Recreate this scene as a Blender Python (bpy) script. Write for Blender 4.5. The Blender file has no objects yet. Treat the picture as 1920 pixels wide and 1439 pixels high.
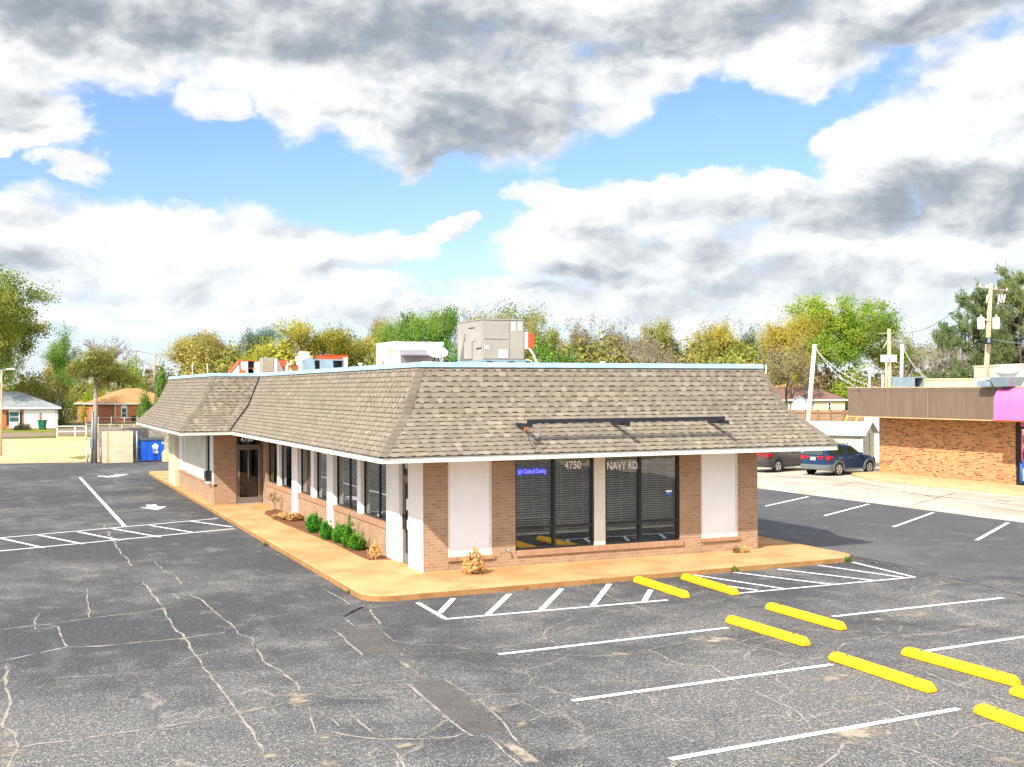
import bpy, math, random
import numpy as np
from mathutils import Vector, Matrix

random.seed(7)
SC = bpy.context.scene
COL = SC.collection
R_ = math.radians

# ------------------------------------------------------------------ camera (surveyed from the photograph)
CF, CCY, CPITCH, CROLL, CYAW, CX0, CY0, CH = 2161.2336, 730.0, 0.0, -0.0039, 0.41311, -9.45435, -27.09268, 4.7
_s, _c = math.sin(CYAW), math.cos(CYAW)
_r = Vector((_c, -_s, 0)); FWD = Vector((_s, _c, 0)); _u = Vector((0, 0, 1))
RGT = _r * math.cos(CROLL) + _u * math.sin(CROLL)
UPV = _u * math.cos(CROLL) - _r * math.sin(CROLL)
EYE = Vector((CX0, CY0, CH))


def ray(x, y): return FWD + RGT * ((x - 960) / CF) - UPV * ((y - CCY) / CF)
def gp(x, y, z=0.0):
    d = ray(x, y); return EYE + d * ((z - CH) / d.z)
def on_y(x, y, Y):
    d = ray(x, y); return EYE + d * ((Y - CY0) / d.y)
def on_x(x, y, X):
    d = ray(x, y); return EYE + d * ((X - CX0) / d.x)
def at(x, y, D): return EYE + ray(x, y) * D
def ground_at(x, D):
    p = at(x, 730, D); return Vector((p.x, p.y, 0))
def z_at(y, D): return CH + (CCY - y) / CF * D


cam = bpy.data.cameras.new('camera'); co = bpy.data.objects.new('camera', cam); COL.objects.link(co)
cam.sensor_width = 36; cam.lens = CF / 1920 * 36; cam.shift_y = (CCY - 719.5) / 1920
cam.clip_start = 0.5; cam.clip_end = 6000
mw = Matrix.Identity(4)
for i in range(3):
    mw[i][0] = RGT[i]; mw[i][1] = UPV[i]; mw[i][2] = -FWD[i]; mw[i][3] = EYE[i]
co.matrix_world = mw
SC.camera = co

# ------------------------------------------------------------------ node helpers
def new_mat(name):
    m = bpy.data.materials.new(name); m.use_nodes = True
    nt = m.node_tree; nt.nodes.clear()
    out = nt.nodes.new('ShaderNodeOutputMaterial')
    return m, nt, out


class NT:
    def __init__(s, nt): s.nt = nt
    def n(s, t, **kw):
        nd = s.nt.nodes.new(t)
        for k, v in kw.items():
            if k.startswith('i_'): nd.inputs[k[2:].replace('_', ' ')].default_value = v
            else: setattr(nd, k, v)
        return nd
    def l(s, a, b): s.nt.links.new(a, b)
    def val(s, inp, v):
        if hasattr(v, 'is_linked') or hasattr(v, 'links'): s.l(v, inp)
        else: inp.default_value = v
    def math(s, op, a, b=0.0, c=None, clamp=False):
        nd = s.n('ShaderNodeMath', operation=op, use_clamp=clamp)
        s.val(nd.inputs[0], a); s.val(nd.inputs[1], b)
        if c is not None: s.val(nd.inputs[2], c)
        return nd.outputs[0]
    def mix(s, f, a, b, mode='MIX'):
        nd = s.n('ShaderNodeMix', data_type='RGBA', blend_type=mode)
        s.val(nd.inputs[0], f); s.val(nd.inputs[6], a if not isinstance(a, tuple) else (*a[:3], 1)); s.val(nd.inputs[7], b if not isinstance(b, tuple) else (*b[:3], 1))
        return nd.outputs[2]
    def noise(s, vec, scale, detail=4, rough=.55, dist=0.0):
        nd = s.n('ShaderNodeTexNoise'); nd.inputs['Scale'].default_value = scale; nd.inputs['Detail'].default_value = detail
        nd.inputs['Roughness'].default_value = rough; nd.inputs['Distortion'].default_value = dist
        if vec is not None: s.l(vec, nd.inputs['Vector'])
        return nd.outputs['Fac']
    def ss(s, x, a, b, lo=0.0, hi=1.0):
        nd = s.n('ShaderNodeMapRange', interpolation_type='SMOOTHSTEP'); s.val(nd.inputs[0], x)
        nd.inputs[1].default_value = a; nd.inputs[2].default_value = b; nd.inputs[3].default_value = lo; nd.inputs[4].default_value = hi
        return nd.outputs[0]
    def pos(s): return s.n('ShaderNodeNewGeometry').outputs['Position']
    def rpi(s): return s.n('ShaderNodeNewGeometry').outputs['Random Per Island']
    def scaled(s, vec, v):
        nd = s.n('ShaderNodeVectorMath', operation='MULTIPLY'); s.l(vec, nd.inputs[0]); nd.inputs[1].default_value = v
        return nd.outputs[0]
    def uv(s): return s.n('ShaderNodeUVMap').outputs[0]
    def pbr(s, out, col, rough=.8, spec=.3, metal=0.0, bump=None, bstr=.3, bdist=.02):
        p = s.n('ShaderNodeBsdfPrincipled')
        s.val(p.inputs['Base Color'], (*col[:3], 1) if isinstance(col, tuple) else col)
        s.val(p.inputs['Roughness'], rough); p.inputs['Specular IOR Level'].default_value = spec; s.val(p.inputs['Metallic'], metal)
        if bump is not None:
            b = s.n('ShaderNodeBump'); b.inputs['Strength'].default_value = bstr; b.inputs['Distance'].default_value = bdist
            s.l(bump, b.inputs['Height']); s.l(b.outputs[0], p.inputs['Normal'])
        s.l(p.outputs[0], out.inputs[0])
        return p


def surf(name, c1, c2=None, scale=3.0, rough=.7, spec=.3, metal=0.0, fine=40.0, fam=.18, bump=.15, stretch=(1, 1, 1), lo=.35, hi=.7):
    """weathered surface: two tones in broad patches plus fine grain"""
    m, nt, out = new_mat(name); T = NT(nt)
    p = T.scaled(T.pos(), stretch)
    c2 = c2 or tuple(x * .78 for x in c1)
    n1 = T.noise(p, scale, 5, .6); n2 = T.noise(T.pos(), fine, 3, .6)
    col = T.mix(T.ss(n1, lo, hi), c1, c2)
    g = T.math('MULTIPLY_ADD', T.math('SUBTRACT', n2, .5), fam * 2, 1.0)
    gm = T.n('ShaderNodeVectorMath', operation='SCALE'); T.l(col, gm.inputs[0]); T.l(g, gm.inputs['Scale'])
    r = T.math('MULTIPLY_ADD', n1, .25, rough - .12, clamp=True)
    T.pbr(out, gm.outputs[0], r, spec, metal, n2, bump, .01)
    return m


def brick(name, cols, mortar, bw=.22, bh=.075, msz=.012, var=.5, off=.5):
    m, nt, out = new_mat(name); T = NT(nt)
    b = T.n('ShaderNodeTexBrick', offset=off); T.l(T.uv(), b.inputs['Vector'])
    b.inputs['Scale'].default_value = 1; b.inputs['Brick Width'].default_value = bw; b.inputs['Row Height'].default_value = bh
    b.inputs['Mortar Size'].default_value = msz; b.inputs['Mortar Smooth'].default_value = .2; b.inputs['Bias'].default_value = 0
    b.inputs['Color1'].default_value = (0, 0, 0, 1); b.inputs['Color2'].default_value = (1, 1, 1, 1); b.inputs['Mortar'].default_value = (.5, .5, .5, 1)
    ramp = T.n('ShaderNodeValToRGB'); e = ramp.color_ramp.elements
    e[0].color = (*cols[0], 1); e[1].color = (*cols[-1], 1); e[0].position = .05; e[1].position = .95
    for i, c in enumerate(cols[1:-1]):
        x = e.new((i + 1) / (len(cols) - 1)); x.color = (*c, 1)
    T.l(b.outputs['Color'], ramp.inputs[0])
    n = T.noise(T.pos(), 1.3, 4); n2 = T.noise(T.pos(), 60, 3)
    col = T.mix(b.outputs['Fac'], ramp.outputs[0], mortar)
    sc = T.n('ShaderNodeVectorMath', operation='SCALE'); T.l(col, sc.inputs[0])
    T.l(T.math('ADD', T.math('MULTIPLY', n, .35), T.math('MULTIPLY_ADD', n2, .35, .65)), sc.inputs['Scale'])
    T.pbr(out, sc.outputs[0], .88, .2, 0, T.math('SUBTRACT', T.math('MULTIPLY', n2, .3), b.outputs['Fac']), .5, .008)
    return m


def attr_mat(name, attr='col', rough=.85, fine=55, amt=.35, spec=.2, coarse=.6):
    m, nt, out = new_mat(name); T = NT(nt)
    a = T.n('ShaderNodeAttribute', attribute_name=attr)
    n = T.noise(T.pos(), fine, 3, .7); n1 = T.noise(T.pos(), coarse, 4)
    sc = T.n('ShaderNodeVectorMath', operation='SCALE'); T.l(a.outputs['Color'], sc.inputs[0])
    T.l(T.math('ADD', T.math('MULTIPLY', n, amt), T.math('MULTIPLY_ADD', n1, .3, 1 - amt / 2 - .15)), sc.inputs['Scale'])
    T.pbr(out, sc.outputs[0], rough, spec, 0, n, .25, .01)
    return m


def leaf_mat(name, c1, c2, c3=None, trans=.5, gain=1.4):
    m, nt, out = new_mat(name); T = NT(nt)
    r = T.rpi(); c3 = c3 or c1
    oi = T.n('ShaderNodeObjectInfo').outputs['Random']
    n = T.noise(T.n('ShaderNodeTexCoord').outputs['Object'], 5, 2)
    col = T.mix(r, c1, c2); col = T.mix(T.ss(n, .45, .62), col, c3)
    hs = T.n('ShaderNodeHueSaturation'); hs.inputs['Saturation'].default_value = .96; T.l(col, hs.inputs['Color']); T.l(T.math('MULTIPLY_ADD', oi, .03, .485), hs.inputs['Hue'])
    T.l(T.math('MULTIPLY_ADD', r, .4, .85 * gain), hs.inputs['Value'])
    ov = T.n('ShaderNodeVectorMath', operation='SUBTRACT'); T.l(T.n('ShaderNodeTexCoord').outputs['Object'], ov.inputs[0]); ov.inputs[1].default_value = (0, 0, .5)
    on = T.n('ShaderNodeVectorMath', operation='NORMALIZE'); T.l(ov.outputs[0], on.inputs[0])
    vt = T.n('ShaderNodeVectorTransform', vector_type='NORMAL', convert_from='OBJECT', convert_to='WORLD'); T.l(on.outputs[0], vt.inputs[0])
    vs_ = T.n('ShaderNodeVectorMath', operation='SCALE'); T.l(vt.outputs[0], vs_.inputs[0]); vs_.inputs['Scale'].default_value = 1.3
    va = T.n('ShaderNodeVectorMath', operation='ADD'); T.l(vs_.outputs[0], va.inputs[0]); T.l(T.n('ShaderNodeNewGeometry').outputs['Normal'], va.inputs[1])
    nn_ = T.n('ShaderNodeVectorMath', operation='NORMALIZE'); T.l(va.outputs[0], nn_.inputs[0])
    d = T.n('ShaderNodeBsdfDiffuse'); t = T.n('ShaderNodeBsdfTranslucent'); T.l(nn_.outputs[0], d.inputs['Normal']); T.l(nn_.outputs[0], t.inputs['Normal']); x = T.n('ShaderNodeMixShader'); x.inputs[0].default_value = trans
    T.l(hs.outputs[0], d.inputs[0]); T.l(hs.outputs[0], t.inputs[0]); T.l(d.outputs[0], x.inputs[1]); T.l(t.outputs[0], x.inputs[2])
    T.l(x.outputs[0], out.inputs[0])
    return m


def glass_mat(name, tint=(.55, .6, .6), extra=.05, rough=.0):
    m, nt, out = new_mat(name); T = NT(nt)
    tr = T.n('ShaderNodeBsdfTransparent'); tr.inputs[0].default_value = (*tint, 1)
    gl = T.n('ShaderNodeBsdfGlossy'); gl.inputs['Roughness'].default_value = rough; gl.inputs[0].default_value = (.95, .97, 1, 1)
    f = T.n('ShaderNodeFresnel'); f.inputs[0].default_value = 1.5
    bp = T.n('ShaderNodeBump'); bp.inputs['Strength'].default_value = .012; bp.inputs['Distance'].default_value = .1
    T.l(T.noise(T.pos(), 1.6, 2), bp.inputs['Height']); T.l(bp.outputs[0], gl.inputs['Normal'])
    x = T.n('ShaderNodeMixShader'); T.l(T.math('ADD', f.outputs[0], extra, clamp=True), x.inputs[0]); T.l(tr.outputs[0], x.inputs[1]); T.l(gl.outputs[0], x.inputs[2])
    T.l(x.outputs[0], out.inputs[0])
    return m


def plain(name, c, rough=.5, spec=.4, metal=0.0):
    return surf(name, c, tuple(x * .9 for x in c), 2.0, rough, spec, metal, 30, .06, .03)


def emit_mat(name, c, s):
    m, nt, out = new_mat(name); T = NT(nt); e = T.n('ShaderNodeEmission'); e.inputs[0].default_value = (*c, 1); e.inputs[1].default_value = s
    T.l(e.outputs[0], out.inputs[0]); return m


# ------------------------------------------------------------------ object helpers
def tag(o, label=None, cat=None, group=None, kind=None):
    if label: o['label'] = label
    if cat: o['category'] = cat
    if group: o['group'] = group
    if kind: o['kind'] = kind
    return o


def empty(name, loc, label=None, cat=None, group=None, rz=0.0):
    o = bpy.data.objects.new(name, None); COL.objects.link(o); o.location = loc; o.rotation_euler = (0, 0, rz)
    o.empty_display_size = .2
    return tag(o, label, cat, group)


class MB:
    """mesh builder; coordinates are world coordinates unless a frame is given"""
    def __init__(s, frame=None): s.v = []; s.f = []; s.c = []; s.fr = frame; s.sm = []
    def add(s, vs, fs, col=None, smooth=False):
        b = len(s.v)
        s.v += [tuple(s.fr @ Vector(p)) if s.fr else tuple(p) for p in vs]
        for f in fs:
            s.f.append(tuple(b + i for i in f)); s.c.append(col); s.sm.append(smooth)
        return s
    def box(s, x0, x1, y0, y1, z0, z1, col=None):
        x0, x1 = sorted((x0, x1)); y0, y1 = sorted((y0, y1)); z0, z1 = sorted((z0, z1))
        vs = [(x0, y0, z0), (x1, y0, z0), (x1, y1, z0), (x0, y1, z0), (x0, y0, z1), (x1, y0, z1), (x1, y1, z1), (x0, y1, z1)]
        return s.add(vs, [(3, 2, 1, 0), (4, 5, 6, 7), (0, 1, 5, 4), (1, 2, 6, 5), (2, 3, 7, 6), (3, 0, 4, 7)], col)
    def prism(s, poly, a, b, axis='z', col=None, smooth=False):
        """polygon (2D) extruded from a to b along axis; (u,v)->x:(y,z) y:(x,z) z:(x,y)"""
        def P(u, v, w): return {'x': (w, u, v), 'y': (u, w, v), 'z': (u, v, w)}[axis]
        n = len(poly); vs = [P(u, v, a) for u, v in poly] + [P(u, v, b) for u, v in poly]
        s.add(vs, [tuple(range(n - 1, -1, -1)), tuple(range(n, 2 * n))], col)
        k = len(s.v) - 2 * n
        for i in range(n):
            j = (i + 1) % n; s.f.append((k + i, k + j, k + n + j, k + n + i)); s.c.append(col); s.sm.append(smooth)
        return s
    def tube(s, p0, p1, r0, r1=None, n=8, caps=True, col=None):
        r1 = r0 if r1 is None else r1
        p0, p1 = Vector(p0), Vector(p1); d = (p1 - p0)
        if d.length < 1e-6: return s
        d.normalize(); a = d.orthogonal().normalized(); b = d.cross(a)
        vs = []
        for p, r in ((p0, r0), (p1, r1)):
            for i in range(n):
                t = 2 * math.pi * i / n; vs.append(p + a * (r * math.cos(t)) + b * (r * math.sin(t)))
        fs = [(i, (i + 1) % n, n + (i + 1) % n, n + i) for i in range(n)]
        s.add(vs, fs, col, True)
        if caps:
            k = len(s.v) - 2 * n
            s.f.append(tuple(range(k + n - 1, k - 1, -1))); s.f.append(tuple(range(k + n, k + 2 * n))); s.c += [col, col]; s.sm += [False, False]
        return s
    def path(s, pts, r, n=6, col=None):
        for a, b in zip(pts[:-1], pts[1:]): s.tube(a, b, r, r, n, True, col)
        return s
    def lathe(s, prof, center=(0, 0, 0), axis='z', n=20, col=None, caps=True):
        """profile of (radius, height)"""
        c = Vector(center); vs = []
        for r, h in prof:
            for i in range(n):
                t = 2 * math.pi * i / n; u, v = r * math.cos(t), r * math.sin(t)
                vs.append(c + Vector({'z': (u, v, h), 'y': (u, h, v), 'x': (h, u, v)}[axis]))
        fs = []
        for k in range(len(prof) - 1):
            for i in range(n):
                j = (i + 1) % n; fs.append((k * n + i, k * n + j, (k + 1) * n + j, (k + 1) * n + i))
        s.add(vs, fs, col, True)
        b = len(s.v) - len(vs)
        for k in (0, len(prof) - 1):
            if caps and prof[k][0] > 1e-4:
                s.f.append(tuple(b + k * n + i for i in range(n))); s.c.append(col); s.sm.append(False)
        return s
    def quad(s, a, b, c, d, col=None): return s.add([a, b, c, d], [(0, 1, 2, 3)], col)
    def build(s, name, mat, parent=None, bevel=0, uv=False, loc=None):
        me = bpy.data.meshes.new(name)
        off = Vector((0, 0, 0)); q = parent
        while q is not None:
            if abs(q.rotation_euler.z) > 1e-9: off = Vector((0, 0, 0)); break      # turned things are built in their own frame
            off = off + q.location; q = q.parent
        if loc is not None: off = Vector(loc)
        V = np.array(s.v, dtype=float).reshape(-1, 3) - np.array(off)
        me.from_pydata(V.tolist(), [], s.f)
        me.polygons.foreach_set('use_smooth', s.sm)
        if any(c is not None for c in s.c):
            ca = me.color_attributes.new('col', 'FLOAT_COLOR', 'CORNER'); k = 0
            arr = np.ones((len(me.loops), 4), dtype=np.float32)
            for f, c in zip(s.f, s.c):
                if c is not None: arr[k:k + len(f), :3] = c
                k += len(f)
            ca.data.foreach_set('color', arr.ravel())
        me.update()
        if uv: box_uv(me, off)
        me.materials.append(mat)
        o = bpy.data.objects.new(name, me); COL.objects.link(o); o.parent = parent
        if loc is not None: o.location = loc
        if bevel:
            bv = o.modifiers.new('bevel', 'BEVEL'); bv.width = bevel; bv.segments = 2; bv.limit_method = 'ANGLE'
        return o


def box_uv(me, off):
    uvl = me.uv_layers.new(name='UVMap'); arr = np.zeros((len(me.loops), 2), dtype=np.float32)
    Z = Vector((0, 0, 1))
    for p in me.polygons:
        n = p.normal
        if abs(n.z) > .97: t, b = Vector((1, 0, 0)), Vector((0, 1, 0))
        else:
            t = Z.cross(n).normalized(); b = n.cross(t)
        for li in p.loop_indices:
            q = me.vertices[me.loops[li].vertex_index].co + off
            arr[li] = (q.dot(t), q.dot(b))
    uvl.data.foreach_set('uv', arr.ravel())


def copy_thing(o, **kw):
    def rec(x, par):
        c = x.copy(); COL.objects.link(c)
        if par is not None: c.parent = par
        for ch in [k for k in x.children]: rec(ch, c)
        return c
    c = rec(o, None)
    for k, v in kw.items(): c[k] = v
    return c


def text(name, s, size, loc, rot, mat, parent, ext=.004, align='LEFT', sx=1.0):
    cu = bpy.data.curves.new(name, 'FONT'); cu.body = s; cu.size = size; cu.extrude = ext; cu.align_x = align; cu.offset = size * .022
    tmp = bpy.data.objects.new(name, cu); COL.objects.link(tmp)
    me = bpy.data.meshes.new_from_object(tmp.evaluated_get(bpy.context.evaluated_depsgraph_get())); me.name = name
    bpy.data.objects.remove(tmp); bpy.data.curves.remove(cu)
    me.materials.clear(); me.materials.append(mat); o = bpy.data.objects.new(name, me); COL.objects.link(o)
    o.rotation_euler = rot; o.scale = (sx, 1, 1)
    off = Vector((0, 0, 0)); q = parent
    while q is not None:
        off += q.location; q = q.parent
    o.parent = parent; o.location = Vector(loc) - off
    return o


# ------------------------------------------------------------------ materials
M = {}
M['brick'] = brick('tan_brick', [(.315, .198, .118), (.36, .230, .140), (.395, .26, .165)], (.43, .31, .205), .215, .078, .009)
M['brick_sill'] = brick('sill_brick', [(.34, .185, .105), (.375, .21, .125), (.40, .235, .145)], (.40, .27, .175), .075, .4, .008, off=0)
M['brick_shop'] = brick('shop_brick', [(.15, .06, .035), (.42, .16, .06), (.52, .22, .075), (.60, .31, .12), (.5, .2, .07)], (.55, .36, .2), .235, .082, .012)
M['brick_house'] = brick('house_brick', [(.42, .13, .05), (.5, .18, .07), (.55, .22, .09)], (.5, .24, .12), .25, .09, .01)
M['block'] = brick('painted_block', [(.60, .51, .33), (.64, .55, .37), (.67, .58, .4)], (.5, .43, .28), .4, .2, .012)
M['block_shaded'] = brick('shaded_block', [(.25, .23, .2), (.3, .28, .24), (.33, .3, .26)], (.22, .2, .18), .4, .2, .012)  # enclosure block in shade, the shade put into a darker grey
M['cream'] = surf('cream_paint', (.74, .70, .58), (.66, .61, .49), 1.2, .55, .3, fam=.05)
M['white'] = surf('white_paint', (.82, .81, .77), (.75, .74, .69), .8, .5, .3, fam=.04)
M['panel'] = surf('white_stucco', (.86, .86, .85), (.82, .82, .80), 1.5, .8, .2, fine=25, fam=.05)
M['black'] = plain('black_aluminium', (.012, .012, .014), .35, .5)
M['bronze'] = plain('bronze_aluminium', (.16, .14, .125), .4, .5)
M['steel'] = plain('brushed_steel', (.55, .55, .55), .35, .5, .8)
M['glass'] = glass_mat('window_glass', (.84, .88, .86), .10)
M['glass_dark'] = glass_mat('dark_glass', (.10, .11, .12), .03)
M['blind'] = plain('cream_blind', (.80, .72, .52), .6)
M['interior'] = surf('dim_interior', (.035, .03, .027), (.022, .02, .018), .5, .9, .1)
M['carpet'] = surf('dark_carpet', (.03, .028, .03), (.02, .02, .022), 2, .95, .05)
M['flash'] = surf('pale_blue_metal_edge', (.30, .50, .64), (.42, .60, .70), 2.5, .45, .5, .15, fam=.05)
M['shingle'] = attr_mat('shingles', 'col', .92, 90, .5, .15)
M['ridge'] = surf('hip_cap_shingle', (.235, .20, .155), (.17, .145, .115), 3.5, .92, .15, fine=90, fam=.3)
M['black_rubber'] = plain('black_rubber', (.016, .016, .017), .75, .25)
M['rust_black'] = surf('rusty_black_steel', (.016, .017, .024), (.085, .045, .025), 5, .55, .4, fine=50, fam=.3, lo=.58, hi=.8)
M['rust'] = surf('orange_rust', (.58, .10, .03), (.42, .08, .03), 5, .75, .25, fam=.3)
M['rust_white'] = surf('rust_streaked_white_metal', (.66, .68, .68), (.48, .12, .03), 2.2, .5, .4, stretch=(1, 1, .4), lo=.5, hi=.62)
M['galv'] = surf('galvanised_metal', (.27, .37, .43), (.22, .31, .37), 3, .45, .5, .35, fam=.06)
M['tan_metal'] = surf('tan_painted_metal', (.345, .32, .28), (.31, .285, .248), 1.5, .5, .4, fam=.04)
M['white_metal'] = surf('white_enamel_metal', (.74, .71, .70), (.68, .64, .63), 1.2, .45, .45, fam=.04)
M['grey_metal'] = surf('grey_metal', (.30, .29, .31), (.24, .235, .25), 2, .5, .4, .3)
M['paper'] = plain('white_label', (.85, .85, .83), .6)
M['yellow_label'] = plain('yellow_label', (.75, .65, .06), .6)
def walk_mat():
    m, nt, out = new_mat('tan_exposed_aggregate'); T = NT(nt); p = T.pos()
    a = T.noise(p, .7, 5, .6); b_ = T.noise(p, 5, 4, .65); g = T.noise(p, 26, 3, .75); h = T.noise(p, 60, 2, .7)
    col = T.mix(T.ss(a, .38, .66), (.60, .36, .165), (.46, .25, .10))
    col = T.mix(T.math('MULTIPLY', T.ss(b_, .52, .74), .45), col, (.34, .18, .075))
    col = T.mix(T.math('MULTIPLY', T.ss(g, .54, .70), .55), col, (.70, .50, .28))
    col = T.mix(T.math('MULTIPLY', T.ss(h, .56, .70), .5), col, (.26, .14, .06))
    T.pbr(out, col, .92, .15, 0, T.math('ADD', g, h), .5, .012); return m


M['walk'] = walk_mat()
M['mulch'] = surf('brown_mulch', (.16, .07, .04), (.25, .12, .075), 9, .95, .1, fine=60, fam=.5, bump=.6)
M['stop'] = surf('yellow_traffic_paint', (.82, .46, .013), (.62, .33, .02), 4, .65, .3, fine=35, fam=.28, bump=.3, lo=.5, hi=.75)
M['stop_white'] = surf('white_concrete', (.68, .66, .6), (.6, .57, .5), 3, .8, .2)
M['conc'] = surf('pale_concrete', (.52, .45, .36), (.40, .335, .26), .5, .9, .15, fine=50, fam=.18, stretch=(1, .5, 1))
M['kerb_conc'] = surf('weathered_kerb_concrete', (.58, .43, .22), (.45, .33, .18), 1.5, .9, .15, fine=60, fam=.25)
M['tan_lot'] = surf('sandy_asphalt', (.55, .40, .22), (.48, .35, .2), .12, .95, .1, fine=6, fam=.12, stretch=(.4, 1, 1))
M['road'] = surf('brown_road', (.26, .19, .145), (.21, .155, .12), .3, .95, .1, fine=8)
M['grass'] = surf('lawn_grass', (.15, .17, .03), (.24, .21, .06), .35, .95, .1, fine=5, fam=.45)
M['earth'] = surf('scrubby_ground', (.12, .13, .045), (.22, .17, .08), .06, .95, .1, fine=2, fam=.3)
M['wood_pole'] = surf('weathered_grey_pole', (.38, .33, .28), (.27, .22, .185), 1.5, .9, .15, fine=25, fam=.3, stretch=(3, 3, .4))
M['pale_pole'] = surf('pale_painted_pole', (.70, .64, .54), (.62, .55, .44), 1.5, .8, .2, stretch=(2, 2, .4))
M['tan_pole'] = surf('tan_wood_pole', (.52, .41, .27), (.42, .32, .2), 2, .85, .15, stretch=(2, 2, .4))
M['wire'] = plain('black_cable', (.03, .03, .03), .6)
M['bark'] = surf('tree_bark', (.14, .105, .08), (.09, .07, .055), 2, .95, .1, fine=12, fam=.3)
M['bark_pale'] = surf('pale_tree_bark', (.36, .30, .23), (.26, .21, .16), 2, .95, .1, fine=12, fam=.3)
M['bark_purple'] = surf('purplish_tree_bark', (.24, .15, .13), (.18, .115, .105), 2, .95, .1, fine=12, fam=.3)
M['brown_fascia'] = surf('brown_metal_fascia', (.155, .11, .075), (.19, .14, .10), 1.2, .7, .25, stretch=(3, 3, .3), fam=.12)
M['pink'] = plain('pink_awning_canvas', (.82, .175, .40), .6, .3)
M['blue_bin'] = surf('blue_dumpster_paint', (.012, .12, .62), (.01, .09, .5), 1.8, .45, .45, fam=.08)
M['lid'] = plain('dark_plastic_lid', (.05, .065, .07), .5)
M['green_bin'] = plain('green_plastic', (.01, .12, .06), .5)
M['roof_grey'] = surf('grey_shingle_roof', (.30, .32, .31), (.20, .225, .23), .6, .9, .15, fine=12, fam=.25, stretch=(1, 1, 4))
M['roof_orange'] = surf('tan_orange_shingle_roof', (.48, .255, .105), (.42, .215, .09), .6, .9, .15, fine=10, fam=.2)
M['roof_brown'] = surf('brown_shingle_roof', (.22, .125, .09), (.18, .105, .08), .6, .9, .15, fine=10, fam=.2)
M['siding'] = surf('pale_yellow_siding', (.72, .63, .36), (.68, .59, .34), 1, .7, .25)
M['shed_roof'] = surf('pale_metal_roof', (.42, .50, .53), (.37, .45, .48), 1, .5, .4, .2)
M['siding_cream'] = surf('cream_metal_siding', (.62, .58, .43), (.57, .53, .39), 1, .6, .3)
M['pale_blue'] = surf('pale_blue_siding', (.52, .64, .74), (.47, .58, .68), 1, .6, .3)
M['fence'] = surf('weathered_fence_boards', (.33, .215, .135), (.24, .16, .105), 2, .9, .15, stretch=(3, 3, .3), fam=.25)
M['fence_post'] = surf('brown_fence_post', (.36, .20, .10), (.3, .16, .08), 2, .9, .15)
M['dark_win'] = plain('dark_window', (.03, .045, .05), .12, .6)
M['teal_win'] = plain('teal_window', (.035, .11, .11), .12, .6)
M['shutter'] = plain('black_shutter', (.015, .02, .035), .5)
M['door_orange'] = plain('orange_wood_door', (.45, .17, .04), .5)
M['tyre'] = plain('tyre_rubber', (.022, .022, .022), .8, .25)
M['rim'] = plain('alloy_rim', (.62, .6, .56), .3, .5, .7)
M['car_blue'] = plain('blue_car_paint', (.018, .05, .125), .22, .6, .25)
M['car_brown'] = plain('bronze_car_paint', (.105, .09, .075), .22, .6, .3)
M['cladding'] = plain('grey_plastic_cladding', (.13, .15, .15), .55)
M['clad_dark'] = plain('dark_plastic_cladding', (.04, .04, .042), .55)
M['car_glass'] = plain('car_glass', (.012, .03, .022), .05, .7)
M['red_lamp'] = plain('red_lamp_lens', (.5, .008, .02), .15, .6)
M['chrome'] = plain('chrome', (.7, .7, .72), .15, .5, .9)
M['letters'] = plain('white_vinyl_letters', (.9, .9, .88), .6)
M['neon'] = emit_mat('blue_neon', (.10, .10, 1.0), 1.6)
M['neon_back'] = plain('dark_blue_backing', (.015, .01, .25), .4)
M['sign_brown'] = plain('brown_sign_board', (.05, .022, .018), .6)
M['sticker_blue'] = plain('blue_sticker', (.03, .16, .62), .5)
M['dry'] = leaf_mat('dry_straw_leaves', (.66, .42, .12), (.55, .32, .08), (.72, .52, .22), .3)
M['shrub'] = leaf_mat('bright_green_leaves', (.08, .30, .02), (.15, .40, .035), (.045, .20, .012), .4, 1.2)
M['weed'] = leaf_mat('weed_leaves', (.12, .2, .02), (.3, .25, .05), None, .3)


# white road paint, slightly worn
def paint_mat():
    m, nt, out = new_mat('white_road_paint'); T = NT(nt); p = T.pos()
    n = T.noise(p, 14, 5, .7); n2 = T.noise(p, 1.2, 3)
    wear = T.ss(T.math('ADD', n, T.math('MULTIPLY', n2, .25)), .70, .80)
    col = T.mix(wear, (.80, .79, .80), (.22, .21, .2))
    T.pbr(out, col, .75, .25)
    return m


M['paint'] = paint_mat()


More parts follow.
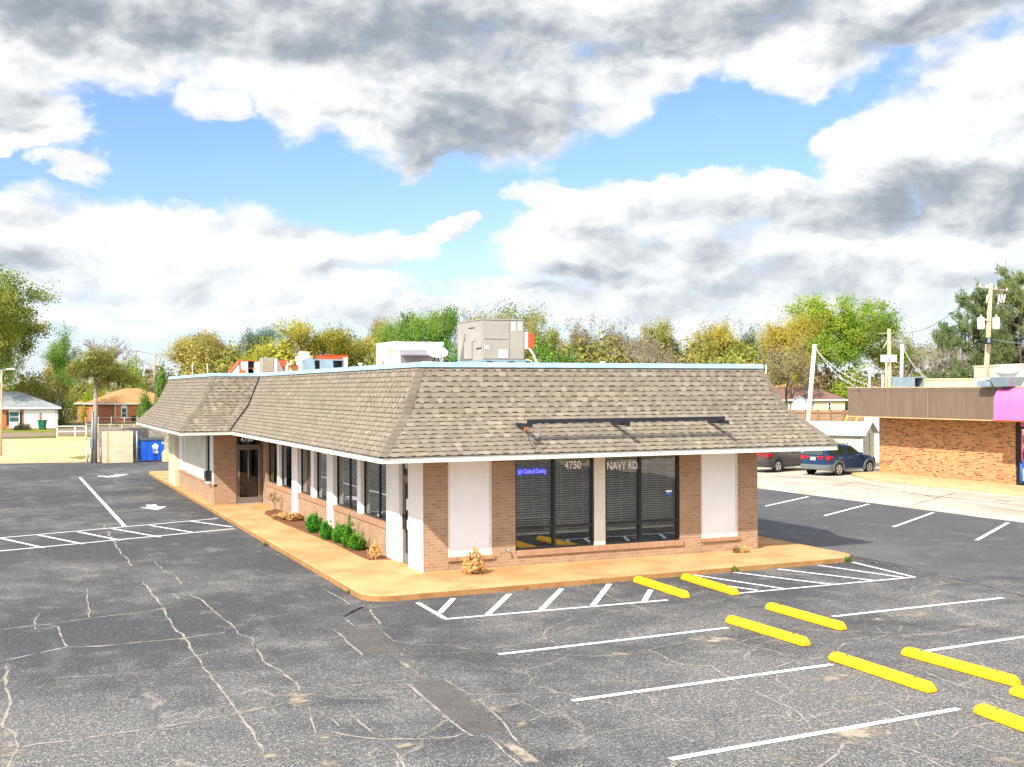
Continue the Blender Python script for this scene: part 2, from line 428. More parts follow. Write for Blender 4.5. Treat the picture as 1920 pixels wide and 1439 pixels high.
def asphalt_mat(name, base, worn, speck, wearscale=.16, speckamt=1.0):
    m, nt, out = new_mat(name); T = NT(nt); p = T.pos()
    big = T.noise(p, wearscale, 5, .6, .4); mid = T.noise(p, 1.1, 5, .65); fine = T.noise(p, 13, 3, .7); grit = T.noise(p, 34, 2, .8); g2 = T.noise(p, 62, 1, .5)
    streak = T.noise(T.scaled(p, (.5, .12, 1)), 2.0, 4, .6)
    sx = T.n('ShaderNodeSeparateXYZ'); T.l(p, sx.inputs[0])
    near = T.math('MULTIPLY', T.ss(sx.outputs[1], -2.0, -13.5), .15)       # the front of the lot is the most weathered
    w = T.ss(T.math('ADD', near, T.math('ADD', T.math('MULTIPLY', big, .65), T.math('MULTIPLY', mid, .35))), .45, .68)
    col = T.mix(w, base, worn)
    if name.startswith('worn'):
        wp = T.n('ShaderNodeVectorMath', operation='ADD'); T.l(p, wp.inputs[0]); nz = T.n('ShaderNodeTexNoise'); T.l(p, nz.inputs['Vector']); nz.inputs['Scale'].default_value = .9; nz.inputs['Detail'].default_value = 5
        T.l(T.scaled(nz.outputs['Color'], (1.1, 1.1, 0)), wp.inputs[1])
        for sc_, wd_, k_ in ((.30, .010, .55), (.75, .012, .28)):
            vo = T.n('ShaderNodeTexVoronoi', feature='DISTANCE_TO_EDGE'); T.l(wp.outputs[0], vo.inputs['Vector']); vo.inputs['Scale'].default_value = sc_
            ck = T.math('MULTIPLY', T.ss(vo.outputs['Distance'], wd_, .0), T.math('MULTIPLY', T.ss(T.math('ADD', mid, near), .48, .66), k_))
            col = T.mix(ck, col, (.34, .30, .23))
    col = T.mix(T.math('MULTIPLY', T.ss(streak, .56, .74), .30), col, tuple(x * 1.8 for x in worn))
    col = T.mix(T.math('MULTIPLY', T.ss(mid, .56, .74), .40), col, tuple(x * 1.7 for x in worn))
    sp = T.math('MULTIPLY', T.ss(fine, .50, .70), T.math('MULTIPLY_ADD', w, .50 * speckamt, .16 * speckamt))
    col = T.mix(sp, col, speck)
    st = T.math('MULTIPLY', T.ss(grit, .55, .68), T.math('MULTIPLY_ADD', w, .55 * speckamt, .30 * speckamt))
    col = T.mix(st, col, tuple(x * 1.25 for x in speck))
    dk = T.math('MULTIPLY', T.ss(grit, .30, .50, .45, 1.05), T.ss(g2, .30, .52, .6, 1.08))
    sc = T.n('ShaderNodeVectorMath', operation='SCALE'); T.l(col, sc.inputs[0]); T.l(dk, sc.inputs['Scale'])
    T.pbr(out, sc.outputs[0], .9, .18, 0, T.math('ADD', fine, T.math('MULTIPLY', grit, .8)), .6, .014)
    return m


M['asphalt'] = asphalt_mat('worn_asphalt', (.054, .056, .060), (.112, .110, .107), (.44, .41, .365))
M['asphalt_new'] = asphalt_mat('sealed_asphalt', (.084, .086, .090), (.125, .122, .119), (.29, .27, .25), .12, .5)


def mask_mat(name, c1, c2, thr=.35, soft=.25, nscale=9, amp=1.0, na=1.5):
    """ragged-edged stain: attribute 'a' falls off to the rim, noise breaks it up"""
    m, nt, out = new_mat(name); T = NT(nt); p = T.pos()
    a = T.n('ShaderNodeAttribute', attribute_name='col').outputs['Fac']
    n = T.noise(p, nscale, 5, .7); n2 = T.noise(p, nscale * 4.5, 3, .7)
    k = T.math('ADD', T.math('MULTIPLY', a, amp), T.math('ADD', T.math('MULTIPLY', T.math('SUBTRACT', n, .5), na), T.math('MULTIPLY', T.math('SUBTRACT', n2, .5), .7)))
    al = T.ss(k, thr, thr + soft)
    b = T.n('ShaderNodeBsdfPrincipled'); b.inputs['Roughness'].default_value = .95; b.inputs['Specular IOR Level'].default_value = .1
    T.l(T.mix(n2, c1, c2), b.inputs['Base Color']); T.l(al, b.inputs['Alpha'])
    T.l(b.outputs[0], out.inputs[0]); return m


M['crack'] = mask_mat('sandy_crack', (.46, .42, .345), (.27, .245, .2), .36, .65, 3.2, 1.0, 2.0)
M['crack_dark'] = mask_mat('dark_crack', (.012, .012, .012), (.02, .02, .02), .35, .3, 5)
M['sand'] = mask_mat('sandy_wear', (.46, .39, .28), (.24, .21, .165), .36, .75, 3.2, .85, 3.0)
M['patch'] = mask_mat('asphalt_patch', (.185, .165, .142), (.135, .127, .118), .25, 1.4, 2.5)

# ------------------------------------------------------------------ light and sky
LDIR = Vector((2.92, 2.02, -2.99)).normalized()
sun = bpy.data.lights.new('sun', 'SUN'); sun.energy = 3.15; sun.angle = R_(.55); sun.color = (1, .93, .82)
so = bpy.data.objects.new('sun', sun); COL.objects.link(so); so.rotation_euler = LDIR.to_track_quat('-Z', 'Y').to_euler()
so.location = (-40, -40, 60)
SUN_EL = math.asin(-LDIR.z); SUN_AZ = math.atan2(-LDIR.x, -LDIR.y)

W = bpy.data.worlds.new('World'); SC.world = W; W.use_nodes = True
W.cycles.sampling_method = 'NONE'
wn = W.node_tree; wn.nodes.clear(); T = NT(wn)
wout = T.n('ShaderNodeOutputWorld')
sky = T.n('ShaderNodeTexSky', sky_type='NISHITA'); sky.sun_disc = False; sky.sun_elevation = SUN_EL; sky.sun_rotation = SUN_AZ
sky.air_density = 1.0; sky.dust_density = .6; sky.ozone_density = 2.0
d = T.n('ShaderNodeTexCoord').outputs['Generated']
sep = T.n('ShaderNodeSeparateXYZ'); T.l(d, sep.inputs[0])
az = T.math('ARCTAN2', sep.outputs[0], sep.outputs[1])
el = T.math('ARCSINE', T.math('MINIMUM', T.math('MAXIMUM', sep.outputs[2], -1), 1))
comb = T.n('ShaderNodeCombineXYZ'); T.l(az, comb.inputs[0]); T.l(el, comb.inputs[1])
# domain warp so that the cloud masses get billowing edges
wz = T.n('ShaderNodeTexNoise'); T.l(T.scaled(comb.outputs[0], (1, 1.7, 1)), wz.inputs['Vector']); wz.inputs['Scale'].default_value = 7; wz.inputs['Detail'].default_value = 6
wz.inputs['Roughness'].default_value = .6
wv = T.n('ShaderNodeVectorMath', operation='SUBTRACT'); T.l(wz.outputs['Color'], wv.inputs[0]); wv.inputs[1].default_value = (.5, .5, .5)
wv2 = T.scaled(wv.outputs[0], (.11, .07, 0))
pw = T.n('ShaderNodeVectorMath', operation='ADD'); T.l(comb.outputs[0], pw.inputs[0]); T.l(wv2, pw.inputs[1]); pw = pw.outputs[0]


def azel(x, y):
    v = ray(x, y).normalized(); return math.atan2(v.x, v.y), math.asin(v.z)


def blobs(lst):
    """soft union of ellipses on the sky (azimuth, elevation), 1 inside fading to 0"""
    acc = None
    for bl in lst:
        x, y, rx, ry = bl[:4]; k = bl[4] if len(bl) > 4 else 1.0
        a, e = azel(x, y); ra = rx / CF; re = ry / CF
        s = T.n('ShaderNodeVectorMath', operation='MULTIPLY_ADD'); T.l(pw, s.inputs[0]); s.inputs[1].default_value = (1 / ra, 1 / re, 0); s.inputs[2].default_value = (-a / ra, -e / re, 1.3 * math.sqrt(1 - k))
        dt = T.n('ShaderNodeVectorMath', operation='DOT_PRODUCT'); T.l(s.outputs[0], dt.inputs[0]); T.l(s.outputs[0], dt.inputs[1])
        acc = dt.outputs['Value'] if acc is None else T.math('SMOOTH_MIN', acc, dt.outputs['Value'], .35)
    return T.ss(acc, 2.1, -.1)


COVER = [(1850, 370, 190, 80), (1150, 490, 150, 60), (1000, 180, 150, 60), (150, 20, 400, 90), (600, 40, 400, 120), (950, 60, 260, 110), (1250, 20, 260, 80), (60, 60, 330, 95), (420, 50, 380, 120), (740, 90, 330, 130), (330, 180, 60, 40, .8), (390, 195, 80, 40, .9), (560, 190, 90, 85), (660, 190, 180, 100),
         (890, 205, 230, 115), (1040, 150, 230, 110), (1220, 125, 110, 75), (770, 275, 65, 48), (1400, 30, 340, 90), (1700, 25, 320, 75),
         (1480, 110, 190, 55), (1370, 222, 50, 22, .55), (1580, 150, 30, 50, .55), (55, 200, 95, 85), (20, 268, 80, 26), (115, 312, 70, 24, .8),
         (250, 425, 330, 80), (40, 440, 200, 80), (470, 450, 220, 60), (600, 480, 200, 55), (740, 470, 130, 42), (865, 432, 50, 22), (250, 520, 330, 60),
         (370, 560, 140, 36), (560, 550, 260, 42), (120, 590, 170, 32), (260, 610, 70, 16), (420, 600, 120, 20), (620, 600, 120, 22), (780, 590, 90, 22), (60, 540, 120, 26), (1010, 355, 70, 38), (1100, 400, 130, 70), (1270, 385, 230, 70), (1450, 380, 180, 60), (1150, 490, 220, 85),
         (1400, 460, 330, 100), (1560, 520, 330, 80), (1150, 570, 300, 45), (1500, 590, 400, 40, .9), (1830, 190, 190, 110), (1720, 250, 130, 85), (1640, 240, 70, 50, .9),
         (1850, 310, 260, 100), (1720, 400, 230, 90), (1850, 470, 150, 50, .8), (940, 560, 100, 32, .9), (1250, 610, 200, 24), (1650, 620, 120, 20)]
DARK = [(200, 15, 420, 55, .95), (520, 40, 260, 75, .9), (760, 70, 260, 85, 1), (860, 115, 180, 60, .9), (900, 230, 210, 70, 1), (790, 285, 70, 32, .8), (1000, 200, 130, 60, .7), (1170, 140, 110, 60, .55),
        (1400, 45, 230, 60, .9), (1640, 60, 250, 50, .75), (1850, 25, 150, 35, .6), (1850, 345, 190, 55, 1), (1760, 400, 220, 40, .85), (1690, 330, 60, 40, .5), (1300, 470, 170, 48, .5), (1130, 430, 80, 35, .45),
        (1130, 510, 140, 28, .55), (1600, 440, 140, 38, .55), (1470, 530, 240, 42, .55), (1250, 560, 260, 30, .5), (1720, 520, 200, 25, .5), (50, 240, 60, 16, .3), (390, 215, 60, 20, .35), (60, 485, 100, 26, .4),
        (300, 455, 150, 16, .25), (640, 520, 150, 18, .5), (200, 545, 190, 22, .35), (500, 575, 200, 14, .35), (1000, 560, 60, 14, .3), (600, 225, 40, 15, .3)]
cov = blobs(COVER); drk = blobs(DARK)
q1 = T.scaled(comb.outputs[0], (1, 1.6, 1))
n1 = T.noise(q1, 11, 7, .58, .3)
n1b = T.noise(T.n('ShaderNodeVectorMath', operation='ADD').outputs[0], 11, 4, .58, .3)
addn = wn.nodes[-2]; T.l(q1, addn.inputs[0]); addn.inputs[1].default_value = (-.012, .022, 0)
lo1 = T.noise(q1, 5.5, 3, .5); av = T.n('ShaderNodeVectorMath', operation='ADD'); T.l(q1, av.inputs[0]); av.inputs[1].default_value = (-.03, .05, 0)
relief = T.math('ADD', T.math('SUBTRACT', n1, n1b), T.math('MULTIPLY', T.math('SUBTRACT', lo1, T.noise(av.outputs[0], 5.5, 3, .5)), 1.1))
def puff(vec):
    v = T.n('ShaderNodeTexVoronoi', feature='SMOOTH_F1', voronoi_dimensions='2D'); v.inputs['Scale'].default_value = 13; v.inputs['Detail'].default_value = 3; v.inputs['Roughness'].default_value = .55; v.inputs['Lacunarity'].default_value = 2.2
    v.inputs['Smoothness'].default_value = .6; T.l(vec, v.inputs['Vector']); return v.outputs['Distance']
def shifted(vec, o_):
    a_ = T.n('ShaderNodeVectorMath', operation='ADD'); T.l(vec, a_.inputs[0]); a_.inputs[1].default_value = o_; return a_.outputs[0]
qw = T.n('ShaderNodeVectorMath', operation='MULTIPLY_ADD'); T.l(wv.outputs[0], qw.inputs[0]); qw.inputs[1].default_value = (.05, .05, 0); T.l(q1, qw.inputs[2]); qw = qw.outputs[0]
pf = puff(qw); pf2 = puff(shifted(qw, (-.012, .022, 0)))
prelief = T.math('SUBTRACT', pf2, pf)
n2 = T.noise(T.scaled(comb.outputs[0], (1, 2.4, 1)), 9, 6, .55, .2)
# outside the photographed part of the sky broken cloud goes on, brightened to fill the shade
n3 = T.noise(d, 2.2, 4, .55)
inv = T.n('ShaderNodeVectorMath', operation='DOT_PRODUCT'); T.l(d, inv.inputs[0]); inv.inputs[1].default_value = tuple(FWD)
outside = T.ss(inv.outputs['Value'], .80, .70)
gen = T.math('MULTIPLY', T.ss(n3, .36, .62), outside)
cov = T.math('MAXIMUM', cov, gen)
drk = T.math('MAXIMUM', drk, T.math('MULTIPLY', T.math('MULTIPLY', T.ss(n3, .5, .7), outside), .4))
for nd_ in list(wn.nodes):
    if nd_.type == 'TEX_NOISE' and nd_.inputs['Scale'].default_value > 3: nd_.noise_dimensions = '2D'
dens = T.math('ADD', T.math('MULTIPLY_ADD', T.math('SUBTRACT', .70, pf), .38, cov), T.math('MULTIPLY', T.math('SUBTRACT', n1, .5), .6))
mask = T.ss(dens, .40, .80)
sh0 = T.math('ADD', T.math('MULTIPLY_ADD', T.math('SUBTRACT', n2, .5), .42, T.math('MULTIPLY', drk, .86)), T.math('ADD', T.math('MULTIPLY', relief, -.85), T.math('MULTIPLY', prelief, -.75)))
shade = T.ss(sh0, -.30, 1.32)
ccol = T.mix(shade, (.475, .475, .472), (.150, .170, .190))
brt = T.n('ShaderNodeVectorMath', operation='SCALE'); T.l(ccol, brt.inputs[0]); T.l(T.math('MULTIPLY_ADD', outside, 1.7, 1.0), brt.inputs['Scale']); ccol = brt.outputs[0]  # unseen cloud made brighter to lift the shaded walls
thick = T.ss(dens, .38, .9)
ccol = T.mix(thick, T.mix(.4, ccol, (.36, .42, .47)), ccol)
bsky = T.n('ShaderNodeBackground'); bsky.inputs[1].default_value = .072
tint = T.mix(1.0, sky.outputs[0], (.93, 1.01, 1.20), 'MULTIPLY')
T.l(tint, bsky.inputs[0])
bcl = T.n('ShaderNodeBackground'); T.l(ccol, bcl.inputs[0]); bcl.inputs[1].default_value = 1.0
# pale haze band low over the horizon
hz = T.math('MULTIPLY', T.ss(el, .15, .0), .5)
bhz = T.n('ShaderNodeBackground'); bhz.inputs[0].default_value = (.365, .40, .44, 1)
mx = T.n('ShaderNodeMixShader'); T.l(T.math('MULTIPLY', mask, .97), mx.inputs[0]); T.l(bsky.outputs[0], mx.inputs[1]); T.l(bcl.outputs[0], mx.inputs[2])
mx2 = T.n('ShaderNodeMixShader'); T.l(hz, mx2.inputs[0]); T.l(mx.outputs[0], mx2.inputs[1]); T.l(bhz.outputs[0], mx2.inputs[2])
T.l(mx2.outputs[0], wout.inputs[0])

SC.view_settings.view_transform = 'Standard'; SC.view_settings.look = 'None'; SC.view_settings.exposure = 1.22; SC.view_settings.gamma = 1
SC.view_settings.use_curve_mapping = False
SC.render.engine = 'CYCLES'; SC.cycles.max_bounces = 6; SC.cycles.transparent_max_bounces = 12; SC.cycles.use_denoising = True

# ------------------------------------------------------------------ ground
def sheet(name, pts, z, mat, kind='structure', label=None):
    b = MB(); b.add([(p[0], p[1], z) for p in pts], [tuple(range(len(pts)))])
    o = b.build(name, mat); o['kind'] = kind
    if label: o['label'] = label
    return o


sheet('ground', [(-1500, -300), (1500, -300), (1500, 2500), (-1500, 2500)], -.03, M['earth'])
sheet('parking_lot', [(-40, -40), (22.8, -40), (22.8, 48.0), (2, 53.2), (-3, 53.4), (-40, 60)], 0, M['asphalt'])
sheet('driveway', [(12.2, -5.2), (22.75, -12.5), (22.75, 46), (12.2, 46)], .004, M['asphalt_new'])
sheet('concrete_lot', [(22.8, -40), (80, -40), (80, 62), (22.8, 62)], 0, M['conc'])
sheet('sandy_lot', [(-60, 62), (-3, 53.4), (2, 53.2), (22.8, 48), (22.8, 62), (22.8, 92), (-1.5, 96), (-60, 101)], -.012, M['tan_lot'])
tl = [gp(*p) for p in ((-60, 800), (108, 800), (330, 786), (600, 786), (600, 818), (108, 818), (-60, 822))]
sheet('lawn', [(p.x, p.y) for p in tl], -.008, M['grass'])
tl = [gp(*p) for p in ((106, 805), (215, 799), (340, 798), (600, 798), (600, 815), (340, 815), (106, 816))]
sheet('road', [(p.x, p.y) for p in tl], -.003, M['road'])
tl = [gp(*p) for p in ((128, 858), (172, 853), (172, 857), (150, 861))]
sheet('grass_verge', [(p.x, p.y) for p in tl], .003, M['grass'])
tl = [gp(*p) for p in ((0, 812), (108, 812), (108, 816), (0, 821))]
sheet('driveway_apron', [(p.x, p.y) for p in tl], -.002, M['road'])


# sidewalk slab with rounded corners
def rounded(poly_r):
    out = []
    n = len(poly_r)
    for i in range(n):
        x, y, r = poly_r[i]; px, py, _ = poly_r[i - 1]; nx, ny, _ = poly_r[(i + 1) % n]
        if r <= 0: out.append((x, y)); continue
        a = Vector((px - x, py - y)).normalized() * r; b = Vector((nx - x, ny - y)).normalized() * r; p = Vector((x, y))
        for k in range(7):
            t = k / 6; out.append(tuple((p + a) * (1 - t) ** 2 + p * 2 * t * (1 - t) + (p + b) * t ** 2))
    return out


WALK = rounded([(-2.22, -2.62, .75), (11.75, -2.25, .8), (11.75, 34, 0), (4, 40.8, 0), (-2.2, 40.6, .6)])
b = MB(); b.prism(WALK, -.02, .15)
o = b.build('sidewalk', M['walk'], bevel=.025); o['kind'] = 'structure'
def kerb_band(name, outline, z0, z1, mat, off=.006):
    q = MB(); n = len(outline); O = []
    for i in range(n):
        a_, c_ = Vector(outline[i - 1]), Vector(outline[(i + 1) % n]); t_ = (c_ - a_).normalized(); O.append(Vector(outline[i]) + Vector((t_.y, -t_.x)) * off)
    for i in range(n):
        j = (i + 1) % n; q.quad((*O[i], z0), (*O[j], z0), (*O[j], z1), (*O[i], z1))
    o = q.build(name, mat); o['kind'] = 'structure'
kerb_band('kerb', WALK, 0, .122, surf('brown_kerb_aggregate', (.40, .215, .085), (.30, .155, .06), 2.5, .95, .1, fine=45, fam=.45, bump=.5))
# joints in the sidewalk
b = MB()
for (p, q) in (((336, 922), (309, 934)),):
    a_, b_ = gp(*p, .15), gp(*q, .15)
    dd = (b_ - a_).normalized(); w = Vector((-dd.y, dd.x, 0)) * .012
    b.quad(a_ - w + Vector((0, 0, .004)), a_ + w + Vector((0, 0, .004)), b_ + w + Vector((0, 0, .004)), b_ - w + Vector((0, 0, .004)))
o = b.build('sidewalk_joint', M['black_rubber']); o['kind'] = 'structure'
# mulch bed against the side wall
bed = [(-.02, 16.9), (-.55, 16.3), (-.8, 15.4), (-.85, 12), (-.72, 8.5), (-.62, 6), (-.66, 3.6), (-.62, 2.6), (-.02, 2.45)]
b = MB(); b.prism(bed, .10, .165); o = b.build('mulch_bed', M['mulch'], bevel=.01)
tag(o, kind='structure')

# painted markings: flat sheets 5 mm above the asphalt
b = MB()
PZ = .009
def line(p, q, w=.1, px=True):
    a_, b_ = (gp(*p), gp(*q)) if px else (Vector((*p, 0)), Vector((*q, 0)))
    dd = (b_ - a_); dd.z = 0; dd.normalize(); n = Vector((-dd.y, dd.x, 0)) * (w / 2); z = Vector((0, 0, PZ))
    b.quad(a_ - n + z, a_ + n + z, b_ + n + z, b_ - n + z)
for p, q in (((935, 1228), (1365, 1178)), ((1073, 1315), (1560, 1247)), ((1256, 1425), (1798, 1330)), ((1561, 1157), (1880, 1122)), ((1735, 1222), (1990, 1185))):
    line(p, q, .125)
def marks(name):
    global b
    o = b.build(name, M['paint']); o['kind'] = 'structure'; b = MB()
marks('stall_line')
line((783, 1131), (835, 1161), .11); line((833, 1162), (1252, 1126), .11)
PZ = .011
for p, q in (((850, 1123), (824, 1151)), ((955, 1115), (914, 1154)), ((1053, 1105), (1014, 1145)), ((1143, 1096), (1112, 1136)), ((1220, 1107), (1208, 1128))): line(p, q, .13)
marks('corner_hatching')
PZ = .009
line((1378, 1114), (1715, 1083), .1); line((1715, 1083), (1598, 1055), .1)
PZ = .011
for p, q in (((1300, 1079), (1470, 1105)), ((1375, 1074), (1560, 1097)), ((1458, 1068), (1642, 1090)), ((1535, 1061), (1695, 1084)), ((1345, 1097), (1420, 1108))): line(p, q, .11)
marks('aisle_hatching')
PZ = .009
line((-40, 1013), (408, 973), .12); line((-40, 1038), (440, 992), .12)
PZ = .011
for p, q in (((0, 1010), (82, 1028)), ((72, 1004), (156, 1021)), ((146, 998), (226, 1014)), ((210, 992), (301, 1008)), ((281, 986), (366, 1000)), ((358, 978), (436, 989))): line(p, q, .12)
marks('crosswalk_hatching')
PZ = .009
line((150, 896), (234, 988), .14)
marks('lane_line')
c0 = gp(288, 951.5)
b.add([(c0.x + x, c0.y + y, PZ) for x, y in ((0, -1.25), (.52, .05), (.2, .05), (.2, 1.05), (-.2, 1.05), (-.2, .05), (-.52, .05))], [(0, 1, 2, 3, 4, 5, 6)][0:1])
marks('direction_arrow')
c0 = gp(212, 892.5)
b.add([(c0.x + x, c0.y + y, PZ) for x, y in ((-.5, -1.1), (.1, -.95), (.95, .9), (.35, .7), (.25, .95), (-.05, .0), (-.45, -.4))], [(0, 1, 2, 3, 4, 5, 6)])
for x in (187, 194):
    c1 = gp(x, 893.5); b.add([(c1.x + .13 * math.cos(t), c1.y + .3 * math.sin(t), PZ) for t in [k * math.pi / 4 for k in range(8)]], [tuple(range(8))])
marks('turn_arrow')
PZ = .013
for p, q in (((1435, 950), (1516, 932)), ((1546, 968), (1629, 946)), ((1675, 989), (1750, 962)), ((1831, 1014), (1890, 981))): line(p, q, .13)
marks('bay_line')

# cracks and worn patches of the asphalt (flat ragged stains)
def crack(b, pts, w, z=.006, jit=.06):
    P = [gp(*p) for p in pts]; Q = []
    rnd = random.Random(int(pts[0][0] * 7 + pts[0][1]))
    for a_, c_ in zip(P[:-1], P[1:]):
        n = max(2, int((c_ - a_).length / .35))
        for i in range(n):
            q = a_.lerp(c_, i / n)
            if i or not Q: q = q + Vector((rnd.uniform(-jit, jit), rnd.uniform(-jit, jit), 0)) * min(1, (c_ - a_).length / 2)
            Q.append(q)
    Q.append(P[-1])
    for i in range(len(Q) - 1):
        dd = (Q[i + 1] - Q[i]); n = Vector((-dd.y, dd.x, 0)).normalized()
        w0 = w * (.55 + .9 * abs(math.sin(i * 1.7 + pts[0][0]))); w1 = w * (.55 + .9 * abs(math.sin((i + 1) * 1.7 + pts[0][0])))
        if i == 0: w0 = .01
        zz = Vector((0, 0, z)); k = len(b.v)
        b.v += [tuple(Q[i] + n * w0 + zz), tuple(Q[i] + zz), tuple(Q[i] - n * w0 + zz), tuple(Q[i + 1] + n * w1 + zz), tuple(Q[i + 1] + zz), tuple(Q[i + 1] - n * w1 + zz)]
        b.f += [(k, k + 1, k + 4, k + 3), (k + 1, k + 2, k + 5, k + 4)]
        b.c += [(0, 1, 1, 0), (1, 0, 0, 1)]; b.sm += [False, False]


def build_mask(b, name, mat):
    me = bpy.data.meshes.new(name); me.from_pydata(b.v, [], b.f)
    ca = me.color_attributes.new('col', 'FLOAT_COLOR', 'CORNER'); arr = []
    for f, c in zip(b.f, b.c):
        for x in c: arr += [x, x, x, 1]
    ca.data.foreach_set('color', arr); me.materials.append(mat)
    o = bpy.data.objects.new(name, me); COL.objects.link(o); o['kind'] = 'structure'
    o.visible_shadow = True
    return o


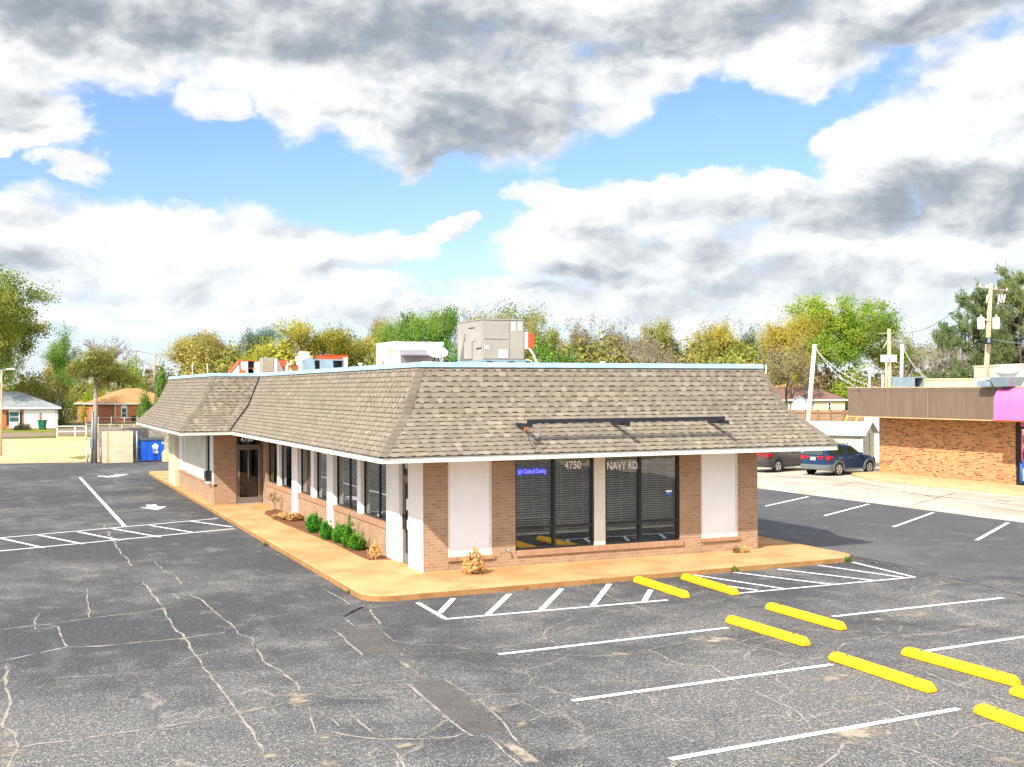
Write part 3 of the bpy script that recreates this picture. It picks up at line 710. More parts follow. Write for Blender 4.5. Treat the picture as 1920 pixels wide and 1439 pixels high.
A_ = lambda L: [(x / 2.485, 860 + y / 2.485) for x, y in L]
B_ = lambda L: [(480 + x / 3.2, 1040 + y / 3.2) for x, y in L]
C_ = lambda L: [(1080 + x / 4.571, 1020 + y / 4.571) for x, y in L]
D_ = lambda L: [(1440 + x / 3.277, 1000 + y / 3.277) for x, y in L]
CR = [(A_([(475, 300), (560, 430), (615, 500)]), .05), (A_([(668, 570), (700, 625), (735, 665), (765, 700), (800, 770), (860, 840), (900, 905), (940, 960), (990, 1030), (1040, 1090), (1110, 1190), (1190, 1310), (1230, 1370)]), .045),
      (A_([(-30, 562), (150, 548), (300, 535), (615, 505)]), .03), (A_([(340, 610), (668, 570)]), .03), (A_([(405, 605), (403, 660), (415, 740)]), .03),
      (A_([(-30, 803), (210, 775), (420, 745), (620, 722), (765, 700)]), .045), (A_([(-30, 955), (150, 915), (310, 880), (480, 875), (640, 858), (860, 838), (1050, 810)]), .055),
      (A_([(220, 775), (270, 785), (285, 830), (315, 880)]), .035), (A_([(40, 1362), (180, 1330), (370, 1310), (560, 1280), (800, 1245), (1080, 1195), (1200, 1170)]), .05),
      (A_([(20, 950), (30, 1040), (50, 1130), (10, 1250)]), .05), (A_([(10, 1250), (70, 1280), (85, 1340), (40, 1439)]), .05), (A_([(725, 480), (770, 530), (815, 545), (845, 590)]), .03),
      (A_([(880, 630), (960, 680), (1020, 730), (1080, 775), (1110, 820), (1180, 840), (1195, 890)]), .035), (A_([(190, 720), (160, 760), (165, 795)]), .04), (A_([(750, 635), (810, 630), (835, 655)]), .03),
      (B_([(-30, 520), (0, 565), (40, 640), (150, 700), (240, 770), (260, 820)]), .04), (B_([(-100, 945), (110, 910), (170, 890)]), .04), (B_([(320, 910), (330, 980), (345, 1030), (355, 1070)]), .03),
      (B_([(340, 830), (470, 805), (690, 775), (900, 755)]), .035), (B_([(390, 858), (620, 835), (860, 828)]), .02), (B_([(430, 1055), (560, 1090), (740, 1110), (980, 1110), (1180, 1098), (1250, 1075)]), .05),
      (B_([(550, 930), (600, 985), (650, 1030), (710, 1080)]), .025), (B_([(420, 970), (480, 1010), (500, 1035)]), .02), (B_([(530, 375), (560, 410), (590, 430), (720, 420)]), .03), (B_([(680, 305), (690, 350), (720, 385), (745, 415)]), .045),
      (B_([(740, 450), (790, 490), (830, 520), (960, 540), (1150, 545), (1350, 580), (1450, 590), (1700, 592), (1940, 608)]), .025), (B_([(920, 600), (1200, 592), (1350, 580)]), .02),
      (B_([(1350, 570), (1690, 525), (1740, 455), (1830, 410), (1930, 378)]), .025), (B_([(1580, 250), (1640, 290), (1700, 320), (1900, 370)]), .02), (B_([(1130, 745), (1210, 800), (1290, 845), (1500, 840), (1930, 828)]), .03),
      (B_([(1450, 920), (1600, 890), (1680, 930), (1740, 960), (1640, 1000)]), .025), (B_([(1740, 960), (1840, 935)]), .02), (B_([(100, 300), (330, 325), (500, 305), (590, 300)]), .02), (B_([(0, 400), (130, 370), (330, 330)]), .02),
      (B_([(410, 205), (480, 250), (560, 300)]), .03), (B_([(110, 620), (300, 590), (520, 560)]), .02), (B_([(470, 450), (540, 520), (600, 570), (640, 605)]), .045), (B_([(900, 770), (980, 840), (1080, 920), (1180, 1010), (1300, 1090)]), .04),
      (B_([(1340, 870), (1420, 950), (1500, 1030), (1580, 1140)]), .03), (B_([(1410, 1110), (1490, 1190), (1600, 1277)]), .03), (B_([(830, 1170), (860, 1230), (900, 1290)]), .04), (B_([(100, 1185), (280, 1150)]), .03), (B_([(1450, 660), (1700, 660), (1930, 630)]), .02),
      (C_([(90, 345), (230, 420), (370, 490), (580, 560), (620, 590), (760, 620), (900, 660), (1100, 720)]), .028), (C_([(1200, 770), (1300, 810), (1400, 850), (1480, 880), (1700, 920), (1800, 970), (1930, 1040)]), .035), (C_([(820, 535), (960, 510), (1180, 505), (1300, 470)]), .02),
      (C_([(1240, 530), (1440, 505)]), .015), (C_([(0, 955), (200, 960), (450, 940), (620, 910), (860, 860), (1000, 830)]), .03), (C_([(620, 910), (720, 950), (800, 1000), (920, 1040), (1160, 1050), (1230, 1100), (1320, 1150), (1450, 1230), (1580, 1290), (1760, 1380)]), .04),
      (C_([(0, 1275), (600, 1270), (900, 1250), (1160, 1270), (1400, 1240)]), .025), (C_([(0, 630), (180, 620), (240, 590), (480, 565)]), .018), (C_([(1440, 440), (1600, 500)]), .015), (C_([(1380, 850), (1480, 820), (1600, 800)]), .025), (C_([(620, 1300), (660, 1371)]), .03),
      (D_([(80, 600), (180, 585), (270, 565)]), .02), (D_([(420, 720), (470, 680), (560, 665), (640, 660), (740, 622)]), .025), (D_([(655, 570), (700, 610), (740, 622), (1000, 655)]), .02), (D_([(740, 830), (860, 812), (960, 805)]), .025),
      (D_([(880, 825), (970, 855), (1050, 890), (1160, 930), (1300, 970), (1420, 1015), (1600, 1070)]), .035), (D_([(0, 1020), (80, 1055), (160, 1085), (240, 1160), (265, 1205)]), .04), (D_([(480, 1290), (440, 1330), (430, 1360), (370, 1400), (310, 1450)]), .055),
      (D_([(170, 1090), (250, 1110), (310, 1150), (380, 1190)]), .025), (D_([(640, 1020), (700, 1040), (760, 1070), (820, 1110), (900, 1145), (930, 1215)]), .03), (D_([(690, 1208), (930, 1215), (1040, 1245), (1120, 1270), (1250, 1300), (1380, 1340), (1600, 1368)]), .035),
      (D_([(740, 1290), (860, 1330), (960, 1360), (1000, 1400), (1100, 1450)]), .045), (D_([(1120, 1255), (1220, 1195), (1310, 1180), (1410, 1165)]), .04), (D_([(580, 360), (740, 365), (890, 370), (885, 345), (910, 330)]), .025), (D_([(890, 370), (910, 400)]), .02), (D_([(1040, 400), (995, 440), (1005, 490)]), .025),
      (D_([(930, 580), (1100, 570)]), .02), (D_([(500, 155), (700, 190), (900, 240), (1100, 280), (1300, 320), (1580, 400)]), .04), (D_([(1100, 450), (1573, 445)]), .02), (D_([(850, 1040), (870, 1000), (850, 960)]), .025), (D_([(350, 840), (480, 825)]), .03), (D_([(0, 845), (150, 790), (340, 765)]), .03)]
b = MB()
for pts, w in CR: crack(b, pts, w * 1.0)
build_mask(b, 'pavement_crack', M['crack'])
b = MB()
for pts, w in ((A_([(-30, 200), (200, 190), (370, 165), (560, 158), (700, 148), (835, 118)]), .05), (B_([(520, 380), (580, 345), (640, 315)]), .06), (A_([(1210, 365), (1150, 330)]), .1), (D_([(500, 150), (900, 236), (1300, 316), (1580, 396)]), .03)):
    crack(b, pts, w, .0075, .06)
for pts, w in (([(1425, 903), (1560, 908), (1700, 925), (1930, 950)], .05), ([(1440, 893), (1520, 897), (1580, 899)], .10), ([(1600, 903), (1760, 935), (1930, 962)], .03), ([(1860, 938), (1895, 941)], .12), ([(1510, 925), (1600, 905)], .03), ([(1700, 950), (1790, 925)], .03)):
    crack(b, pts, w, .006, .05)
build_mask(b, 'pavement_dark_crack', M['crack_dark'])


def blob(b, cx, cy, rx, ry, z=.007, k=1.0, n=20):
    P = [gp(cx + rx * math.cos(2 * math.pi * i / n), cy + ry * math.sin(2 * math.pi * i / n)) for i in range(n)]; c = gp(cx, cy); base = len(b.v)
    b.v += [(c.x, c.y, z)] + [(p.x, p.y, z) for p in P]
    for i in range(n): b.f.append((base, base + 1 + i, base + 1 + (i + 1) % n)); b.c.append((k, 0, 0)); b.sm.append(False)


def area(b, pts, z, k=1.0, rim=.82):
    P = [gp(*p) for p in pts]; c = sum(P, Vector()) / len(P); base = len(b.v); n = len(P)
    b.v += [(c.x, c.y, z)] + [tuple(c.lerp(p, rim) + Vector((0, 0, z))) for p in P] + [(p.x, p.y, z) for p in P]
    for i in range(n):
        j = (i + 1) % n
        b.f.append((base, base + 1 + i, base + 1 + j)); b.c.append((k, k, k)); b.sm.append(False)
        b.f.append((base + 1 + i, base + 1 + n + i, base + 1 + n + j, base + 1 + j)); b.c.append((k, 0, 0, k)); b.sm.append(False)


b = MB()
for x, y, rx, ry, k in [(561, 1312, 30, 14, .95), (927, 1329, 24, 9, .9), (983, 1357, 16, 9, .9), (752, 1402, 22, 9, .95), (500, 1418, 24, 12, .9), (608, 1395, 40, 16, .6), (611, 1432, 26, 10, .9), (10, 1405, 34, 32, .9), (8, 1290, 16, 40, .5),
                     (66, 1146, 26, 3.5, .7), (447, 1337, 14, 10, .8), (345, 1199, 14, 5, .6), (302, 1141, 14, 5, .5), (1336, 1200, 40, 12, .95), (1156, 1228, 28, 4, .8), (1310, 1166, 40, 10, .5), (1568, 1275, 42, 14, .85), (1612, 1310, 34, 10, .85), (1600, 1378, 76, 17, 1.15),
                     (1724, 1154, 46, 7, .85), (1830, 1172, 52, 5, .7), (1762, 1094, 34, 3.5, .7), (1836, 1390, 46, 9, .7), (1905, 1185, 30, 8, .7), (1640, 1165, 46, 6, .6), (1250, 1285, 60, 6, .45), (700, 1275, 22, 5, .5), (690, 1300, 12, 6, .6), (1880, 1260, 50, 10, .6), (1520, 1425, 60, 8, .7), (1880, 1430, 60, 10, .7),
                     (520, 1015, 30, 10, .5), (440, 1050, 40, 4, .4), (300, 1060, 30, 3, .3), (560, 1100, 30, 6, .3), (90, 1290, 60, 8, .3), (205, 1330, 40, 10, .35), (1700, 1000, 60, 6, .3), (1780, 1030, 60, 5, .3), (1600, 985, 50, 4, .3), (1850, 1060, 60, 6, .3)]:
    blob(b, x, y, rx * 1.75, ry * 1.75, .0078, k + .12)
area(b, B_([(815, 610), (850, 610), (1020, 735), (965, 748)]), .0074, .8, .6)
area(b, B_([(1390, 1085), (1500, 1095), (1620, 1170), (1780, 1290), (1650, 1290), (1520, 1180)]), .0074, 1.0, .6)
build_mask(b, 'sandy_patch', M['sand'])
b = MB()
area(b, B_([(470, 450), (720, 428), (830, 520), (915, 592), (640, 608), (550, 530)]), .0062, 1.0, .9)
area(b, B_([(915, 758), (1110, 743), (1290, 870), (1510, 1065), (1300, 1095), (1080, 920)]), .0062, 1.0, .9)
build_mask(b, 'asphalt_patch', M['patch'])

# ------------------------------------------------------------------ the main building
BW, OX, OY, ZE, ZT, SX, SY, YR, PW, YF, KX, KY, ZK = 9.992, 1.55, 1.562, 2.985, 5.38, 1.457, 1.519, 17.9, 1.92, 33.9, .898, 1.045, 4.097
YW = 19.58                                   # front wall of the wing
ZB = .15
BLD = empty('commercial_building', (0, 0, ZB), 'single-storey tan brick building with brown shingled mansard roof in the middle of the lot', 'building')
fx = lambda x: on_y(x, 950, 0).x
ly = lambda x: on_x(x, 940, -.03).y
ZC = 3.02
zs_f = .545                                  # window bottom, front
zs_l = 1.06                                  # window bottom, side
b = MB()
xa = [0.0, fx(840), fx(922.5), fx(966.4), fx(1275), fx(1314.6), fx(1383.5), BW]
for i in (0, 2, 4, 6): b.box(xa[i], xa[i + 1], 0, .25, ZB, ZC)
b.box(xa[1], xa[2], .012, .25, ZB, .50); b.box(xa[3], xa[4], .0, .25, ZB, zs_f - .08); b.box(xa[5], xa[6], .012, .25, ZB, .56)
b.box(BW - .25, BW, .25, YF - 1.6, ZB, ZC)                              # right side wall
b.box(-PW + .0, BW - .25, YF - 1.85, YF - 1.6, ZB, ZC)                  # rear wall
yT = dict(t4=(0.25, ly(765)), t3=(ly(748), ly(724)), t2=(ly(624), ly(612.6)), t1=(ly(557.5), ly(547)))
b.box(.0, .22, yT['t3'][1], yT['t2'][0], ZB, zs_l - .1); b.box(.0, .22, yT['t2'][1], yT['t1'][0], ZB, zs_l - .1); b.box(.0, .22, yT['t1'][1], YW, ZB, zs_l - .1)
b.box(.0, .22, ly(498), YW, zs_l - .1, ZC)
xd0, xd1 = on_y(443, 900, YW).x, -.02
b.box(-PW, xd0, YW, YW + .22, ZB, ZC)
yl0, yl1 = on_x(400, 880, -PW).y, on_x(341, 880, -PW).y
b.box(-PW, -PW + .22, YW + .22, 29.75, ZB, .86)
b.box(.25, BW - .25, 0.26, .27, -.1, -.05)
wall = b.build('wall', M['brick'], BLD, uv=True)
# rear end of the wing in painted block
b = MB(); b.box(-2.12, -PW + .22, 29.75, YF - 1.85, ZB, ZC)
o = b.build('rear_wall', M['block'], BLD, uv=True); o['label'] = 'pale painted block end of the wing wall'
# brick sills
def part_box(name, mat, x0, x1, y0, y1, z0, z1, parent=None, bevel=.008, uv=False, label=None):
    q = MB(); q.box(x0, x1, y0, y1, z0, z1); o = q.build(name, mat, parent or BLD, bevel, uv)
    if label: o['label'] = label
    return o
part_box('window_sill', M['brick_sill'], xa[3] + .02, xa[4] + .09, -.05, .1, .40, zs_f, uv=True)
part_box('window_sill', M['brick_sill'], xa[1] - .02, xa[2] + .06, -.05, .05, .385, .485, uv=True)
part_box('window_sill', M['brick_sill'], xa[5] + .02, xa[6] + .06, -.05, .05, .445, .545, uv=True)
for a_, c_ in ((yT['t3'][1], yT['t2'][0]), (yT['t2'][1], yT['t1'][0]), (yT['t1'][1], ly(498))):
    part_box('window_sill', M['brick_sill'], -.035, .12, a_ + .005, c_ - .005, zs_l - .15, zs_l, uv=True)
part_box('window_sill', M['brick_sill'], -PW - .035, -PW + .12, YW + .0, 29.75, .86, .955, uv=True)
# blank stucco panels with thin trim
for (i, z0) in ((1, .485), (5, .545)):
    x0, x1 = xa[i], xa[i + 1]
    p_ = part_box('wall_panel', M['panel'], x0 + .05, x1 - .05, .03, .2, z0 + .05, ZC)
    q = MB(); q.box(x0, x0 + .05, .005, .1, z0, ZC); q.box(x1 - .05, x1, .005, .1, z0, ZC); q.box(x0 + .05, x1 - .05, .005, .1, z0, z0 + .05)
    q.build('trim', M['cream'], p_, .006)
# pilasters
q = MB(); q.box(-.03, .0, -.012, .25, ZB, ZC); q.box(-.03, .22, .25, yT['t4'][1], ZB, ZC); q.build('pilaster', M['white'], BLD, .006)
for k in ('t3', 't2', 't1'): part_box('pilaster', M['white'], -.03, .22, yT[k][0], yT[k][1], ZB, ZC, bevel=.01)
part_box('pilaster', M['cream'], fx(1115), fx(1136), .02, .24, zs_f, ZC, bevel=.01)
mull = [(ly(674), ly(667.6)), (ly(587), ly(581)), (ly(522), ly(518))]
for a_, c_ in mull: part_box('pilaster', M['white'], 0, .2, a_, c_, zs_l, ZC, bevel=.01)


def pane_thing(name, parent, glass):
    return glass.build(name, M['glass'], parent)


def side_window(y0, y1, X, split, zb, zt, slats=True, parent=BLD, dx=.14):
    """window in a wall that faces -x: black frame, pane, blind behind it"""
    x = X + dx; q = MB(); f = .05
    q.box(x - .03, x + .03, y0, y0 + f, zb, zt); q.box(x - .03, x + .03, y1 - f, y1, zb, zt); q.box(x - .03, x + .03, y0 + f, y1 - f, zb, zb + f); q.box(x - .03, x + .03, y0 + f, y1 - f, zt - f, zt)
    if split: m = y0 + (y1 - y0) * split; q.box(x - .032, x + .028, m - .035, m + .035, zb + f, zt - f)
    w = q.build('window', M['black'], parent, .004)
    g = MB(); g.quad((x, y0 + f, zb + f), (x, y0 + f, zt - f), (x, y1 - f, zt - f), (x, y1 - f, zb + f)); g.build('pane', M['glass'], w)
    if slats:
        s_ = MB(); z = zb + .12
        while z < zt - .05: s_.add([(x + .07, y0 + .03, z), (x + .105, y0 + .03, z + .02), (x + .105, y1 - .03, z + .02), (x + .07, y1 - .03, z)], [(0, 1, 2, 3)]); z += .05
        for yy in (y0 + .25, y1 - .25): s_.tube((x + .06, yy, zb + .1), (x + .06, yy, zt), .004, n=4)
        s_.build('blind', M['blind'], w)
    return w


gap = .0
segs = [(yT['t3'][1], mull[0][0], .42), (mull[0][1], yT['t2'][0], .45), (yT['t2'][1], mull[1][0], 0), (mull[1][1], yT['t1'][0], 0), (yT['t1'][1], mull[2][0], 0), (mull[2][1], ly(498), 0)]
for i, (a_, c_, sp) in enumerate(segs): side_window(a_, c_, 0, sp, zs_l, ZC, i < 3)


def front_window(x0, x1, mx_, zb, ztr):
    y = .09; f = .05; zt = ZC; q = MB()
    q.box(x0, x0 + f, y - .04, y + .04, zb, zt); q.box(x1 - f * 1.5, x1, y - .04, y + .04, zb, zt); q.box(x0 + f, x1 - f * 1.5, y - .04, y + .04, zb, zb + f)
    q.box(mx_ - .045, mx_ + .045, y - .045, y + .045, zb + f, zt); q.box(x0 + f, mx_ - .045, y - .035, y + .035, ztr - .035, ztr + .035); q.box(mx_ + .045, x1 - f * 1.5, y - .035, y + .035, ztr - .035, ztr + .035)
    w = q.build('window', M['black'], BLD, .004)
    for k, (a_, c_) in enumerate(((x0 + f, mx_ - .045), (mx_ + .045, x1 - f * 1.5))):
        g = MB(); g.quad((a_, y, zb + f), (c_, y, zb + f), (c_, y, zt), (a_, y, zt)); g.build('pane', M['glass'], w)
        s_ = MB(); z = zb + .42
        s_.box(a_ + .02, c_ - .02, y + .08, y + .11, z - .05, z - .02)
        while z < zt - .05: s_.add([(a_ + .03, y + .07, z), (c_ - .03, y + .07, z), (c_ - .03, y + .115, z + .016), (a_ + .03, y + .108, z + .020)], [(0, 1, 2, 3)]); z += .062
        for xx in (a_ + .2, (a_ + c_) / 2, c_ - .2): s_.tube((xx, y + .06, zb + .4), (xx, y + .06, zt), .004, n=4)
        s_.build('blind', M['blind'], w)
    return w


fw1 = front_window(fx(966.4), fx(1115), fx(1040.5), zs_f, 1.11)
fw2 = front_window(fx(1136), fx(1275), fx(1202), zs_f, 1.11)
text('house_number', '4750', .285, (3.95, .07, 2.60), (R_(90), 0, 0), M['letters'], fw1, sx=.85)
text('street_name', 'NAVY RD.', .275, (5.20, .07, 2.545), (R_(90), 0, 0), M['letters'], fw2, sx=.80)
q = MB(); q.box(7.03, 7.22, .075, .08, 1.86, 1.92); o = q.build('sticker', M['paper'], fw2); o['label'] = 'small white and blue window sticker'
q = MB(); q.box(7.03, 7.22, .073, .08, 1.79, 1.857); q.build('sticker', M['sticker_blue'], fw2)

# entrance door at the front corner (faces the side lot)
y0, y1 = yT['t4'][1], yT['t3'][0]
q = MB(); x = .12
for a_, c_ in ((y0, y0 + .05), (y1 - .05, y1)): q.box(x - .05, x + .05, a_, c_, ZB, ZC)
q.box(x - .05, x + .05, y0 + .05, y1 - .05, 2.36, 2.46)
q.box(x - .04, x + .04, y0 + .05, y0 + .13, ZB, 2.36); q.box(x - .04, x + .04, y1 - .14, y1 - .05, ZB, 2.36); q.box(x - .04, x + .04, y0 + .13, y1 - .14, ZB + .01, .42); q.box(x - .04, x + .04, y0 + .13, y1 - .14, 2.26, 2.36)
dr = q.build('door', M['bronze'], BLD, .004); dr['label'] = 'bronze framed glass door at the front corner of the building'
g = MB(); g.quad((x, y0 + .13, .42), (x, y0 + .13, 2.26), (x, y1 - .14, 2.26), (x, y1 - .14, .42)); g.quad((x, y0 + .05, 2.46), (x, y0 + .05, ZC), (x, y1 - .05, ZC), (x, y1 - .05, 2.46)); g.build('pane', M['glass'], dr)
q = MB(); q.box(x - .1, x - .07, y1 - .2, y1 - .12, 1.05, 1.45); q.box(x - .07, x - .04, y1 - .17, y1 - .15, 1.1, 1.14); q.box(x - .07, x - .04, y1 - .17, y1 - .15, 1.36, 1.4); q.build('handle', M['black'], dr)
q = MB(); q.box(x - .015, x - .01, y0 + .3, y0 + .55, 1.55, 1.85); q.build('notice', M['paper'], dr); q = MB(); q.box(x - .015, x - .01, y0 + .26, y0 + .5, 1.75 - .7, 1.3); q.build('notice', M['paper'], dr)
text('house_number', '4750', .26, (x - .02, y1 - .12, 2.63), (R_(90), 0, R_(-90)), M['letters'], dr, sx=.8)

# door of the wing (faces the front)
q = MB(); y = YW + .08
q.box(xd0, xd0 + .05, y - .06, y + .06, ZB, ZC); q.box(xd1 - .05, xd1, y - .06, y + .06, ZB, ZC); q.box(xd0 + .05, xd1 - .05, y - .06, y + .06, 2.40, 2.5)
q.box(xd0 + .05, xd0 + .14, y - .05, y + .04, ZB + .03, 2.4); q.box(xd1 - .14, xd1 - .05, y - .05, y + .04, ZB + .03, 2.4); q.box(xd0 + .14, xd1 - .14, y - .05, y + .04, ZB + .03, .40); q.box(xd0 + .14, xd1 - .14, y - .05, y + .04, 2.3, 2.4)
dw = q.build('door', M['bronze'], BLD, .004); dw['label'] = 'dark glass door with push bar under the house number of the wing'
g = MB(); g.quad((xd0 + .14, y, .4), (xd1 - .14, y, .4), (xd1 - .14, y, 2.3), (xd0 + .14, y, 2.3)); g.quad((xd0 + .05, y, 2.5), (xd1 - .05, y, 2.5), (xd1 - .05, y, ZC), (xd0 + .05, y, ZC)); g.build('pane', M['glass_dark'], dw)
q = MB(); q.box(xd0 + .07, xd0 + .13, y - .075, y - .05, 1.22, 1.45); q.build('lock_plate', M['steel'], dw, .004)
q = MB(); q.box(xd0 + .05, xd1 - .04, y - .18, y - .05, ZB, ZB + .03); q.box(xd1 - .15, xd1 - .13, y - .06, y - .05, .4, 2.35); q.build('threshold', M['steel'], dw)
q = MB(); q.tube(((xd0 + xd1) / 2 - .03, y - .02, 1.05), ((xd0 + xd1) / 2 - .03, y - .02, 2.28), .012, n=6); q.build('handle', M['steel'], dw)
text('house_number', '4750', .27, (xd0 + .18, y - .02, 2.63), (R_(90), 0, 0), M['letters'], dw, sx=.95)

# wing side: pilasters, ribbed panel, narrow panes, dark box on the sill
lw = lambda x_: on_x(x_, 880, -PW).y
zw = .955
part_box('pilaster', M['white'], -PW, -PW + .2, YW + .22, lw(393.4), zw, ZC); part_box('pilaster', M['white'], -PW, -PW + .2, lw(341), 29.75, zw, ZC)
side_window(lw(390.5), lw(384.5), -PW, 0, zw, ZC, False); side_window(lw(348), lw(345), -PW, 0, zw, ZC, False)
part_box('pilaster', M['pale_blue'], -PW + .06, -PW + .2, lw(393.4), lw(390.5), zw, ZC); part_box('pilaster', M['cream'], -PW + .1, -PW + .2, lw(345), lw(341), zw, ZC)
q = MB(); q.box(-PW + .03, -PW + .14, lw(384.5), lw(348), zw, ZC)
yy = lw(384.5) + .2
while yy < lw(348): q.box(-PW + .0, -PW + .03, yy, yy + .09, zw, ZC); yy += .42
o = q.build('wall_panel', M['cream'], BLD); o['label'] = 'cream ribbed panel in the side of the wing'
# soffit, fascia, roof
E_ = [(-OX, -OY), (BW + OX, -OY), (BW + OX, YF), (-OX - PW, YF), (-OX - PW, YR), (-OX, YR)]
INW = [(1, 1), (-1, 1), (-1, -1), (1, -1), (1, 1), (1, 1)]
def inset(dx, dy): return [(x + sx_ * dx, y + sy_ * dy) for (x, y), (sx_, sy_) in zip(E_, INW)]
q = MB(); q.add([(x, y, ZC - .005) for x, y in inset(.02, .02)], [tuple(range(5, -1, -1))]); o = q.build('soffit', M['cream'], BLD)
q = MB(); A0 = E_; A1 = inset(.05, .05); H0, H1 = ZE, ZE + .135
for i in range(6):
    j = (i + 1) % 6
    q.quad((*A0[i], H0), (*A0[j], H0), (*A0[j], H1), (*A0[i], H1)); q.quad((*A1[i], H0), (*A1[j], H0), (*A0[j], H0), (*A0[i], H0)); q.quad((*A1[j], H0), (*A1[i], H0), (*A1[i], H1), (*A1[j], H1)); q.quad((*A0[i], H1), (*A0[j], H1), (*A1[j], H1), (*A1[i], H1))
q.build('fascia', M['cream'], BLD)
ZE2 = ZE + .14
lev = [(inset(-.03, -.03), ZE2), (inset(KX, KY), ZK), (inset(SX, SY), ZT - .10)]
q = MB()
for (P0, z0), (P1, z1) in zip(lev[:-1], lev[1:]):
    for i in range(6):
        j = (i + 1) % 6; q.quad((*P0[i], z0), (*P0[j], z0), (*P1[j], z1), (*P1[i], z1), (.12, .10, .08))
q.add([(x, y, ZE2) for x, y in lev[0][0]], [tuple(range(5, -1, -1))], (.1, .1, .1))
roof = q.build('roof', M['shingle'], BLD)
# shingle courses: overlapping strips, laminated tabs and dark shadow bands
rng = random.Random(3)
PAL = [(0.226, 0.185, 0.139), (0.211, 0.171, 0.129), (0.245, 0.204, 0.154), (0.195, 0.158, 0.119), (0.231, 0.193, 0.144), (0.274, 0.229, 0.174), (0.219, 0.179, 0.133)]
q = MB()
def courses(p00, p10, p01, p11):
    p00, p10, p01, p11 = map(Vector, (p00, p10, p01, p11))
    t = (p10 - p00).normalized(); s = (p01 - p00); s = (s - t * s.dot(t)); H = s.length; s.normalize(); n = t.cross(s).normalized()
    rows = max(1, round(H / .147)); h = H / rows
    ls = (p01 - p00).dot(t) / H; le = (p11 - p10).dot(t) / H; L = (p10 - p00).dot(t)
    def P(u, v, off): return p00 + t * u + s * v + n * off
    for r in range(rows):
        v0, v1 = r * h, (r + 1) * h + .012
        if r == rows - 1: v1 = H
        a0, a1, b0, b1 = ls * v0, ls * v1, L + le * v0, L + le * v1
        cb = tuple(x * rng.uniform(.9, 1.06) for x in PAL[0])
        q.quad(P(a0, v0, .012), P(b0, v0, .012), P(b1, v1, .004), P(a1, v1, .004), cb)
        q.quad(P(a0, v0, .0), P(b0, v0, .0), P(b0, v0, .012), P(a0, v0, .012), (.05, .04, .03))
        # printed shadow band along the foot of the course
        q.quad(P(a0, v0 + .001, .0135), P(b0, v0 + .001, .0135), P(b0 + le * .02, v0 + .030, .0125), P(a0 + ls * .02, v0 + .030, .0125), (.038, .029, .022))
        u = a0 + rng.uniform(-.3, .1)
        while u < max(b0, b1):
            wd = rng.uniform(.11, .20); c = rng.choice(PAL); k = rng.uniform(.91, 1.10); c = tuple(x * k for x in c)
            u0, u1 = u, u + wd
            ua0, ub0, ua1, ub1 = max(u0, a0), min(u1, b0), max(u0, a1), min(u1, b1)
            if ub0 - ua0 > .02 and ub1 - ua1 > .02:
                q.quad(P(ua0, v0, .020), P(ub0, v0, .020), P(ub1, v1 - .01, .010), P(ua1, v1 - .01, .010), c)
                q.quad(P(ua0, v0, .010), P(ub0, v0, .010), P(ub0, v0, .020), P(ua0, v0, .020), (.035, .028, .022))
            # plain base between two tabs carries its own tone
            gp_ = rng.choice((0.06, .10, .13, .15, .18)); g0, g1 = u1, u1 + gp_
            ua0, ub0, ua1, ub1 = max(g0, a0), min(g1, b0), max(g0, a1), min(g1, b1)
            if gp_ and ub0 - ua0 > .02 and ub1 - ua1 > .02:
                c = rng.choice(PAL); q.quad(P(ua0, v0 + .032, .0150), P(ub0, v0 + .032, .0150), P(ub1, v1 - .01, .0085), P(ua1, v1 - .01, .0085), c)
            u = u1 + gp_
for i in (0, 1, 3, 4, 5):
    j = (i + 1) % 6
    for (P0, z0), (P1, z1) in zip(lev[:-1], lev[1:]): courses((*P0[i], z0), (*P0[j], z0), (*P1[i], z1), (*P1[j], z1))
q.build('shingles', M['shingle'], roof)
# hip caps and the dark valley
for i in (0, 1, 4):
    q = MB()
    for (P0, z0), (P1, z1) in zip(lev[:-1], lev[1:]):
        a_, c_ = Vector((*P0[i], z0)), Vector((*P1[i], z1)); sx_, sy_ = INW[i]
        n = max(2, round((c_ - a_).length / .17))
        for k in range(n):
            p, r = a_.lerp(c_, k / n), a_.lerp(c_, (k + 1) / n + .01); w = .145
            e1 = Vector((sx_, 0, 0)); e2 = Vector((0, sy_, 0)); kh = rng.uniform(.72, .95); hc = tuple(x_ * kh for x_ in PAL[0])
            slope1 = Vector((0, 0, 0))
            o1 = Vector((-sx_ * .02, -sy_ * .02, .035)); o2 = Vector((-sx_ * .01, -sy_ * .01, .026))
            q.add([p + o1, p + e1 * w + Vector((0, -sy_ * .03, .006)), r + e1 * w + Vector((0, -sy_ * .022, .004)), r + o2, p + e2 * w + Vector((-sx_ * .03, 0, .006)), r + e2 * w + Vector((-sx_ * .022, 0, .004))], [(0, 1, 2, 3), (0, 3, 5, 4)], hc)
    q.build('hip_cap', M['shingle'], roof)
q = MB()
for (P0, z0), (P1, z1) in zip(lev[:-1], lev[1:]):
    a_, c_ = Vector((*P0[5], z0 + .03)), Vector((*P1[5], z1 + .03)); q.tube(a_ + Vector((-.02, -.02, .01)), c_ + Vector((-.02, -.02, .01)), .028, n=6)
q.build('valley', M['black_rubber'], roof)
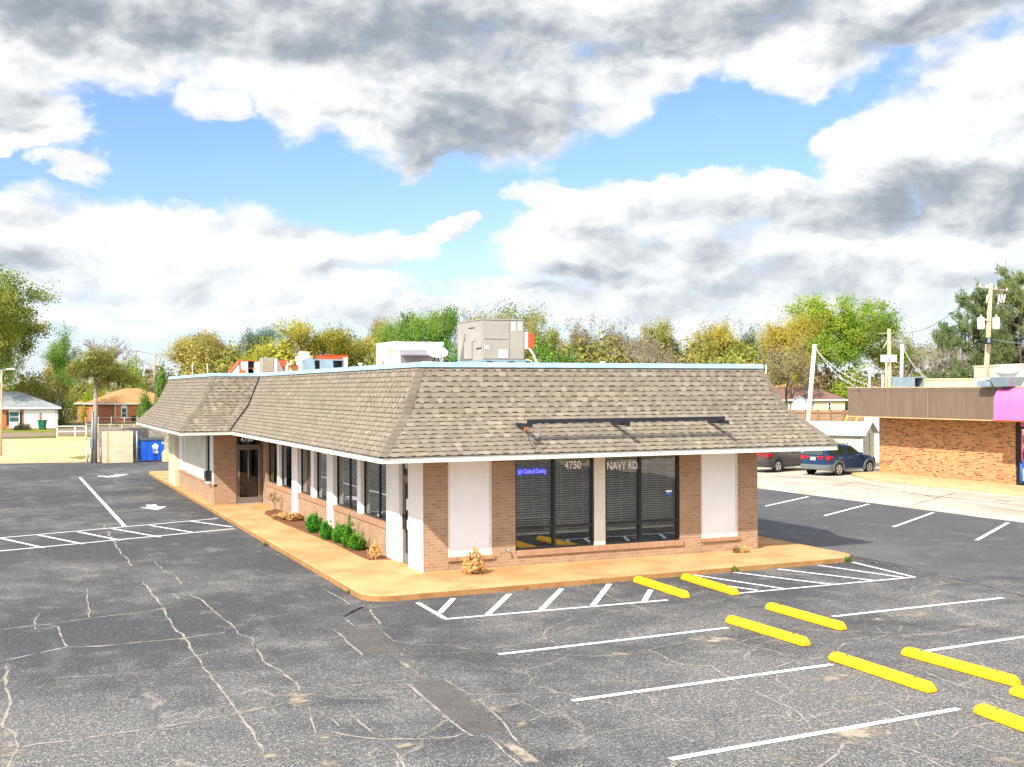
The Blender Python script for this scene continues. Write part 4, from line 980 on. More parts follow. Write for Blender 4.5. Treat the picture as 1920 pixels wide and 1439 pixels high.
# metal edge round the flat roof
q = MB(); B0 = inset(SX - .07, SY - .07); B1 = inset(SX - .04, SY - .04); B2 = inset(SX + .12, SY + .12)
for i in range(6):
    j = (i + 1) % 6
    q.quad((*B0[i], ZT - .125), (*B0[j], ZT - .125), (*B1[j], ZT), (*B1[i], ZT)); q.quad((*B1[i], ZT), (*B1[j], ZT), (*B2[j], ZT), (*B2[i], ZT)); q.quad((*B2[i], ZT), (*B2[j], ZT), (*B2[j], ZT - .1), (*B2[i], ZT - .1))
    q.quad((*B2[i], ZT - .1), (*B2[j], ZT - .1), (*B0[j], ZT - .125), (*B0[i], ZT - .125))
q.build('flashing', M['flash'], roof)
q = MB(); q.add([(x, y, ZT - .06) for x, y in inset(SX + .11, SY + .11)], [tuple(range(6))]); q.build('roof_deck', M['conc'], roof)
# interior floor and partitions, seen dimly through the panes
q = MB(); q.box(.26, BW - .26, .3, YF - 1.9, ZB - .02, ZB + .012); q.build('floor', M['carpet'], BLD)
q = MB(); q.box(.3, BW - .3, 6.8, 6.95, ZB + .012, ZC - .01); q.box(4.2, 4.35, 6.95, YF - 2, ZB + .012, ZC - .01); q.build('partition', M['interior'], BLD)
q = MB(); q.tube((on_y(951, 1031, 0).x, 0, .6), (on_y(951, 1031, 0).x, -.1, .6), .02); q.tube((on_y(951, 1031, 0).x, -.1, .62), (on_y(951, 1031, 0).x, -.1, .52), .025); q.lathe([(.05, -.01), (.05, .01)], (on_y(951, 1031, 0).x, -.02, .6), 'y', 10)
q.build('tap', M['steel'], BLD)

# dark speaker box mounted at the wing's window
spk = empty('speaker_box', (-PW - .12, 20.35, 1.0), 'black speaker box standing on the brick sill of the wing window', 'speaker box')
q = MB(); q.box(-PW - .26, -PW - .02, 20.15, 20.5, 1.06, 1.46); q.build('housing', M['black'], spk, .02)
q = MB(); q.box(-PW - .22, -PW - .05, 20.2, 20.45, .957, 1.06); q.build('bracket', M['paper'], spk)
q = MB(); q.box(-PW - .268, -PW - .258, 20.2, 20.27, 1.1, 1.16); q.build('button', M['paper'], spk)

# lettering that hangs inside the left front pane
ns = empty('neon_sign', (3.0, .125, 2.5), 'small glowing blue script sign hanging in the front window', 'neon sign')
q = MB(); q.box(2.56, 3.50, .118, .128, 2.44, 2.68); q.build('backing', M['neon_back'], ns, .004)
t = text('lettering', "Jay's Cuisine & Catering", .165, (3.03, .112, 2.515), (R_(90), 0, 0), M['neon'], ns, .003, 'CENTER', .5)
q = MB(); q.tube((3.28, .13, 2.68), (3.28, .13, ZC), .006, n=4); q.build('wire', M['paper'], ns); q = MB(); q.tube((2.75, .13, 2.68), (2.75, .13, ZC), .006, n=4); q.build('wire', M['paper'], ns)
ws = empty('window_board', (6.8, .14, 2.58), 'dark brown board with faint red lettering hung in the right front window', 'sign')
q = MB(); q.box(6.51, 7.06, .13, .15, 2.37, 2.82); q.build('board', M['sign_brown'], ws)
q = MB()
for z in (2.66, 2.52): q.box(6.6, 6.95, .127, .131, z, z + .035)
q.build('lettering', plain('faint_red', (.18, .03, .02), .6), ws)

# sign rail on three arms above the front windows
def roof_hit(x, y):
    dd = ray(x, y); k = 1.067
    tt = (2.99 + .14 + k * (CY0 + OY) - CH) / (dd.z - k * dd.y); return EYE + dd * tt
rail = empty('sign_rail', (5, -1.3, 3.9), 'long rusty black steel rail on three arms in front of the shingles', 'sign rail')
za = 3.86
tips = []
for px in (969, 1148, 1330):
    r0 = roof_hit(px, 790); tip = Vector((r0.x, r0.y - .85, za)); tips.append(tip)
    q = MB(); q.box(r0.x - .035, r0.x + .035, tip.y, r0.y + .25, za - .09, za); a_ = q.build('bracket_arm', M['rust_black'], rail, .004)
    q = MB(); q.box(r0.x - .04, r0.x + .04, tip.y - .015, tip.y, za - .095, za + .005); q.build('end_plate', M['rust_black'], a_)
q = MB(); q.box(tips[0].x - .02, tips[2].x + .06, tips[0].y + .12, tips[0].y + .2, za, za + .10); q.build('rail', M['rust_black'], rail, .004)
q = MB(); q.box(tips[0].x - .12, tips[0].x + .02, tips[0].y + .1, tips[0].y + .14, za - .18, za - .1); q.build('junction_box', M['door_orange'], rail)
cb_ = empty('hanging_cable', (tips[0].x, tips[0].y, za - .2), 'looped black cable dangling from the left end of the sign rail', 'cable')
pts = [Vector((tips[0].x - .1, tips[0].y + .08, za - .12)) + Vector((.95 * (u * .42), -.05 * math.sin(u * 3), -.42 * math.sin(min(1, u) * math.pi) - .12 * u)) for u in [k / 14 for k in range(15)]]
q = MB(); q.path(pts, .009, 5); q.build('cable', M['wire'], cb_)
pts = [Vector((tips[0].x + .12 + .14 * math.cos(a_), tips[0].y + .05, za - .2 + .15 * math.sin(a_))) for a_ in [k * .3 - 2.6 for k in range(14)]]
q = MB(); q.path(pts, .008, 5); q.build('cable', M['galv'], cb_)

# ------------------------------------------------------------------ wheel stops
def stop_mesh(L, w=.2, h=.15):
    """chamfered precast bar along -y from the origin, resting on z = 0"""
    q = MB(); prof = [(-w / 2, .0), (w / 2, .0), (w / 2, h * .45), (w * .30, h), (-w * .30, h), (-w / 2, h * .45)]
    ys = [0, -.09, -L + .09, -L]; sc = [.62, 1, 1, .62]
    vs = []
    for y, k in zip(ys, sc): vs += [(x * (1 if k == 1 else .86), y, z * k) for x, z in prof]
    fs = [tuple(range(6)), tuple(range(23, 17, -1))]
    for r in range(3):
        for i in range(6): fs.append((r * 6 + i, r * 6 + 6 + i, r * 6 + 6 + (i + 1) % 6, r * 6 + (i + 1) % 6))
    q.add(vs, fs); return q
stops = [((1186, 1092), (1280, 1123), 'yellow wheel stop beside the white corner hatching, left of the two at the sidewalk'), ((1275, 1087), (1378, 1119), 'yellow wheel stop at the sidewalk whose right end touches the aisle hatching'),
         ((1358, 1168), (1487, 1208), 'yellow wheel stop at the end of the stall line nearest the corner hatching'), ((1433, 1143), (1561, 1180), 'yellow wheel stop in front of the short stall line in the right middle distance'),
         ((1551, 1238), (1711, 1292), 'yellow wheel stop at the end of the middle long stall line'), ((1687, 1229), (1868, 1280), 'yellow wheel stop lying across the start of the stall line at the right edge'),
         ((1823, 1338), (1996, 1404), 'yellow wheel stop cut by the right edge, beyond the nearest stall line'), ((1890, 1303), (2082, 1366), 'yellow wheel stop of which only the left end shows at the right edge')]
s0 = None
for (p, q_, lab) in stops:
    a_, c_ = gp(*p), gp(*q_); dd = c_ - a_
    if s0 is None:
        s0 = stop_mesh(2.42).build('wheel_stop', M['stop'], bevel=.012, loc=(0, 0, 0)); o = s0
        for yb in (-.4, -2.02): q = MB(); q.lathe([(.026, .145), (.026, .153), (.012, .158), (0, .158)], (0, yb, 0), 'z', 10); q.build('bolt', M['rust_black'], s0)
    else: o = copy_thing(s0)
    o.location = (a_.x + .1, a_.y, .006); o.rotation_euler = (0, 0, math.atan2(dd.y, dd.x) + math.pi / 2)
    tag(o, lab, 'wheel stop', 'yellow wheel stops of the front stalls')
w0 = None
for i, (p, q_, lab) in enumerate((((1422, 919), (1455, 924), 'white concrete wheel stop by the brick corner, farthest of its row'), ((1513, 930), (1547, 935), 'white concrete wheel stop nearest the blue sport utility car'),
                  ((1610, 942), (1656, 949), 'white concrete wheel stop in line with the left edge of the brick shop'), ((1733, 958), (1778, 965), 'white concrete wheel stop in front of the middle of the brick shop wall'), ((1861, 975), (1906, 982), 'white concrete wheel stop near the right edge below the pink awning'))):
    a_, c_ = gp(*p), gp(*q_); a_.x = c_.x = 22.75
    if w0 is None: w0 = stop_mesh(1.9, .18, .12).build('wheel_stop', M['stop_white'], bevel=.01, loc=(0, 0, 0)); o = w0
    else: o = w0.copy(); COL.objects.link(o)
    o.location = (22.9, a_.y, .005); o.rotation_euler = (0, 0, 0)
    tag(o, lab, 'wheel stop', 'white wheel stops along the concrete lot')

# ------------------------------------------------------------------ plants
def np_mesh(name, V, F, mat, smooth=False):
    me = bpy.data.meshes.new(name); V = np.asarray(V, dtype=np.float32); F = np.asarray(F, dtype=np.int32)
    k = F.shape[1]
    me.vertices.add(len(V)); me.vertices.foreach_set('co', V.ravel())
    me.loops.add(F.size); me.loops.foreach_set('vertex_index', F.ravel())
    me.polygons.add(len(F)); me.polygons.foreach_set('loop_start', np.arange(0, F.size, k, dtype=np.int32)); me.polygons.foreach_set('loop_total', np.full(len(F), k, dtype=np.int32))
    if smooth: me.polygons.foreach_set('use_smooth', np.ones(len(F), dtype=bool))
    me.update(calc_edges=True); me.validate(); me.materials.append(mat); return me


def leaf_cards(rg, C, size, aspect=.6, droop=0.0, dirs=None):
    """one small bent quad (two triangles sharing an edge) per centre"""
    n = len(C); a = rg.normal(size=(n, 3)) if dirs is None else dirs + rg.normal(0, .35, (n, 3))
    a[:, 2] -= droop; a /= np.linalg.norm(a, axis=1, keepdims=True) + 1e-9
    b = rg.normal(size=(n, 3)); b -= (b * a).sum(1, keepdims=True) * a; b /= np.linalg.norm(b, axis=1, keepdims=True) + 1e-9
    s = (size * rg.uniform(.6, 1.35, (n, 1)))
    A = a * s * .5; B = b * s * .5 * aspect
    V = np.stack([C - A, C + B, C + A, C - B], 1).reshape(-1, 3)
    return V, np.arange(4 * n).reshape(n, 4)


def tubes(segs, sides=5):
    P0 = np.array([s[0] for s in segs]); P1 = np.array([s[1] for s in segs]); r0 = np.array([s[2] for s in segs]); r1 = np.array([s[3] for s in segs])
    D = P1 - P0; D /= np.linalg.norm(D, axis=1, keepdims=True) + 1e-9
    X = np.cross(D, np.array([.3, .8, .52])); X /= np.linalg.norm(X, axis=1, keepdims=True) + 1e-9; Y = np.cross(D, X)
    n = len(segs); V = np.zeros((n, 2, sides, 3))
    for i in range(sides):
        t = 2 * math.pi * i / sides; o = X * math.cos(t) + Y * math.sin(t)
        V[:, 0, i] = P0 + o * r0[:, None]; V[:, 1, i] = P1 + o * r1[:, None]
    F = []
    base = np.arange(n)[:, None] * 2 * sides
    for i in range(sides):
        j = (i + 1) % sides; F.append(np.concatenate([base + i, base + j, base + sides + j, base + sides + i], 1))
    return V.reshape(-1, 3), np.concatenate(F)


def skeleton(seed, levels=4, kids=3, trunk=.26, l0=.3, spread=.75, ratio=.74, up=.12, bend=.14, r0=.028):
    rg = np.random.default_rng(seed); segs = []; tips = []
    def rec(p, dr, L, r, lv):
        n = 3
        for i in range(n):
            dr = dr + rg.normal(0, bend, 3) + np.array([0, 0, up]); dr /= np.linalg.norm(dr)
            q = p + dr * L / n; r2 = r * .87; segs.append((p, q, r, r2)); p, r = q, r2
            if lv >= levels - 1: tips.append(p)
            if 0 < lv < levels and i == 1 and rg.random() < .55:
                s = dr + rg.normal(0, spread, 3); s /= np.linalg.norm(s); rec(p, s, L * ratio * .8, r * .55, lv + 1)
        if lv < levels:
            ph = rg.uniform(0, 6.28)
            for k in range(kids):
                a = np.cross(dr, [.2, .5, .84]); a /= np.linalg.norm(a); b = np.cross(dr, a); t = ph + 6.28 * k / kids + rg.normal(0, .3)
                s = dr + (a * math.cos(t) + b * math.sin(t)) * spread * rg.uniform(.6, 1.3); s /= np.linalg.norm(s)
                rec(p, s, L * ratio * rg.uniform(.75, 1.2), r * .66, lv + 1)
    rec(np.zeros(3), np.array([0, 0, 1.0]), l0, r0, 0)
    P = np.array([s[1] for s in segs]); h = P[:, 2].max(); c = P[P[:, 2] > h * .4]; w = np.percentile(np.hypot(c[:, 0], c[:, 1]), 97)
    S = np.array([.5 / w, .5 / w, 1 / h])
    segs = [(a * S, b * S, ra / h, rb / h) for a, b, ra, rb in segs]
    return segs, np.array(tips) * S


PROTO = {}
def proto(key, kind, seed, leaf=.03, per=16, sig=.035, **kw):
    """crown and trunk meshes of unit height and unit width"""
    rg = np.random.default_rng(seed + 100)
    if kind == 'pine':
        segs = []; C = []; D = []
        p = np.zeros(3); n = 14
        for i in range(n): q = np.array([rg.normal(0, .012), rg.normal(0, .012), (i + 1) / n * .97]); segs.append((p, q, .022 * (1 - i / n) + .003, .022 * (1 - (i + 1) / n) + .003)); p = q
        for k in range(kw.get('br', 46)):
            z = rg.uniform(kw.get('z0', .3), .98); t = rg.uniform(0, 6.28); L = (.18 + .34 * (1 - z) + .06) * rg.uniform(.55, 1.2)
            a = np.array([0, 0, z - .02]); e = np.array([math.cos(t), math.sin(t), rg.uniform(.0, .45)]); pr = a; r = .007 * (1.2 - z)
            for j in range(4):
                e = e + rg.normal(0, .14, 3); e /= np.linalg.norm(e); q = pr + e * L / 4 * np.array([1, 1, .6]); segs.append((pr, q, r, r * .75)); r *= .75
                if j > 0:
                    m = kw.get('tuft', 4)
                    for _ in range(m):
                        c = q + rg.normal(0, .022, 3) * np.array([1.3, 1.3, .6])
                        nn = 16; C.append(c + rg.normal(0, .014, (nn, 3))); dd = rg.normal(0, .6, (nn, 3)) + e + np.array([0, 0, .4]); D.append(dd / np.linalg.norm(dd, axis=1, keepdims=True))
                pr = q
        V, F = leaf_cards(rg, np.concatenate(C), leaf, .16, 0, np.concatenate(D)); tv, tf = tubes(segs, 5)
    elif kind == 'column':
        C = []
        for k in range(260):
            z = rg.uniform(.04, 1); rad = .5 * (1 - z) ** .6 * min(1, z * 6 + .3); t = rg.uniform(0, 6.28); r = rad * rg.uniform(.55, 1.0)
            C.append(np.array([r * math.cos(t), r * math.sin(t), z]) + rg.normal(0, .022, (per, 3)))
        V, F = leaf_cards(rg, np.concatenate(C), leaf, .6); tv, tf = tubes([(np.zeros(3), np.array([0, 0, .5]), .03, .015)], 6)
    elif kind == 'shrub':
        C = []; segs = []
        for k in range(kw.get('cl', 90)):
            u = rg.normal(size=3); u /= np.linalg.norm(u); u[2] = abs(u[2]) * 1.0 - .12 * rg.random(); r = rg.uniform(.45, 1.0) ** .5
            if kw.get('ball'): u[2] = rg.uniform(-1, 1); u[:2] *= math.sqrt(max(0, 1 - u[2] ** 2)) / (np.hypot(u[0], u[1]) + 1e-9); u[2] = .5 + .52 * u[2]
            c = np.array([.45 * u[0] * r, .45 * u[1] * r, max(.05, .04 + .9 * u[2] * r)]) * rg.uniform(.78, 1.06)
            C.append(c + rg.normal(0, sig, (per, 3)))
            if k % 3 == 0: segs.append((np.array([c[0] * .1, c[1] * .1, 0]), c, .012, .004))
        V, F = leaf_cards(rg, np.concatenate(C), leaf, .6); tv, tf = tubes(segs, 4)
    else:
        segs, tips = skeleton(seed, **kw)
        if per:
            keep = rg.random(len(tips)) < .93
            C = np.repeat(tips[keep], per, 0); k = len(tips[keep])
            cs = np.repeat(rg.uniform(.5, 1.3, (k, 1)), per, 0); C = C + rg.normal(0, sig, C.shape) * cs * np.array([1, 1, .8])
            V, F = leaf_cards(rg, C, leaf, .62)
        tv, tf = tubes(segs, 4)
        if not per:
            thin = [s for s in segs if s[2] < .0075]; thick = [s for s in segs if s[2] >= .0075]
            tw = []
            for a, b, ra, rb in thin:
                tw.append((a, b, max(ra, .0018), max(rb, .0014)))
                for _ in range(2):
                    dd = (b - a) + rg.normal(0, np.linalg.norm(b - a) * .5, 3); tw.append((b, b + dd * .9, .0015, .0009))
            V, F = tubes(tw, 3); tv, tf = tubes(thick, 5)
    PROTO[key] = (np_mesh('crown', V, F, M['shrub']), np_mesh('trunk', tv, tf, M['bark'], True))


proto('oak1', 'tree', 11, leaf=.0185, per=46, sig=.048, levels=4, kids=3)
proto('oak2', 'tree', 23, leaf=.0185, per=46, sig=.048, levels=4, kids=3, spread=.9, up=.07)
proto('oak3', 'tree', 37, leaf=.0185, per=46, sig=.048, levels=4, kids=3, spread=.65, l0=.2)
proto('airy1', 'tree', 41, leaf=.017, per=24, sig=.044, levels=4, kids=3, spread=.7)
proto('airy2', 'tree', 59, leaf=.017, per=24, sig=.044, levels=4, kids=3, spread=.95, up=.05)
proto('big', 'tree', 67, leaf=.0135, per=36, sig=.03, levels=5, kids=3, spread=.85, up=.04)
proto('bare1', 'tree', 71, per=0, levels=5, kids=3, spread=.55, l0=.22, up=.10, r0=.024)
proto('bare2', 'tree', 83, per=0, levels=5, kids=3, spread=.85, up=.02, r0=.03, bend=.22)
proto('pine1', 'pine', 91, leaf=.05, br=52, z0=.3, tuft=4)
proto('pine2', 'pine', 97, leaf=.045, br=90, z0=.12, tuft=5)
proto('column', 'column', 101, leaf=.045, per=16)
proto('bush1', 'shrub', 103, leaf=.042, per=60, sig=.07, cl=90)
proto('bush2', 'shrub', 107, leaf=.045, per=50, sig=.08, cl=80)
proto('scrub', 'shrub', 109, leaf=.04, per=22, sig=.075, cl=110)
LM = {
    'olive': leaf_mat('olive_leaves', (.28, .28, .06), (.20, .23, .05), (.33, .29, .07)),
    'yellow': leaf_mat('yellow_leaves', (.42, .37, .05), (.33, .34, .04), (.42, .35, .05)),
    'orange': leaf_mat('orange_leaves', (.42, .32, .08), (.34, .29, .06), (.36, .34, .08)),
    'green': leaf_mat('fresh_green_leaves', (.14, .30, .04), (.09, .22, .03), (.22, .32, .05)),
    'lime': leaf_mat('lime_leaves', (.27, .37, .035), (.19, .31, .025), (.34, .37, .04)),
    'dull': leaf_mat('dull_green_leaves', (.12, .15, .06), (.16, .185, .075), (.09, .125, .05)),
    'blue': leaf_mat('bluish_green_leaves', (.13, .21, .13), (.10, .18, .11), (.17, .24, .12)),
    'brown': leaf_mat('brown_buds', (.31, .25, .12), (.34, .28, .15), (.26, .25, .10)),
    'pine': leaf_mat('pine_needles', (.12, .165, .055), (.155, .19, .06), (.09, .13, .045), .35),
    'mix': leaf_mat('mixed_green_leaves', (.25, .30, .055), (.18, .25, .045), (.36, .33, .06)),
    'straw': leaf_mat('straw_brush', (.36, .27, .15), (.28, .20, .10), (.2, .2, .06)),
    'tan': leaf_mat('tan_brush', (.38, .26, .14), (.30, .2, .11), (.26, .22, .09)),
    'ivy': leaf_mat('ivy_leaves', (.30, .30, .06), (.14, .18, .04), (.40, .34, .09)),
}


def plant(name, cat, label, key, loc, w, h, lm, bark='bark', group=None, rz=None, part='trunk'):
    e = empty(name, loc, label, cat, group)
    rz = random.uniform(0, 6.28) if rz is None else rz
    for me, nm, mat in ((PROTO[key][0], 'crown', lm), (PROTO[key][1], part, M[bark])):
        if part == 'stem' and nm == 'crown': nm = 'foliage'
        o = bpy.data.objects.new(nm, me); COL.objects.link(o); o.parent = e; o.scale = (w, w, h); o.rotation_euler = (0, 0, rz)
        o.material_slots[0].link = 'OBJECT'; o.material_slots[0].material = mat
    return e


def tree(px, top, width, D, key, lm, label, bark='bark', name='tree', group='trees along the horizon', cat='tree', rz=None, base=0.0):
    p = ground_at(px, D); h = z_at(top, D) - base; w = width / CF * D * (1.5 if D > 200 else 1.28)
    return plant(name, cat, label, key, (p.x, p.y, base), w, h, LM[lm] if isinstance(lm, str) else lm, bark, group, rz)


# trees, left to right
tree(8, 504, 250, 152, 'big', 'mix', 'large loose green tree towering over the grey-roofed house at the left edge', rz=1.0)
tree(0, 590, 90, 149, 'oak1', 'lime', 'small yellow-green tree in front of the large tree at the left edge')
tree(108, 606, 90, 150, 'airy1', 'green', 'thin airy green tree just right of the large left tree')
tree(116, 660, 44, 175, 'oak3', 'yellow', 'small yellow tree beside the thin airy green tree at the left')
tree(172, 632, 105, 215, 'bare1', M['bark_purple'], 'bare purplish fan-shaped tree behind the ivy-topped pole', 'bark_purple')
tree(214, 648, 52, 195, 'oak3', 'lime', 'pale lime tree to the right of the bare fan-shaped tree')
tree(234, 664, 36, 230, 'airy1', 'blue', 'small bluish tree peeping out beside the pale lime tree')
tree(303, 690, 32, 150, 'column', 'green', 'narrow bright green columnar tree behind the orange-roofed house')
tree(362, 626, 76, 250, 'oak1', 'orange', 'orange-brown tree at the left end of the tree line over the roof')
tree(415, 622, 80, 262, 'oak2', 'orange', 'rounded orange and yellow tree, second in the tree line over the roof')
tree(388, 632, 70, 280, 'oak3', 'yellow', 'yellow crown showing between the two orange trees')
tree(455, 626, 56, 265, 'oak3', 'dull', 'dull grey-green tree right of the orange trees')
tree(494, 617, 62, 275, 'oak1', 'blue', 'bluish green tree rising behind the rusty rooftop hoods')
tree(505, 634, 90, 235, 'oak2', 'yellow', 'low yellow tree behind the tan rooftop cooler')
tree(590, 605, 100, 235, 'oak1', 'yellow', 'broad mustard-yellow tree behind the white roof fan')
tree(632, 602, 34, 250, 'airy1', 'blue', 'slim pale bluish tree right of the mustard-yellow tree')
tree(664, 634, 70, 262, 'oak3', 'olive', 'olive tree in the dip left of the white rooftop unit')
tree(700, 597, 80, 248, 'oak2', 'orange', 'brownish olive tree above the left end of the white rooftop unit')
tree(740, 583, 62, 236, 'airy2', 'green', 'spring green tree above the white rooftop unit')
tree(767, 592, 36, 262, 'pine2', 'pine', 'small dark pine between the two green trees above the white unit')
tree(816, 580, 84, 225, 'oak1', 'green', 'bright green tree between the white and the tan rooftop units')
tree(880, 574, 64, 262, 'bare1', M['bark_pale'], 'bare pale tree behind the left half of the tan rooftop unit', 'bark_pale')
tree(955, 562, 140, 245, 'airy2', 'olive', 'tall olive tree above the tan rooftop unit')
tree(1006, 586, 70, 238, 'oak3', 'olive', 'olive tree directly behind the red box of the tan rooftop unit')
tree(1065, 592, 84, 255, 'airy1', 'brown', 'reddish brown budding tree right of the tan rooftop unit')
tree(1138, 597, 84, 258, 'airy1', 'brown', 'darker brown budding tree beside the reddish brown one', rz=2.4)
tree(1208, 608, 100, 205, 'bare2', M['bark_pale'], 'bare tree with pale spreading branches above the roof centre', 'bark_pale')
tree(1252, 602, 70, 265, 'oak2', 'olive', 'olive tree behind the right side of the bare pale tree')
tree(1322, 597, 76, 262, 'airy1', 'olive', 'tall thin olive tree left of the mustard crown over the roof')
tree(1372, 611, 96, 246, 'oak2', 'yellow', 'rounded mustard crown above the right half of the roof', rz=.4)
tree(1420, 603, 60, 262, 'airy1', 'dull', 'grey-green tree just left of the orange-yellow tree at the roof end')
tree(1545, 560, 200, 178, 'big', 'lime', 'great lime-green tree behind the leaning white pole', rz=2.2)
tree(1486, 598, 92, 150, 'oak1', 'yellow', 'orange-yellow tree in front of the great lime-green tree')
tree(1470, 640, 110, 140, 'airy2', 'brown', 'thin brownish tree above the brown-roofed house')
tree(1690, 622, 110, 205, 'airy2', 'brown', 'brown budding tree behind the pole with two white boxes')
tree(1776, 612, 60, 190, 'pine2', 'pine', 'dark round-topped evergreen behind the bare whitish tree')
tree(1768, 628, 110, 128, 'bare2', M['bark_pale'], 'bare whitish tree with crooked limbs left of the transformer pole', 'bark_pale', rz=1.9)
tree(1828, 540, 130, 118, 'pine1', 'pine', 'open pine with reaching left branches behind the transformer pole', rz=.5)
tree(1912, 514, 110, 112, 'pine2', 'pine', 'dense tall pine at the right edge')
tree(1868, 560, 100, 150, 'bare1', M['bark_purple'], 'bare thin tree between the two tall pines', 'bark_purple')
tree(1895, 610, 110, 135, 'oak2', 'dull', 'dull green tree low behind the tall pines at the right')
# brush under and between the trees
random.seed(21)
def brush(px, top, width, D, key, lm, label, name='bush', group='bushes below the tree line'):
    if D > 200: top -= 24; width *= 1.5
    p = ground_at(px, D); h = z_at(top, D); w = width / CF * D
    return plant(name, 'bush', label, key, (p.x, p.y, 0), w, h, LM[lm], 'bark', group, None, 'stem')
brush(52, 676, 120, 158, 'bush1', 'mix', 'green undergrowth hanging behind the roof of the grey-roofed house')
brush(74, 690, 90, 165, 'bush2', 'tan', 'tan brush behind the roof of the grey-roofed house')
brush(112, 706, 70, 160, 'scrub', 'mix', 'green brush between the grey-roofed and the orange-brick house')
brush(150, 690, 80, 190, 'bush1', 'mix', 'dark green bush below the left part of the pole ivy')
brush(178, 694, 60, 176, 'bush1', 'lime', 'bright green bush right behind the top of the ivy pole')
brush(222, 700, 100, 185, 'scrub', 'straw', 'large straw-coloured brush behind the orange-roofed house')
brush(247, 690, 60, 205, 'bush2', 'lime', 'yellow-green bush above the straw-coloured brush')
brush(271, 716, 34, 152, 'bush1', 'green', 'low green bush left of the columnar tree')
brush(290, 702, 90, 260, 'bush2', 'brown', 'brown brush on the skyline between lamp post and tree line')
for i, (px, top, wd, D, key, lm, lab) in enumerate([
    (375, 668, 90, 240, 'bush2', 'orange', 'orange undergrowth behind the left corner of the mansard roof'), (450, 664, 100, 235, 'bush2', 'olive', 'olive undergrowth behind the first rusty roof hood'), (530, 660, 110, 230, 'bush2', 'yellow', 'yellow undergrowth around the white roof fan'),
    (640, 655, 110, 240, 'bush2', 'olive', 'olive undergrowth left of the white rooftop unit'), (735, 640, 110, 228, 'bush1', 'mix', 'green undergrowth over the top of the white rooftop unit'), (835, 640, 90, 218, 'bush1', 'green', 'green undergrowth around the satellite dish'),
    (1020, 640, 90, 215, 'bush1', 'green', 'green undergrowth below the red box of the tan unit'), (1075, 650, 100, 220, 'bush1', 'mix', 'mixed green undergrowth right of the tan unit pipe'), (1150, 650, 110, 232, 'bush2', 'olive', 'olive undergrowth below the darker brown tree'),
    (1230, 645, 110, 236, 'bush2', 'brown', 'brown undergrowth around the bare pale tree'), (1310, 650, 110, 226, 'bush2', 'olive', 'olive undergrowth below the tall thin olive tree'), (1390, 652, 110, 220, 'bush1', 'mix', 'mixed undergrowth above the right roof end'),
    (1450, 660, 100, 205, 'bush2', 'olive', 'olive thicket left of the brown-roofed house'), (1530, 676, 130, 172, 'bush2', 'tan', 'rusty brown thicket above the brown-roofed house'), (1600, 680, 120, 168, 'bush1', 'lime', 'lime thicket right of the leaning white pole'),
    (1668, 684, 110, 160, 'bush2', 'tan', 'brown thicket behind the short white pole'), (1735, 690, 90, 125, 'bush1', 'green', 'green bush at the foot of the bare whitish tree'), (1800, 682, 110, 122, 'bush1', 'mix', 'bright bush left of the transformer pole above the shop roof'),
    (1880, 676, 120, 120, 'bush1', 'dull', 'dull green bush behind the round shop roof vent')]):
    brush(px, top, wd, D, key, lm, lab)
# a far wood closes the horizon behind everything
rg = np.random.default_rng(5); C = []
for k in range(1500):
    ang = rg.uniform(-.55, .55) + CYAW; D = rg.uniform(330, 480); hh = rg.uniform(3, 12) * (1 if ang > .1 else .62)
    c = np.array([CX0 + math.sin(ang) * D, CY0 + math.cos(ang) * D, hh * rg.uniform(.25, .9)]); C.append(c + rg.normal(0, 2.2, (16, 3)) * np.array([1, 1, .8]))
V, F = leaf_cards(rg, np.concatenate(C), 1.7, .7)
o = bpy.data.objects.new('far_wood', np_mesh('far_wood', V, F, LM['olive'])); COL.objects.link(o); tag(o, 'hazy low wood along the far horizon', 'wood', kind='stuff')

# shrubs of the mulch bed and the dry ones by the walls
random.seed(4)
gb = 'clipped green shrubs of the mulch bed'
proto('boxwood', 'shrub', 137, leaf=.085, per=30, sig=.05, cl=170, ball=1)
for px, py, wd, ht, lab in ((589, 999, .54, .66, 'bright green clipped shrub, farthest of the row along the brick wall'), (613, 1012, .45, .62, 'slimmer green shrub second from the far end of the row'), (636, 1018, .48, .62, 'rounded green shrub third from the far end of the row'),
                            (654, 1027, .46, .74, 'taller green shrub of the joined pair nearest the corner door'), (671, 1032, .54, .52, 'low rounded green shrub of the joined pair nearest the corner door')):
    p = gp(px, py, .16); plant('shrub', 'shrub', lab, 'boxwood', (min(p.x, -wd * .45), p.y, .15), wd, ht, M['shrub'], 'bark', gb, None, 'stem')
p = gp(652, 1024, .16); plant('leafy_shoot', 'shrub', 'thin green shoot sticking up out of the taller green shrub', 'column', (p.x + .05, p.y, .72), .16, .36, M['shrub'], 'bark', None, None, 'stem')
proto('dryb', 'shrub', 131, leaf=.12, per=9, sig=.07, cl=60)
gd = 'dry straw-coloured shrubs at the walls'
for px, py, wd, ht, lab in ((702, 1048, .42, .56, 'dry yellow shrub at the near end of the mulch bed'), (888, 1076, .66, .74, 'dry yellow shrub standing before the left white panel'), (550, 976, 1.0, .34, 'flat spread of dry straw at the first tall white pilaster'), (533, 973, .9, .26, 'low dry straw clump just left of the first tall white pilaster')):
    p = gp(px, py, .16); plant('dry_shrub', 'shrub', lab, 'dryb', (p.x, p.y, .15), wd, ht, M['dry'], 'bark', gd, None, 'stem')
p = gp(515, 960, .16); plant('bare_twigs', 'shrub', 'bare brown twigs at the far end of the mulch bed', 'bare1', (p.x, p.y, .15), .5, .75, M['bark'], 'bark', None, None, 'stem')
